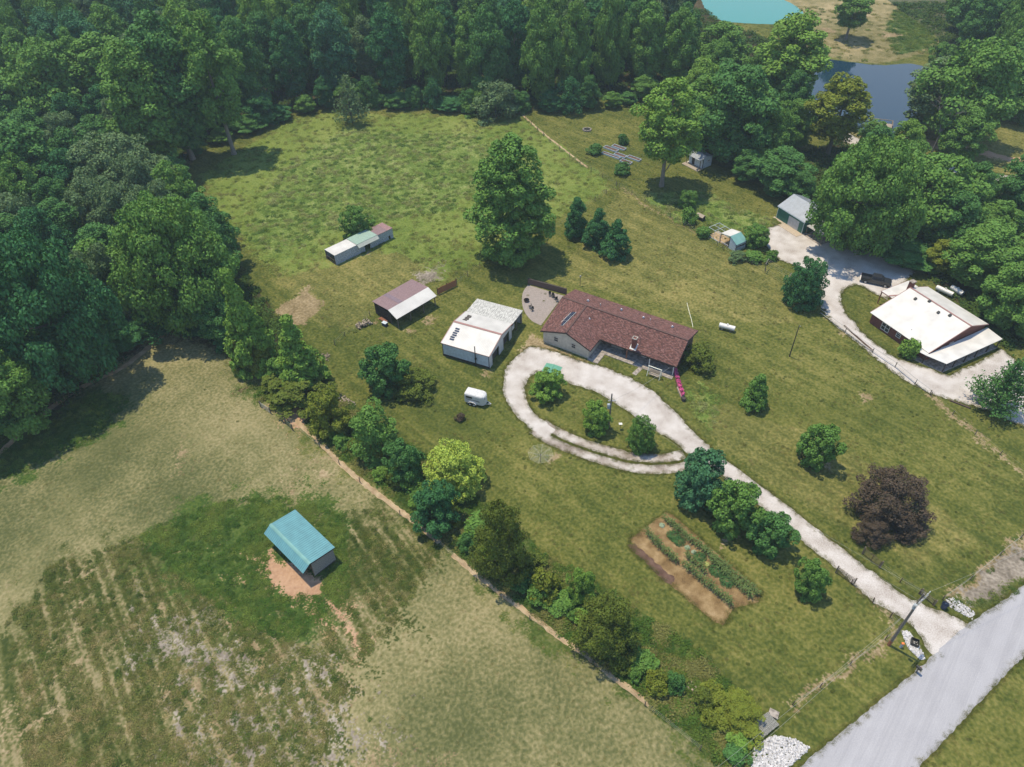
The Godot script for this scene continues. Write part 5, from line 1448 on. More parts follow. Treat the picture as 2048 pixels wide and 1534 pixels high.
	for k in 5200:
		var u := rng.randf()
		var a: Vector2 = (fl[0] as Vector2).lerp(fl[4], u); var b: Vector2 = (fl[1] as Vector2).lerp(fl[3], u)
		var p := xz(a.lerp(b, rng.randf()), 0.35 + rng.randf() * 0.35 + 0.2 * sin(u * 40.0))
		var d := Vector3(rng.randfn(), rng.randf() + 0.5, rng.randfn()).normalized()
		var x := d.cross(Vector3(rng.randf(), 0.2, rng.randf())).normalized() * rng.randf_range(0.06, 0.11)
		var y := d.cross(x)
		m.tint = Color(1, 1, 1) * rng.randf_range(0.7, 1.15) if rng.randf() < 0.82 else Color(0.08, 0.75, 0.12)
		m.quad(p - x - y, p + x - y, p + x + y, p - x + y)
	M.pink_petals.vertex_color_use_as_albedo = true
	part("blossom", m, M.pink_petals, fb)
	m = Mesher.new()
	m.tube([Vector3(0, 0, 0), Vector3(0, 0.3, 0), Vector3(0, 0.6, 0)], [0.34, 0.4, 0.36], 12)
	lone("barrel_planter", m, M.dark_wood, "dark half barrel at the lower end of the pink flower border", "planter", xz(Vector2(28.83, -86.91)))

	# well house in the loop
	var wh := thing("well_house", "little well house with green metal roof inside the drive loop", "shed", xz(Vector2(7.07, -94.14)), 0.45)
	roof(wh, "roof_slope", Vector3(-1.5, 1.45, 1.2), Vector3(0, 1.62, 1.2), Vector3(0, 1.62, -1.1), Vector3(-1.5, 1.45, -1.1), M.green_roof, 0.0, 0.05)
	roof(wh, "roof_slope", Vector3(0.03, 1.62, 1.2), Vector3(1.5, 1.45, 1.2), Vector3(1.5, 1.45, -1.1), Vector3(0.03, 1.62, -1.1), M.green_roof, 0.0, 0.05)
	m = Mesher.new()
	m.box(Vector3(0, 0.68, 0), Vector3(2.4, 1.36, 1.8))
	part("wall", m, M.green_siding, wh)
	boxed("door", Vector3(0.3, 0.65, 0.92), Vector3(0.8, 1.2, 0.05), M.grey_boards, wh)

	# rotary clothes line: post, eight arms, rings of cord
	var rc := thing("rotary_clothesline", "umbrella style clothes line with rings of pale cord on the lawn", "clothesline", xz(Vector2(4.11, -74.04)))
	m = Mesher.new()
	m.cyl(Vector3.ZERO, 0.045, 2.1, 8)
	part("post", m, M.black_iron, rc)
	for k in 8:
		var a := TAU * k / 8.0 + 0.2
		m = Mesher.new()
		m.tube([Vector3(0, 1.75, 0), Vector3(cos(a) * 1.95, 2.05, sin(a) * 1.95)], [0.018, 0.012], 5)
		part("arm", m, M.steel, rc)
	for r in 6:
		m = Mesher.new()
		for k in 8:
			var a := TAU * k / 8.0 + 0.2
			var b := TAU * (k + 1) / 8.0 + 0.2
			var q := 0.6 + r * 0.27
			var y := 1.77 + q * 0.15
			m.tube([Vector3(cos(a) * q, y, sin(a) * q), Vector3(cos(b) * q, y, sin(b) * q)], [0.011, 0.011], 4)
		part("cord", m, M.cord_white, rc)

	# firewood by the pole shed: each log its own piece
	var fw := thing("firewood_pile", "heap of pale split logs left of the pole shed", "firewood", xz(Vector2(-28.05, -109.74)), -0.6)
	var lg := []
	for k in 3:
		m = Mesher.new()
		m.tube([Vector3(-0.28, 0, 0), Vector3(0.28, 0, 0)], [0.12 + 0.03 * k, 0.11 + 0.03 * k], 7)
		lg.append(m.mesh())
	for k in 60:
		var o := shape("log", lg[k % 3], [M.firewood, M.bleached_wood, M.post_wood][rng.randi_range(0, 2)], fw)
		var u := rng.randf_range(-1.4, 1.4)
		o.position = Vector3(u, rng.randf_range(0.12, 0.95) * (1.0 - absf(u) * 0.4), rng.randf_range(-0.6, 0.6))
		o.rotation = Vector3(rng.randf_range(-0.3, 0.3), rng.randf() * PI, rng.randf_range(-0.35, 0.35))
	for q in [[Vector2(-33.74, -100.33), "small heap of pale stones beside the spire shaped trees"], [Vector2(-33.42, -100.04), ""]]:
		if q[1]: stones("stone_heap", q[1], [Vector2(-34.71, -101.21), Vector2(-33.70, -101.73), Vector2(-32.82, -100.29), Vector2(-33.19, -99.21), Vector2(-34.19, -99.80)], 70, 0.15, 0.45, M.firewood)
	var cr := thing("lumber_pallet", "rusty pallet of boards against the end of the pole shed", "pallet", xz(Vector2(-24.28, -111.13)), 0.75)
	for k in 6:
		boxed("board", Vector3(0, 0.25, -0.5 + k * 0.2), Vector3(2.0, 0.06, 0.16), M.rust_wood, cr)
	for x in [-0.8, 0.0, 0.8]:
		boxed("bearer", Vector3(x, 0.1, 0), Vector3(0.12, 0.2, 1.2), M.dark_wood, cr)
	var cart := thing("water_tub", "dark blue box with pale lid near the pole shed corner", "tub", xz(Vector2(-23.99, -109.42)), 0.6)
	boxed("tub", Vector3(0, 0.35, 0), Vector3(0.95, 0.7, 0.7), M.navy_plastic, cart)
	boxed("lid", Vector3(0, 0.73, 0), Vector3(1.0, 0.06, 0.75), M.barn_siding, cart)

	# kennel
	var kn := thing("kennel", "small weathered kennel with pale arched roof on the rough grass", "kennel", xz(Vector2(43.88, -145.47)), 0.9)
	boxed("box", Vector3(0, 0.45, 0), Vector3(1.7, 0.9, 1.1), M.dark_wood, kn)
	roof(kn, "roof_slope", Vector3(-1.0, 0.9, 0.7), Vector3(1.0, 0.9, 0.7), Vector3(1.0, 1.3, 0), Vector3(-1.0, 1.3, 0), M.bleached_wood, 0.0, 0.05)
	roof(kn, "roof_slope", Vector3(-1.0, 1.3, 0), Vector3(1.0, 1.3, 0), Vector3(1.0, 0.9, -0.7), Vector3(-1.0, 0.9, -0.7), M.bleached_wood, 0.0, 0.05)

	# plank footbridge at the ditch
	var b0: Vector2 = Vector2(25.93, -32.25)
	var b1: Vector2 = Vector2(29.08, -34.17)
	var br := thing("plank_bridge", "weathered grey plank footbridge across the ditch near the road", "footbridge", xz(b0), heading(b0, b1))
	var bl := b0.distance_to(b1)
	var np := 20
	for k in np:
		boxed("plank", Vector3((k + 0.5) * bl / np, 0.42 + rng.randf_range(-0.01, 0.01), rng.randf_range(-0.03, 0.03)), Vector3(bl / np - 0.04, 0.06, 1.75), M.grey_boards, br)
	for z in [-0.7, 0.7]:
		boxed("beam", Vector3(bl * 0.5, 0.28, z), Vector3(bl + 0.2, 0.2, 0.14), M.dark_wood, br)
	boxed("sill", Vector3(bl + 0.5, 0.16, -0.4), Vector3(0.9, 0.3, 1.1), M.concrete, br, Basis(Vector3.UP, 0.5))

	# by the road
	var mb := thing("mailbox", "dark mailbox on a post at the edge of the road", "mailbox", xz(Vector2(47.77, -39.29)), -0.6)
	boxed("post", Vector3(0, 0.5, 0), Vector3(0.12, 1.0, 0.12), M.post_wood, mb)
	m = Mesher.new()
	var pr := []
	for k in 9:
		var a := PI * k / 8.0
		pr.append(Vector2(cos(a) * 0.16, 1.2 + sin(a) * 0.14))
	pr.append(Vector2(-0.16, 1.0)); pr.append(Vector2(0.16, 1.0))
	m.wall_x(pr, -0.35, 0.35)
	part("box", m, M.black_iron, mb)
	boxed("flag", Vector3(0.18, 1.25, 0.1), Vector3(0.02, 0.2, 0.08), M.lamp_amber, mb)
	var tb := thing("trash_can", "dark blue wheeled trash can beside the white stones at the drive mouth", "trash can", xz(Vector2(54.81, -47.65)), 0.4)
	m = Mesher.new()
	m.tube([Vector3(0, 0, 0), Vector3(0, 0.95, 0)], [0.3, 0.4], 12)
	part("can", m, M.navy_plastic, tb)
	m = Mesher.new()
	m.tube([Vector3(0, 0.95, 0), Vector3(0, 1.02, 0), Vector3(0, 1.08, 0)], [0.44, 0.42, 0.1], 12)
	part("lid", m, M.navy_plastic, tb)
	var bk := thing("storage_crate", "black square crate lying on the white riprap by the drive", "crate", xz(Vector2(49.05, -42.90), 0.1), 0.5)
	m = Mesher.new()
	m.box(Vector3(0, 0.03, 0), Vector3(0.9, 0.06, 0.9))
	for s in [-1, 1]:
		m.box(Vector3(s * 0.43, 0.3, 0), Vector3(0.05, 0.5, 0.9)); m.box(Vector3(0, 0.3, s * 0.43), Vector3(0.8, 0.5, 0.05))
	part("shell", m, M.black_iron, bk)
	boxed("bottom", Vector3(0, 0.07, 0), Vector3(0.8, 0.03, 0.8), M.dark_opening, bk)
	var mk := thing("cable_marker", "short grey cable marker with orange top beside the big pole", "marker", xz(Vector2(47.21, -42.49)))
	boxed("pedestal", Vector3(0, 0.45, 0), Vector3(0.25, 0.9, 0.2), M.galvanized, mk)
	boxed("cap", Vector3(0, 0.97, 0), Vector3(0.3, 0.14, 0.24), M.orange_plastic, mk)

	M["riprap"] = mat("riprap", lin(0.60, 0.59, 0.60), 0.9)
	M.riprap.vertex_color_use_as_albedo = true
	M["riprap_brown"] = mat("riprap_brown", lin(0.42, 0.34, 0.27), 0.9)
	M.riprap_brown.vertex_color_use_as_albedo = true
	M.firewood.vertex_color_use_as_albedo = true
	stones("riprap", "white riprap spread at the near end of the road ditch", [Vector2(25.00, -28.63), Vector2(26.30, -31.48), Vector2(28.81, -32.39), Vector2(30.94, -31.90), Vector2(32.35, -31.01), Vector2(30.22, -29.53), Vector2(26.97, -27.82)], 3400, 0.12, 0.4, M.riprap)
	stones("riprap", "white riprap beside the drive mouth below the big pole", [Vector2(48.22, -44.65), Vector2(48.97, -44.63), Vector2(49.57, -43.08), Vector2(49.57, -40.94), Vector2(48.91, -40.83), Vector2(48.07, -42.46)], 900, 0.1, 0.32, M.riprap)
	stones("riprap", "white riprap at the far side of the drive mouth", [Vector2(55.71, -48.77), Vector2(56.71, -49.10), Vector2(58.58, -46.91), Vector2(57.76, -45.89), Vector2(55.73, -47.70)], 700, 0.1, 0.3, M.riprap)
	stones("rubble", "reddish rubble heap between the shrubs near the pasture gate", [Vector2(-30.34, -90.48), Vector2(-29.56, -90.95), Vector2(-26.57, -88.14), Vector2(-26.95, -87.19), Vector2(-29.40, -88.85)], 260, 0.12, 0.4, M.riprap_brown)
	stones("creek_stones", "brown stones in the shallow ditch beside the footbridge", [Vector2(19.52, -38.82), Vector2(20.75, -38.97), Vector2(22.42, -36.94), Vector2(21.16, -36.56)], 220, 0.12, 0.4, M.riprap_brown)
	stones("shore_stones", "pale stones along the near shore of the dark pond", [Vector2(78.72, -219.24), Vector2(82.50, -216.65), Vector2(86.95, -202.42), Vector2(91.89, -188.16), Vector2(88.61, -186.48), Vector2(83.32, -199.88), Vector2(78.63, -210.87)], 1600, 0.3, 0.9, M.riprap)

	# fire ring on the far lawn, raised beds beside it
	var fr := thing("fire_ring", "ring of pale stones on the far lawn by the wood", "fire ring", xz(Vector2(22.60, -194.33)))
	for k in 16:
		var a := TAU * k / 16.0
		boxed("stone", Vector3(cos(a) * 1.1, 0.17, sin(a) * 1.1), Vector3(0.34, 0.34, 0.3), M.concrete, fr, Basis(Vector3.UP, -a))
	boxed("ash", Vector3(0, 0.04, 0), Vector3(1.4, 0.06, 1.4), M.dark_opening, fr)
	var beds: Array = [[Vector2(27.34, -178.13), 5.5, 0.9, "long raised bed nearest the meadow fence"], [Vector2(27.79, -181.91), 4.2, 1.3, "raised bed second from the fence, near the dark shrub"], [Vector2(30.00, -182.67), 4.0, 1.2, "raised bed at the back of the kitchen garden"], [Vector2(29.80, -177.99), 3.4, 1.3, "raised bed in the middle of the kitchen garden"], [Vector2(33.05, -176.09), 3.8, 1.2, "raised bed nearest the tall lone tree"], [Vector2(30.74, -174.25), 3.2, 1.3, "front raised bed of the kitchen garden"]]
	for q in beds:
		var bd := thing("raised_bed", "pale framed " + q[3], "raised bed", xz(q[0]), 0.75, "raised beds of the kitchen garden")
		for s in [-1, 1]:
			boxed("frame_board", Vector3(0, 0.2, s * q[2] * 0.5), Vector3(q[1], 0.4, 0.09), M.barn_siding, bd)
			boxed("frame_board", Vector3(s * (q[1] * 0.5 - 0.05), 0.2, 0), Vector3(0.09, 0.4, q[2] - 0.1), M.barn_siding, bd)
		boxed("soil", Vector3(0, 0.13, 0), Vector3(q[1] - 0.2, 0.26, q[2] - 0.1), M.tilled_soil, bd)

	# dock on the pond, sign post, swing-ball, hose
	var dk := thing("pond_dock", "small brown wooden dock frame at the near shore of the dark pond", "dock", xz(Vector2(103.15, -190.98)), 0.4)
	for k in 9:
		boxed("plank", Vector3(-2.0 + k * 0.5, 0.6, 0), Vector3(0.44, 0.07, 3.4), M.bleached_wood, dk)
	for x in [-2.2, 2.2]:
		boxed("rail", Vector3(x, 1.5, 0), Vector3(0.12, 0.12, 3.6), M.pale_wood, dk)
		for z in [-1.7, 1.7]:
			boxed("post", Vector3(x, 0.8, z), Vector3(0.16, 1.6, 0.16), M.rust_wood, dk)
	boxed("rail", Vector3(0, 1.5, -1.8), Vector3(4.5, 0.12, 0.12), M.pale_wood, dk)
	var sg := thing("bird_feeder", "small white feeder tray on a post in the drive loop", "bird feeder", xz(Vector2(17.33, -80.72)))
	boxed("post", Vector3(0, 0.6, 0), Vector3(0.07, 1.2, 0.07), M.post_wood, sg)
	boxed("tray", Vector3(0, 1.22, 0), Vector3(0.55, 0.06, 0.45), M.white_paint, sg)
	m = Mesher.new()
	var hose := smooth([Vector2(34.69, -114.03), Vector2(34.57, -111.46), Vector2(34.50, -108.64), Vector2(34.33, -106.36)], 0.5)
	var hp := []; var hr_ := []
	for p in hose: hp.append(xz(p, 0.05)); hr_.append(0.05)
	m.tube(hp, hr_, 5)
	lone("white_pipe", m, M.cord_white, "thin white drain pipe lying on the lawn behind the ranch house", "pipe")

func garden() -> void:
	var m := Mesher.new()
	m.poly(ragged([Vector2(15.88, -59.31), Vector2(21.74, -63.89), Vector2(22.82, -63.41), Vector2(27.49, -57.05), Vector2(32.15, -50.70), Vector2(31.46, -49.11), Vector2(28.16, -48.42), Vector2(26.07, -46.09), Vector2(25.13, -46.47), Vector2(20.36, -52.02)], 0.12, 0.4), 0.016)
	structure("garden_plot", m, M.garden_soil, "tilled vegetable plot beside the drive")
	m = Mesher.new()
	m.poly(ragged([Vector2(15.56, -58.49), Vector2(16.64, -58.70), Vector2(21.19, -52.91), Vector2(20.47, -51.87), Vector2(19.76, -52.42)], 0.22, 0.35), 0.022)
	structure("tilled_strip", m, M.tilled_soil, "dark freshly tilled strip at the edge of the plot")
	M["corn_leaf"] = leaf_mat("corn_leaf", lin(0.13, 0.19, 0.062))
	M["bush_leaf"] = leaf_mat("bush_leaf", lin(0.065, 0.15, 0.05))
	M["cabbage_leaf"] = leaf_mat("cabbage_leaf", lin(0.34, 0.42, 0.30))
	M["gold_leaf"] = leaf_mat("gold_leaf", lin(0.42, 0.44, 0.16))
	var kinds := []
	for v in 4:
		m = Mesher.new()
		m.tint = Color(0.9, 1.0, 0.7)
		m.tube([Vector3.ZERO, Vector3(rng.randf_range(-0.05, 0.05), 1.35, 0)], [0.03, 0.012], 4, false)
		for k in 11:
			var a := k * 2.4 + rng.randf()
			var d := Vector3(cos(a), 0, sin(a))
			var s := Vector3(-d.z, 0, d.x) * 0.055
			var y := 0.2 + k * 0.105
			var p0 := Vector3(0, y, 0); var p1 := d * 0.3 + Vector3(0, y + 0.28, 0); var p2 := d * 0.62 + Vector3(0, y + 0.05, 0)
			m.tint = Color.WHITE * rng.randf_range(0.75, 1.25)
			m.quad(p0 - s * 0.5, p0 + s * 0.5, p1 + s, p1 - s)
			m.quad(p1 - s, p1 + s, p2 + s * 0.15, p2 - s * 0.15)
		kinds.append(m.mesh())
	var rows := [[Vector2(18.28, -60.25), Vector2(21.76, -55.30), "left part of the front corn row"], [Vector2(22.54, -55.04), Vector2(27.71, -48.72), "right part of the front corn row"], [Vector2(23.22, -56.45), Vector2(25.39, -53.70), "short corn row in the middle of the plot"], [Vector2(21.40, -62.74), Vector2(25.51, -57.52), "left part of the back row"], [Vector2(25.68, -57.68), Vector2(31.52, -50.06), "right part of the back row"], [Vector2(26.50, -55.71), Vector2(30.61, -49.87), "second row from the drive side"]]
	for r in rows:
		var a: Vector2 = r[0]; var b: Vector2 = r[1]
		var n := int(a.distance_to(b) / 0.34)
		for k in n:
			var p := a.lerp(b, (k + 0.5) / n) + Vector2(rng.randf_range(-0.12, 0.12), rng.randf_range(-0.12, 0.12))
			var o := shape(numbered("corn_plant"), kinds[rng.randi_range(0, 3)], M.corn_leaf, self)
			o.position = xz(p, 0.012)
			o.rotation.y = rng.randf() * TAU
			var back: float = 0.8 if String(r[2]).contains("back") or String(r[2]).contains("second") else 1.05
			o.scale = Vector3(1.0, back, 1.0) * rng.randf_range(0.85, 1.15)
			meta(o, "%s corn plant from the house end, %s" % [ordinal(k + 1), r[2]], "corn plant", "corn in the " + r[2])
	# vegetables: leafy hummocks
	var veg := [[Vector2(22.30, -59.78), 1.1, "bush_leaf", "feathery green vegetable patch near the back row"], [Vector2(22.83, -58.84), 1.0, "bush_leaf", "feathery green patch beside the pale cabbage"], [Vector2(25.22, -56.15), 1.0, "bush_leaf", "green patch in the middle of the plot"], [Vector2(27.00, -53.97), 1.2, "bush_leaf", "green patch below the second row"], [Vector2(28.11, -52.32), 1.2, "bush_leaf", "low green patch at the lower end of the plot"], [Vector2(20.92, -61.62), 0.45, "cabbage_leaf", "pale cabbage at the upper end of the plot"], [Vector2(23.81, -57.74), 0.42, "cabbage_leaf", "pale blue-green cabbage in the middle"], [Vector2(24.56, -56.98), 0.4, "cabbage_leaf", "pale cabbage right of the blue-green one"], [Vector2(25.94, -55.02), 0.42, "gold_leaf", "yellowish lettuce beside the short corn row"]]
	for q in veg:
		m = Mesher.new()
		var r: float = q[1]
		for k in int(500 * r):
			var d := Vector3(rng.randfn(), absf(rng.randfn()) * 0.7, rng.randfn()).normalized()
			var p := d * r * rng.randf_range(0.5, 1.0) * Vector3(1, 0.6, 1)
			leaf(m, p + Vector3(0, 0.08, 0), (d + Vector3.UP * 0.5).normalized(), rng.randf_range(0.07, 0.15), 1.0)
		lone("vegetable_patch" if r > 0.5 else "cabbage", m, M[q[2]], q[3], "vegetables", xz(q[0], 0.01))

# ---------------------------------------------------------------- fences and gates
func fence(label: String, pts: Array, spacing: float, h: float, post_mat: Material, rails := 3, rail_r := 0.006) -> void:
	var t := thing("wire_fence", label, "fence")
	var pm := Mesher.new()
	pm.tube([Vector3.ZERO, Vector3(0, h, 0)], [0.07, 0.06], 6)
	var me := pm.mesh()
	var line := []
	for k in pts.size() - 1:
		var a: Vector2 = pts[k]; var b: Vector2 = pts[k + 1]
		var n := maxi(1, int(a.distance_to(b) / spacing))
		for i in n: line.append(a.lerp(b, float(i) / n))
	line.append(pts[pts.size() - 1])
	for p in line:
		var o := shape("post", me, post_mat, t)
		o.position = xz(p)
		o.rotation = Vector3(rng.randf_range(-0.05, 0.05), rng.randf() * TAU, rng.randf_range(-0.05, 0.05))
		o.scale.y = rng.randf_range(0.88, 1.08)
	for r in rails:
		var m := Mesher.new()
		var q := []; var rad := []
		for p in line: q.append(xz(p, h * (0.3 + 0.6 * r / maxf(1.0, rails - 1)))); rad.append(rail_r)
		m.tube(q, rad, 4, false)
		part("wire", m, M.wire, t)

func gate(called: String, label: String, a: Vector2, b: Vector2, h: float, bars: int, mt: Material) -> void:
	var t := thing(called, label, "gate", xz(a), heading(a, b))
	var L := a.distance_to(b)
	for k in bars:
		var m := Mesher.new()
		var y := 0.2 + (h - 0.2) * k / (bars - 1.0)
		m.tube([Vector3(0.05, y, 0), Vector3(L - 0.05, y, 0)], [0.03, 0.03], 6)
		part("bar", m, mt, t)
	for x in [0.05, L * 0.5, L - 0.05]:
		boxed("upright", Vector3(x, h * 0.5 + 0.08, 0), Vector3(0.06, h - 0.05, 0.05), mt, t)
	boxed("gate_post", Vector3(-0.12, h * 0.6, 0), Vector3(0.16, h * 1.2, 0.16), M.post_wood, t)
	boxed("gate_post", Vector3(L + 0.12, h * 0.6, 0), Vector3(0.16, h * 1.2, 0.16), M.post_wood, t)

func fences() -> void:
	fence("fence between the meadow and the far lawn", [Vector2(4.35, -206.30), Vector2(11.94, -187.07), Vector2(18.86, -173.53), Vector2(23.86, -166.50), Vector2(26.66, -161.97)], 4.0, 1.3, M.post_wood)
	fence("fence running from the far lawn corner down to the big central tree", [Vector2(26.84, -161.45), Vector2(20.81, -154.91), Vector2(14.27, -146.97), Vector2(9.97, -141.97)], 4.0, 1.3, M.post_wood)
	fence("fence along the mown lawn from the corner to the coop and poplar", [Vector2(27.32, -161.43), Vector2(32.47, -153.59), Vector2(37.11, -146.47), Vector2(42.36, -138.69), Vector2(47.99, -130.04), Vector2(52.61, -123.69), Vector2(55.89, -117.42)], 4.5, 1.2, M.post_wood)
	fence("fence from the big central tree to the orange board gate", [Vector2(-6.09, -128.23), Vector2(-8.64, -125.23), Vector2(-10.71, -122.47)], 4.0, 1.3, M.post_wood)
	fence("paddock fence left of the pole shed", [Vector2(-27.25, -112.52), Vector2(-28.72, -109.00), Vector2(-31.21, -106.55), Vector2(-32.68, -103.97)], 4.0, 1.2, M.post_wood)
	fence("fence of thin posts beside the long dirt path", [Vector2(-37.45, -84.52), Vector2(-30.97, -78.39), Vector2(-23.57, -70.98), Vector2(-16.87, -64.68), Vector2(-11.47, -59.99), Vector2(-5.01, -53.53), Vector2(1.52, -47.49), Vector2(8.68, -41.61), Vector2(14.61, -36.15), Vector2(20.02, -31.10)], 5.0, 1.2, M.post_wood)
	fence("fence along the bottom of the lawn above the road ditch", [Vector2(47.72, -44.67), Vector2(45.70, -43.52), Vector2(40.22, -40.43), Vector2(35.70, -37.78), Vector2(31.83, -35.81)], 4.0, 1.2, M.rust_pipe)
	fence("fence along the lawn beside the gravelly verge", [Vector2(55.26, -48.78), Vector2(60.18, -51.59), Vector2(66.07, -55.30), Vector2(74.37, -60.44)], 4.0, 1.2, M.rust_pipe, 4)
	fence("fence on the near side of the drive by the big pole", [Vector2(44.31, -51.46), Vector2(46.08, -48.62), Vector2(47.52, -46.52), Vector2(48.10, -45.13)], 3.5, 1.2, M.rust_pipe, 3)
	fence("fence on the lawn side of the drive mouth", [Vector2(48.96, -53.85), Vector2(50.83, -51.50), Vector2(52.60, -49.74), Vector2(53.66, -48.11)], 3.5, 1.2, M.rust_pipe, 3)
	fence("timber edged fence between the lawn and the neighbour's drive", [Vector2(59.25, -109.45), Vector2(62.01, -103.72), Vector2(64.89, -97.90), Vector2(67.26, -93.76), Vector2(68.94, -89.45), Vector2(70.29, -86.69)], 4.0, 1.2, M.dark_wood, 2, 0.05)
	fence("lawn fence running from the neighbour's drive to the right edge", [Vector2(70.35, -86.44), Vector2(71.87, -81.91), Vector2(73.37, -77.40), Vector2(75.16, -73.12), Vector2(77.34, -68.56)], 4.5, 1.1, M.post_wood, 2)
	fence("fence along the shaded wood edge path at the left", [Vector2(-83.37, -80.78), Vector2(-79.21, -89.61), Vector2(-74.95, -97.07), Vector2(-70.59, -100.97), Vector2(-66.77, -108.62)], 5.0, 1.2, M.post_wood, 2)
	var heads := [Vector2(24.14, -169.14), Vector2(27.02, -161.95)]
	gate("pipe_gate", "rusty pipe gate folded back on the near side of the drive", Vector2(42.95, -53.10), Vector2(44.48, -51.38), 1.35, 6, M.rust_pipe)
	gate("pipe_gate", "rusty pipe gate folded back on the lawn side of the drive", Vector2(47.57, -55.95), Vector2(48.96, -53.85), 1.35, 6, M.rust_pipe)
	gate("pasture_gate", "grey metal pasture gate standing open beside the clay patch", Vector2(-42.57, -87.89), Vector2(-40.70, -86.39), 1.2, 5, M.steel)
	gate("stock_gate", "short green metal gate at the start of the dirt path", Vector2(-37.56, -83.84), Vector2(-36.20, -82.42), 1.2, 5, M.green_pipe)
	gate("barrier", "grey metal bar gate at the drive mouth near the trash can", Vector2(52.80, -49.58), Vector2(53.72, -48.11), 1.1, 4, M.rust_pipe)
	# orange boards between posts
	var a: Vector2 = Vector2(-14.39, -118.84)
	var b: Vector2 = Vector2(-10.78, -121.78)
	var t := thing("board_fence", "orange brown board fence panel right of the pole shed", "fence", xz(a), heading(a, b))
	var L := a.distance_to(b)
	var n := 16
	for k in n:
		boxed("board", Vector3((k + 0.5) * L / n, 0.85 + rng.randf_range(-0.06, 0.05), 0), Vector3(L / n - 0.03, 1.5, 0.04), M.orange_boards, t)
	for x in [0.0, L * 0.5, L]:
		boxed("post", Vector3(x, 0.9, -0.08), Vector3(0.14, 1.8, 0.12), M.dark_wood, t)
	a = Vector2(79.88, -132.41); b = Vector2(83.46, -123.17)
	t = thing("board_fence", "reddish brown board fence beyond the parked pickup", "fence", xz(a), heading(a, b))
	L = a.distance_to(b)
	n = 40
	for k in n:
		boxed("board", Vector3((k + 0.5) * L / n, 0.85, 0), Vector3(L / n - 0.03, 1.6, 0.04), M.rust_wood, t)
	for k in 6:
		boxed("post", Vector3(L * k / 5.0, 0.9, 0.08), Vector3(0.14, 1.8, 0.12), M.dark_wood, t)
	# timber kerbs of the neighbour's drive
	var kerbs := [[Vector2(62.50, -105.63), Vector2(65.05, -98.31), "dark timber kerb along the neighbour's drive, upper length"], [Vector2(72.95, -85.14), Vector2(75.50, -83.16), "dark timber kerb beside the conifer at the neighbour's drive"]]
	for q in kerbs:
		var m := Mesher.new()
		m.span(xz(q[0], 0.12), xz(q[1], 0.12), 0.2, 0.24)
		lone("timber_kerb", m, M.rust_pipe, q[2], "kerb")

# ---------------------------------------------------------------- poles and wires
func cable(label: String, a: Vector3, b: Vector3, sag: float, r := 0.009) -> void:
	var m := Mesher.new()
	var q := []; var rad := []
	for k in 17:
		var s := k / 16.0
		q.append(a.lerp(b, s) - Vector3(0, sag * 4.0 * s * (1.0 - s), 0)); rad.append(r)
	m.tube(q, rad, 4, false)
	lone("power_line", m, M.wire, label, "power line", Vector3.ZERO, 0.0, "power lines")

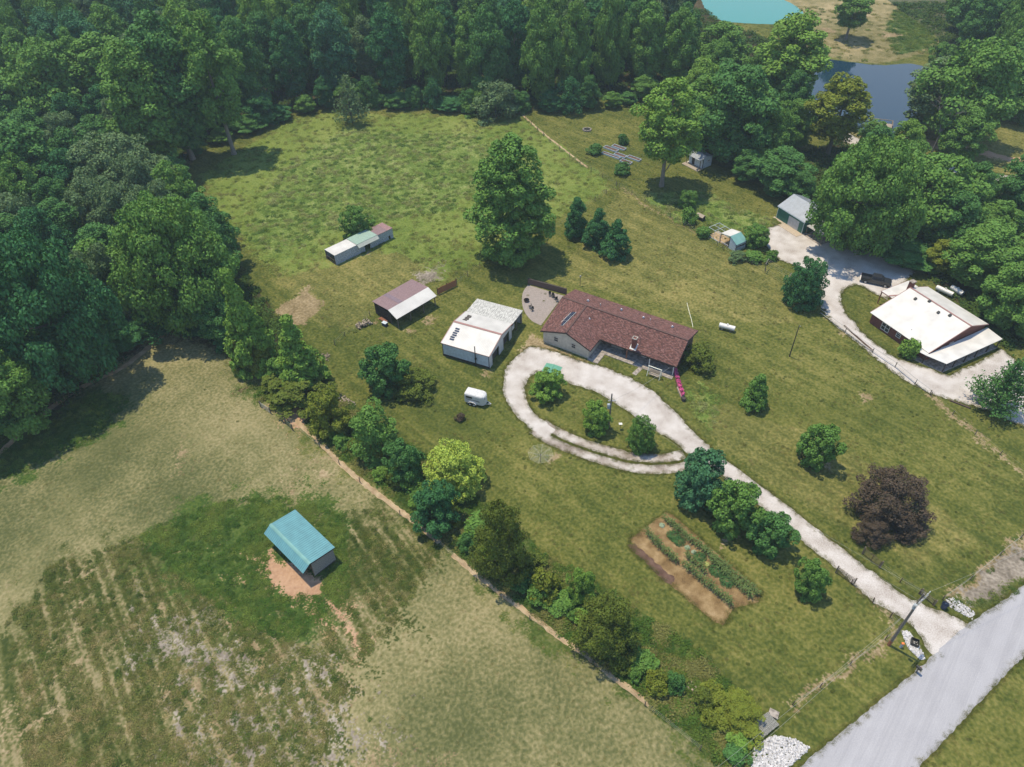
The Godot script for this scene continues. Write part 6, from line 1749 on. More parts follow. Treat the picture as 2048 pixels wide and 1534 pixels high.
func utilities() -> void:
	var m := Mesher.new()
	var p0: Vector2 = Vector2(45.93, -42.85)
	var big := thing("power_pole", "tall grey power pole with crossarm beside the road", "power pole", xz(p0))
	m.tube([Vector3.ZERO, Vector3(0.0, 11.9, 0)], [0.19, 0.12], 10)
	part("pole", m, M.pole_wood, big)
	var arm := Vector3(1.6, 0, -1.15).normalized()
	for y in [11.3, 10.6]:
		m = Mesher.new()
		m.span(Vector3(0.14, y, 0.16) - arm * 1.25, Vector3(0.14, y, 0.16) + arm * 1.25, 0.12, 0.14)
		var ar := part("crossarm", m, M.grey_boards, big)
		for s in [-1.1, -0.6, 0.6, 1.1]:
			m = Mesher.new()
			m.cyl(Vector3(0.14, y + 0.07, 0.16) + arm * s, 0.06, 0.22, 8, 0.04)
			part("insulator", m, M.chrome, ar)
	m = Mesher.new()
	m.cyl(Vector3(-0.35, 9.2, 0.25), 0.2, 0.75, 12)
	part("transformer", m, M.galvanized, big)
	m = Mesher.new()
	m.tube([Vector3(0, 0, 0), Vector3(0, 1.1, 0)], [0.22, 0.2], 10)
	part("lichen_sleeve", m, M.rust_wood, big)
	var top := xz(p0) + Vector3(0.14, 11.5, 0.16)

	var p1: Vector2 = Vector2(15.50, -81.01)
	var mid := thing("service_pole", "grey service pole with meter box inside the drive loop", "power pole", xz(p1))
	m = Mesher.new()
	m.tube([Vector3.ZERO, Vector3(0, 7.7, 0)], [0.16, 0.11], 10)
	part("pole", m, M.pole_wood, mid)
	boxed("transformer", Vector3(-0.35, 5.1, 0.1), Vector3(0.42, 0.9, 0.42), M.galvanized, mid)
	boxed("bracket", Vector3(0.15, 6.2, 0), Vector3(1.3, 0.08, 0.1), M.steel, mid)
	var top1 := xz(p1) + Vector3(0, 6.9, 0)
	var lp: Vector2 = Vector2(49.83, -97.41)
	var lamp := thing("yard_pole", "thin dark pole standing alone on the right lawn", "pole", xz(lp))
	m = Mesher.new()
	m.tube([Vector3.ZERO, Vector3(0, 7.15, 0)], [0.11, 0.07], 8)
	part("pole", m, M.dark_wood, lamp)
	boxed("lamp_arm", Vector3(0.15, 6.9, 0), Vector3(0.4, 0.06, 0.06), M.steel, lamp)
	var pp: Vector2 = Vector2(14.30, -120.82)
	var yl := thing("birdhouse_pole", "short dark post with a small top behind the ranch house", "post", xz(pp))
	m = Mesher.new()
	m.tube([Vector3.ZERO, Vector3(0, 2.1, 0)], [0.06, 0.05], 8)
	part("post", m, M.dark_wood, yl)
	boxed("house", Vector3(0, 2.25, 0), Vector3(0.3, 0.3, 0.3), M.grey_boards, yl)
	# clothes-line tees
	var tees: Array = [Vector2(52.81, -124.41), Vector2(55.89, -119.13)]
	var tl := ["grey T-shaped clothesline post nearest the coop", "grey T-shaped clothesline post beside the dense round tree"]
	for k in 2:
		var tee := thing("clothesline_post", tl[k], "clothesline", xz(tees[k]), 0.55)
		boxed("post", Vector3(0, 1.1, 0), Vector3(0.12, 2.2, 0.12), M.pole_wood, tee)
		boxed("crossarm", Vector3(0, 2.2, 0), Vector3(0.12, 0.12, 2.2), M.pole_wood, tee)
	for k in 4:
		var off := Vector3(-sin(0.55), 0, cos(0.55)) * (-0.9 + k * 0.6)
		cable("thin line of the T-post clothesline, %s" % ["far outer strand", "far inner strand", "near inner strand", "near outer strand"][k], xz(tees[0], 2.27) + off, xz(tees[1], 2.27) + off, 0.1, 0.01)
	cable("power line from the road pole to the loop pole, left strand", top - arm * 0.9, top1 + Vector3(-0.3, 0, 0), 1.0)
	cable("power line from the road pole to the loop pole, right strand", top + arm * 0.6, top1 + Vector3(0.3, 0, 0), 1.0)
	cable("service wire from the loop pole to the house eave", top1 + Vector3(0, -0.7, 0), Vector3(27.0, 3.0, -92.0), 0.6, 0.02)
	cable("roadside power line towards the footbridge, upper strand", top - arm * 1.1, Vector3(11.58, 11.30, -21.07), 1.2)
	cable("roadside power line towards the footbridge, lower strand", top + arm * 0.2, Vector3(13.63, 11.30, -21.02), 1.2)
	cable("roadside power line towards the right edge of the view", top + arm * 1.1, Vector3(77.02, 11.30, -55.56), 1.0)

# ---------------------------------------------------------------- foliage
func leaf_mat(called: String, c: Color) -> StandardMaterial3D:
	var m := StandardMaterial3D.new()
	m.resource_name = called
	m.albedo_color = c
	m.roughness = 0.7
	m.metallic_specular = 0.18
	m.vertex_color_use_as_albedo = true
	m.backlight_enabled = true
	m.backlight = Color(0.52, 0.56, 0.30)
	m.cull_mode = BaseMaterial3D.CULL_DISABLED
	return m

func leaf(m: Mesher, p: Vector3, nn: Vector3, size: float, tone_: float, long := 1.5) -> void:
	# one spray of leaves: a kite bent along its middle
	var t := nn.cross(Vector3(rng.randf() - 0.5, rng.randf() - 0.5, rng.randf() - 0.5)).normalized()
	var s := nn.cross(t) * size * 0.55
	var l := t * size * long * 0.5
	var a := p - l; var b := p + s - nn * size * 0.12; var c := p + l; var d := p - s - nn * size * 0.12
	var q := tone_ * rng.randf_range(0.72, 1.28)
	var col := Color(q * rng.randf_range(0.88, 1.14), q, q * rng.randf_range(0.75, 1.2))
	for k in [a, b, c, a, c, d]:
		m.v.append(k); m.n.append(nn); m.uv.append(Vector2.ZERO); m.col.append(col)

const ROUND := [0.30, 0.72, 0.92, 1.0, 0.97, 0.85, 0.60, 0.22]
const TALL := [0.42, 0.72, 0.86, 0.95, 1.0, 0.93, 0.75, 0.48, 0.16]
const CONE := [0.80, 1.0, 0.93, 0.80, 0.65, 0.48, 0.30, 0.10]
const SPIRE := [0.85, 1.0, 0.86, 0.70, 0.54, 0.38, 0.22, 0.06]
const SPREAD := [0.35, 0.82, 1.0, 0.96, 0.78, 0.42]
const EGG := [0.80, 0.97, 1.0, 0.98, 0.90, 0.72, 0.40]
const DOME := [0.85, 1.0, 1.0, 0.92, 0.75, 0.45]

func prof(p: Array, t: float) -> float:
	var x := clampf(t, 0.0, 0.999) * (p.size() - 1)
	return lerpf(p[int(x)], p[int(x) + 1], x - int(x))

var kinds := {}      # kind -> array of [crown mesh, trunk mesh, height, radius]

func make_kind(kind: String, seed_: int, H: float, R: float, base: float, p: Array, clusters: int, cr: float, per: int, size: float, lobes := 0.22, limbs := 7, hang := 0.0) -> void:
	rng.seed = seed_
	var nz := FastNoiseLite.new()
	nz.seed = seed_
	nz.frequency = 0.9
	var m := Mesher.new()
	var y0 := H * base
	var ends := []
	for k in clusters:
		# more clusters where the crown is wide; most of them near its surface
		var t := rng.randf()
		for tries in 6:
			if rng.randf() < prof(p, t) * 0.9 + 0.1: break
			t = rng.randf()
		var a := k * 2.39996 + rng.randf() * 0.8
		var edge := prof(p, t) * (1.0 + lobes * 1.6 * nz.get_noise_3d(cos(a) * 1.3, t * 2.4, sin(a) * 1.3))
		var rho := R * edge * (sqrt(rng.randf_range(0.30, 1.0)) if k % 6 else rng.randf() * 0.5)
		rho = maxf(0.0, rho - cr * 0.45)
		var c := Vector3(cos(a) * rho, y0 + (H - y0) * t, sin(a) * rho)
		c.y = minf(c.y, H - cr * 0.6)
		c.y = maxf(c.y, y0 + cr * 0.25)
		ends.append(c)
		var r := cr * rng.randf_range(0.65, 1.3)
		var tn := rng.randf_range(0.78, 1.22)
		var outward := Vector3(cos(a), 0.35, sin(a)).normalized()
		for i in int(per * r / cr):
			var d := Vector3(rng.randfn(), rng.randfn(), rng.randfn()).normalized()
			d = (d + outward * 0.35 + Vector3.UP * 0.25).normalized()
			var q := c + Vector3(d.x, d.y * 0.72, d.z) * r * (0.55 + 0.5 * sqrt(rng.randf()))
			if hang > 0.0: q.y -= hang * r * rng.randf() * rng.randf()
			if q.y < 0.05: q.y = 0.05 + rng.randf() * 0.2
			var nn := (d * 0.8 + Vector3.UP * 0.45 + Vector3(rng.randfn(), rng.randfn(), rng.randfn()) * 0.6).normalized()
			leaf(m, q, nn, size * rng.randf_range(0.65, 1.35), tn)
	var tr := Mesher.new()
	var r0 := H * 0.016 + 0.03
	var lean := Vector3(rng.randf_range(-0.3, 0.3), 0, rng.randf_range(-0.3, 0.3)) * R * 0.12
	tr.tube([Vector3(0, -0.1, 0), Vector3(0, H * 0.06, 0), lean * 0.5 + Vector3(0, H * 0.4, 0), lean + Vector3(0, H * 0.86, 0)], [r0 * 1.5, r0, r0 * 0.7, r0 * 0.15], 7, false)
	for k in limbs:
		var e: Vector3 = ends[rng.randi_range(0, ends.size() - 1)]
		var s := clampf(e.y / H - 0.18, 0.1, 0.7)
		var st := lean * s + Vector3(0, H * s, 0)
		tr.tube([st, st.lerp(e, 0.5) + Vector3(0, -0.02 * H, 0), e], [r0 * 0.45, r0 * 0.3, r0 * 0.1], 5, false)
	if not kinds.has(kind): kinds[kind] = []
	kinds[kind].append([m.mesh(), tr.mesh(), H, R])

func make_conifer(kind: String, seed_: int, H: float, R: float, tiers: int, per: int, size: float) -> void:
	# whorls of branches with open gaps between them
	rng.seed = seed_
	var m := Mesher.new()
	var tr := Mesher.new()
	tr.tube([Vector3.ZERO, Vector3(0, H * 0.5, 0), Vector3(0, H * 0.98, 0)], [H * 0.02, H * 0.013, 0.01], 7, false)
	for k in tiers:
		var t := (k + 0.5) / tiers
		var y := H * (0.06 + 0.92 * t)
		var n := int(lerpf(11, 5, t))
		for b in n:
			var a := TAU * b / n + rng.randf() * 0.7 + k
			var len := R * (1.0 - t * 0.9) * rng.randf_range(0.75, 1.12)
			var tip := Vector3(cos(a) * len, y + len * 0.22, sin(a) * len)
			var st := Vector3(0, y - len * 0.12, 0)
			tr.tube([st, tip], [0.05, 0.015], 4, false)
			var tn := rng.randf_range(0.8, 1.2)
			for i in int(per * (0.25 + len / R)):
				var s := sqrt(rng.randf())
				var q := st.lerp(tip, s) + Vector3(rng.randfn(), rng.randfn() * 0.5, rng.randfn()) * 0.11 * R * (0.4 + 0.6 * s) * 0.8
				if q.y < 0.05: q.y = 0.05
				leaf(m, q, (Vector3(rng.randfn(), rng.randfn() + 1.1, rng.randfn())).normalized(), size * rng.randf_range(0.6, 1.3), tn, 2.2)
	if not kinds.has(kind): kinds[kind] = []
	kinds[kind].append([m.mesh(), tr.mesh(), H, R])

func make_tree_kinds() -> void:
	var tints := {
		"dark": Vector3(0.081, 0.194, 0.054), "mid": Vector3(0.124, 0.246, 0.053), "bright": Vector3(0.164, 0.292, 0.053), "yellow": Vector3(0.367, 0.473, 0.085),
		"blue": Vector3(0.063, 0.174, 0.081), "grey": Vector3(0.130, 0.207, 0.091), "purple": Vector3(0.090, 0.068, 0.050), "olive": Vector3(0.112, 0.150, 0.027), "deep": Vector3(0.053, 0.161, 0.057), "gold": Vector3(0.172, 0.212, 0.032),
	}
	for k in tints:
		var c: Vector3 = tints[k]
		M["leaf_" + k] = leaf_mat("leaf_" + k, lin(c.x, c.y, c.z))
	mat("bark", lin(0.085, 0.075, 0.065), 0.95, stain, 0.6)
	mat("pale_bark", lin(0.24, 0.22, 0.19), 0.95, stain, 0.6)
	mat("dead_wood", lin(0.22, 0.20, 0.19), 0.95)
	for v in 4: make_kind("round_l", 100 + v, 20, 6.5, 0.06, ROUND, 130, 1.6, 140, 0.36)
	for v in 3: make_kind("tall_l", 110 + v, 25, 6.0, 0.12, TALL, 150, 1.6, 135, 0.37)
	for v in 2: make_kind("lone_l", 115 + v, 25, 6.5, 0.26, TALL, 120, 1.55, 150, 0.36)
	for v in 3: make_kind("oak_l", 120 + v, 17, 8.0, 0.10, SPREAD, 140, 1.7, 140, 0.36)
	for v in 2: make_kind("great_l", 127 + v, 19, 12.0, 0.06, [0.5, 0.85, 1.0, 0.97, 0.86, 0.66, 0.3], 300, 1.9, 140, 0.36, 0.32)
	make_kind("spire_l", 130, 14, 4.6, 0.01, [0.9, 1.0, 0.84, 0.68, 0.50, 0.32, 0.14, 0.0], 230, 0.8, 70, 0.30, 0.08)
	make_kind("oval_l", 135, 27, 8.0, 0.02, [0.55, 0.85, 1.0, 1.0, 0.96, 0.88, 0.76, 0.55, 0.2], 250, 1.5, 140, 0.36, 0.18)
	for v in 2: make_kind("round_m", 140 + v, 6, 3.2, 0.02, EGG, 115, 0.66, 110, 0.20, 0.42)
	for v in 2: make_kind("cone_m", 150 + v, 7, 2.8, 0.01, CONE, 130, 0.6, 100, 0.19, 0.26)
	make_kind("egg_m", 160, 7, 3.6, 0.0, EGG, 260, 0.55, 85, 0.15, 0.05)
	for v in 2: make_kind("loose_m", 170 + v, 6, 3.4, 0.03, DOME, 62, 0.8, 85, 0.20, 0.4)
	make_kind("willow_m", 180, 8, 5.0, 0.0, DOME, 210, 0.75, 95, 0.19, 0.12, 7, 0.9)
	make_kind("feather_m", 185, 8, 4.0, 0.02, DOME, 150, 0.75, 110, 0.15, 0.45, 7, 0.5)
	make_conifer("conifer_m", 190, 8, 4.6, 14, 60, 0.2)
	make_conifer("spiky_m", 191, 9, 4.4, 9, 30, 0.24)
	for v in 3: make_kind("shrub_s", 200 + v, 2.2, 1.6, 0.0, DOME, 46, 0.5, 60, 0.17, 0.3, 4)
	rng.seed = 777

var planted := []    # Vector3(x, z, radius) of every tree, to keep the wood from crowding

func tree(called: String, kind: String, tint: String, at: Vector2, h: float, r: float, label: String, category: String, group := "") -> Node3D:
	var vs: Array = kinds[kind]
	var v: Array = vs[rng.randi_range(0, vs.size() - 1)]
	var t := thing(called, label, category, xz(at), rng.randf() * TAU, group)
	t.scale = Vector3(r / v[3], h / v[2], r / v[3])
	shape("trunk", v[1], M.pale_bark if kind in ["lone_l", "tall_l"] else M.bark, t)
	shape("crown", v[0], M["leaf_" + tint], t)
	planted.append(Vector3(at.x, at.y, r))
	return t

# kind, tint, x, z, height, crown radius, label
var yard_trees := [
	["oval_l", "mid", 0.82, -132.18, 26.67, 8.67, "huge oval shade tree standing alone at the meadow corner"],
	["lone_l", "bright", 37.68, -161.37, 25.60, 7.82, "tall lone tree with a bare pale trunk beside the raised beds"],
	["cone_m", "deep", 15.08, -140.12, 9.05, 3.16, "leftmost of the three dark conical trees on the mown slope"],
	["cone_m", "deep", 19.21, -135.91, 8.80, 3.21, "middle one of the three dark conical trees"],
	["cone_m", "deep", 22.69, -131.37, 8.70, 3.35, "rightmost of the three dark conical trees"],
	["round_m", "mid", -33.67, -142.27, 6.81, 3.32, "leafy small tree right behind the tin shed"],
	["round_m", "dark", -21.59, -92.00, 9.37, 3.89, "dense dark green round tree left of the white barn"],
	["loose_m", "olive", -17.02, -90.98, 3.41, 4.06, "low spreading olive shrub tree touching the dark round tree"],
	["round_m", "gold", -30.04, -82.64, 7.95, 3.29, "yellow-green rounded tree beside the clay gateway"],
	["loose_m", "mid", -21.99, -77.63, 9.09, 4.34, "loose light green tree second along the pasture path"],
	["round_m", "dark", -16.46, -71.65, 7.63, 2.92, "dark narrow tree between the loose tree and the lime willow"],
	["willow_m", "yellow", -8.92, -70.38, 7.72, 4.60, "bright lime yellow willow, brightest tree of the yard"],
	["round_m", "deep", -11.32, -63.30, 7.63, 3.25, "dark round bush below the lime willow"],
	["feather_m", "olive", -1.99, -54.68, 14.26, 3.82, "tall feathery olive tree along the weedy strip"],
	["shrub_s", "gold", 3.35, -51.18, 4.39, 2.02, "fuzzy yellow-green shrub along the weedy strip"],
	["round_m", "bright", 8.32, -50.27, 6.40, 1.80, "small bright leafy tree between two larger shrubs of the strip"],
	["feather_m", "olive", 10.75, -43.78, 9.39, 3.98, "wide dark feathery tree at the dirt path"],
	["shrub_s", "dark", 18.35, -38.27, 2.56, 1.18, "small dark bush alone near the ditch stones"],
	["feather_m", "gold", 25.04, -34.93, 2.32, 2.76, "yellow-olive bush beside the plank bridge"],
	["round_m", "bright", 6.07, -89.26, 4.98, 2.70, "round leafy bush under the green well house roof"],
	["round_m", "bright", 13.42, -80.74, 5.73, 2.31, "round bush beside the service pole in the loop"],
	["egg_m", "mid", 19.99, -76.78, 6.34, 2.25, "smooth egg-shaped evergreen at the tip of the loop"],
	["round_m", "blue", 26.98, -66.33, 9.05, 3.80, "blue-green tree at the fork of the drive"],
	["round_m", "mid", 30.73, -61.36, 8.92, 3.53, "middle tree of the three beside the garden, with yellow top"],
	["round_m", "dark", 34.85, -57.92, 6.27, 3.07, "lowest of the three trees between garden and drive"],
	["round_m", "mid", 38.04, -50.44, 6.31, 2.06, "small round tree standing alone below the drive"],
	["cone_m", "mid", 40.22, -85.33, 6.85, 2.37, "small upright tree on the lawn right of the pink flowers"],
	["round_m", "mid", 46.29, -72.92, 7.61, 3.02, "upright green tree alone on the right lawn"],
	["feather_m", "purple", 53.37, -62.65, 7.71, 5.27, "large purple leaved plum tree on the right lawn"],
	["feather_m", "purple", 49.43, -58.56, 3.64, 2.49, "small purple plum at the left foot of the large one"],
	["feather_m", "purple", 54.64, -59.44, 2.83, 2.37, "small purple plum at the right foot of the large one"],
	["egg_m", "deep", 56.69, -113.06, 10.15, 3.99, "dense smooth dark tree where the neighbour's drive bends"],
	["conifer_m", "dark", 79.06, -83.18, 10.60, 4.71, "spreading open conifer at the right edge by the neighbour's drive"],
	["loose_m", "olive", 33.24, -95.77, 3.75, 3.34, "ragged dark shrub at the right end of the ranch house"],
	["shrub_s", "bright", 70.71, -96.75, 3.43, 1.77, "leafy bush against the brick house wall"],
	["round_m", "mid", 53.30, -133.99, 4.84, 2.78, "leafy small tree touching the coop"],
	["shrub_s", "mid", 51.38, -128.37, 1.85, 2.20, "round shrub below the small tree by the coop"],
	["loose_m", "grey", 47.86, -128.52, 1.86, 2.10, "pale leaved shrub in front of the coop wall"],
	["loose_m", "mid", 41.82, -150.55, 4.36, 2.42, "bushy shrub on the far lawn left of the kennel"],
	["shrub_s", "mid", 40.78, -144.29, 3.32, 1.91, "low shrub on the fence line left of the kennel"],
	["shrub_s", "mid", 42.85, -138.20, 2.21, 1.75, "low shrub at the corner of the chicken run"],
	["shrub_s", "dark", 23.42, -179.96, 2.34, 1.96, "dark shrub at the left of the raised beds"],
	["shrub_s", "dark", 29.00, -168.60, 2.55, 2.12, "dark rounded shrub in front of the raised beds"],
	["shrub_s", "dark", 31.27, -185.14, 2.66, 1.47, "dark shrub behind the raised beds"],
	["spiky_m", "grey", -43.62, -203.09, 13.95, 5.86, "pale spiky young tree in front of the far wood"],
	["loose_m", "grey", -2.57, -204.74, 9.43, 6.79, "pale rounded tree at the meadow's far edge by the path"],
	["shrub_s", "purple", -8.64, -83.87, 1.07, 0.83, "small brownish dwarf shrub alone on the lawn"],
	["shrub_s", "mid", -2.77, -59.49, 1.76, 2.10, "leafy weed bush left of the tall feathery tree"],
	["shrub_s", "mid", -5.43, -61.40, 1.97, 2.34, "light green bush between the willow and the feathery tree"],
	["shrub_s", "bright", 8.39, -47.27, 1.34, 1.60, "bright bush of the weedy strip above the wide feathery tree"],
	["shrub_s", "mid", 5.33, -49.29, 1.36, 1.62, "bush between the fuzzy shrub and the wide feathery tree"],
	["shrub_s", "gold", 22.82, -37.25, 1.24, 1.47, "low yellowish bush left of the bridge shrub"],
	["shrub_s", "mid", 15.16, -41.24, 1.43, 1.71, "low bush right of the wide feathery tree"],
	["shrub_s", "bright", 24.46, -31.57, 1.18, 1.40, "bright low bush at the near end of the bridge"],
	["shrub_s", "mid", 55.29, -128.54, 2.00, 1.26, "little shrub right of the coop trees"],
	["shrub_s", "mid", -20.91, -80.59, 1.56, 1.86, "low bush at the foot of the loose light tree"],
]

var wood_trees := [
	["lone_l", "mid", -72.77, -185.11, 35.60, 8.03, "tall tree with a pale trunk at the left wood's meadow edge"],
	["tall_l", "dark", -83.17, -182.77, 36.50, 8.68, "tall dark tree left of the pale trunk tree"],
	["tall_l", "mid", -106.38, -201.58, 26.75, 9.51, "leaning tall tree whose trunk shows over a red dirt gap"],
	["tall_l", "mid", -87.55, -174.01, 32.30, 7.84, "broad tall tree above the shaded meadow corner"],
	["oak_l", "mid", -121.70, -197.19, 25.31, 11.39, "wide tree high in the left wood"],
	["round_l", "dark", -108.78, -154.32, 22.44, 9.32, "dark tree at the left edge above the clearing"],
	["great_l", "grey", -89.44, -154.77, 18.19, 12.28, "grey-green spreading oak of the left wood"],
	["round_l", "gold", -82.25, -142.64, 11.62, 5.04, "small yellow-green tree in front of the grey oak"],
	["great_l", "mid", -61.88, -113.36, 25.32, 10.31, "great dark green tree at the end of the pasture"],
	["round_l", "mid", -76.44, -115.01, 16.53, 6.38, "green tree left of the great pasture tree"],
	["great_l", "deep", -75.80, -95.42, 29.20, 9.60, "big deep green tree over the shaded pasture path"],
	["round_l", "mid", -78.74, -83.20, 17.54, 4.89, "green tree at the left edge below the path"],
	["round_l", "dark", -100.53, -129.42, 14.04, 6.15, "dark tree at the left edge of the wood"],
	["round_l", "mid", -97.01, -137.50, 4.21, 4.90, "round bush in the little clearing"],
	["spire_l", "bright", -45.81, -98.62, 20.85, 4.61, "tall spire shaped tree left of the barnyard"],
	["spire_l", "bright", -36.22, -93.31, 15.15, 4.53, "pointed conical tree at the corner of the weedy gate"],
	["round_m", "olive", -37.05, -90.14, 4.46, 5.30, "low broad bush below the pointed tree"],
	["cone_m", "gold", -47.72, -97.24, 7.25, 2.19, "small yellowish evergreen at the foot of the spire tree"],
	["cone_m", "gold", -44.24, -97.67, 6.60, 2.73, "second yellowish evergreen at the foot of the spire tree"],
	["round_m", "mid", -40.43, -94.04, 5.31, 2.17, "dark bush between the spire tree and the pointed tree"],
	["round_l", "dark", -53.37, -105.97, 9.99, 4.12, "dark tree filling the gap beside the spire tree"],
	["round_l", "dark", -58.86, -114.29, 14.14, 6.16, "tree behind the great pasture tree"],
	["tall_l", "mid", 50.98, -180.25, 19.30, 6.98, "dark leafy tree right behind the garden shed"],
	["oak_l", "dark", 55.88, -175.31, 22.81, 11.12, "big dark tree between garden shed and pond"],
	["tall_l", "bright", 78.75, -203.65, 26.45, 9.45, "tall light green tree on the near pond bank"],
	["lone_l", "gold", 82.89, -175.49, 20.20, 7.76, "yellowish tree standing against the dark pond"],
	["round_l", "dark", 64.56, -157.26, 10.59, 6.57, "dark bushy tree above the green garage"],
	["round_l", "dark", 58.87, -163.34, 7.54, 4.00, "small dark tree between the garden shed and the garage"],
	["great_l", "mid", 72.86, -131.45, 23.86, 10.11, "great light green tree spreading over the green garage"],
	["oak_l", "mid", 88.52, -136.77, 17.48, 10.01, "broad tree right of the great light green tree"],
	["round_l", "mid", 92.69, -118.45, 13.35, 6.79, "green tree behind the brick house"],
	["round_l", "gold", 87.95, -123.27, 6.47, 4.04, "yellowish small tree at the end of the board fence"],
	["round_l", "mid", 104.75, -137.59, 6.92, 5.95, "round tree above the trees behind the brick house"],
	["round_l", "dark", 109.95, -140.35, 16.12, 5.64, "dark tree cut by the right edge of the view"],
	["round_l", "mid", 91.16, -104.69, 13.80, 5.40, "green tree at the right edge behind the brick house"],
	["lone_l", "mid", 118.44, -262.21, 16.85, 6.41, "slim tall tree on the bare bank between the ponds"],
	["oak_l", "mid", 117.09, -180.14, 24.83, 11.92, "big green tree right of the dead tree"],
	["tall_l", "grey", 112.87, -188.14, 19.15, 7.85, "grey-green tree on the right shore of the pond"],
	["round_l", "mid", 113.13, -169.86, 14.08, 5.53, "dark tree below the dead tree"],
	["tall_l", "dark", 140.09, -193.59, 23.95, 7.62, "dark tall tree at the right edge above the field"],
	["round_l", "mid", 94.72, -177.98, 7.82, 3.85, "small tree in front of the pond dock"],
	["oak_l", "mid", 87.99, -148.62, 13.48, 7.30, "tree above the gravel yard between the larger two"],
	["tall_l", "dark", 157.75, -253.10, 22.50, 9.77, "dark tall tree at the back of the bare bank"],
	["tall_l", "dark", 166.66, -242.84, 23.35, 9.45, "tall tree at the top right corner"],
	["round_l", "mid", 65.01, -225.56, 17.48, 8.26, "leafy tree left of the turquoise pond"],
	["round_l", "mid", 76.52, -148.94, 10.12, 5.66, "light tree behind the green garage ridge"],
]

func dead_tree() -> void:
	var t := thing("dead_tree", "bare grey dead tree standing among the green trees by the pond", "tree", xz(Vector2(109.79, -175.35)))
	var m := Mesher.new()
	rng.seed = 99
	branch(m, Vector3.ZERO, Vector3(0.05, 1, 0).normalized(), 6.5, 0.26, 5)
	part("branches", m, M.dead_wood, t)
	t = thing("dead_tree", "fallen bare dead branches at the shaded wood edge left", "tree", xz(Vector2(-80.78, -92.14)))
	m = Mesher.new()
	branch(m, Vector3.ZERO, Vector3(-0.5, 0.6, 0.2).normalized(), 3.6, 0.12, 4)
	part("branches", m, M.dead_wood, t)

func branch(m: Mesher, a: Vector3, d: Vector3, len: float, r: float, depth: int) -> void:
	var b := a + d * len
	m.tube([a, b], [r, r * 0.62], 5, false)
	if depth == 0: return
	for k in 3:
		var e := (d + Vector3(rng.randfn(), rng.randfn() * 0.6 + 0.15, rng.randfn()) * 0.55).normalized()
		branch(m, a.lerp(b, rng.randf_range(0.55, 1.0)), e, len * rng.randf_range(0.55, 0.75), r * 0.6, depth - 1)

func ordinal(n: int) -> String:
	var s := "th"
	if n % 100 < 10 or n % 100 > 20:
		s = {1: "st", 2: "nd", 3: "rd"}.get(n % 10, "th")
	return "%d%s" % [n, s]

func fill_wood(outline: Array, gap: float, called: String, place: String, group: String, mixes: Array, hlo: float, hhi: float) -> void:
	var pk := PackedVector2Array(outline)
	var r := Rect2(pk[0], Vector2.ZERO)
	for p in pk: r = r.expand(p)
	var got := []
	for k in 6000:
		var p := Vector2(rng.randf_range(r.position.x, r.end.x), rng.randf_range(r.position.y, r.end.y))
		if not Geometry2D.is_point_in_polygon(p, pk): continue
		var free := true
		for q in planted:
			if Vector2(q.x, q.y).distance_to(p) < maxf(gap * 0.55, minf(q.z * 0.8, gap)): free = false; break
		if free:
			for q in got:
				if q.distance_to(p) < gap: free = false; break
		if free: got.append(p)
	# rows from the near edge backwards, trees numbered from the left
	got.sort_custom(func(a: Vector2, b: Vector2) -> bool: return a.y > b.y)
	var rows := ["front", "second", "third", "fourth", "fifth", "sixth", "seventh", "eighth", "ninth", "tenth", "eleventh", "twelfth"]
	var n_rows := clampi(int(sqrt(got.size() * 0.5)), 1, 12)
	var each := ceili(got.size() / float(n_rows))
	for row in n_rows:
		var line := got.slice(row * each, mini((row + 1) * each, got.size()))
		line.sort_custom(func(a: Vector2, b: Vector2) -> bool: return a.x < b.x)
		for k in line.size():
			var mix: Array = mixes[rng.randi_range(0, mixes.size() - 1)]
			var h := rng.randf_range(hlo, hhi)
			var look: String = {"dark": "dark green", "mid": "green", "bright": "light green", "blue": "blue-green", "grey": "grey-green", "deep": "deep green", "gold": "yellow-green", "olive": "olive"}[mix[1]]
			tree(called, mix[0], mix[1], line[k], h, gap * rng.randf_range(0.52, 0.74), "%s tree, %s from left, %s row of %s" % [look, ordinal(k + 1), rows[row], place], "tree", group)

func edge_shrubs(pts: Array, step: float, place: String, h: float, tints: Array) -> void:
	var line := smooth(pts, step)
	for k in line.size():
		var p: Vector2 = line[k] + Vector2(rng.randf_range(-1.2, 1.2), rng.randf_range(-1.2, 1.2))
		tree("edge_bush", (["round_l", "loose_m", "round_m", "round_l"] if h > 2.0 else ["shrub_s"])[rng.randi_range(0, 3) if h > 2.0 else 0], tints[rng.randi_range(0, tints.size() - 1)], p, h * rng.randf_range(0.5, 1.9), step * (rng.randf_range(0.55, 1.1) if h > 2.0 else rng.randf_range(0.25, 0.55)), "%s bush along %s" % [ordinal(k + 1), place], "bush", "bushes along " + place)

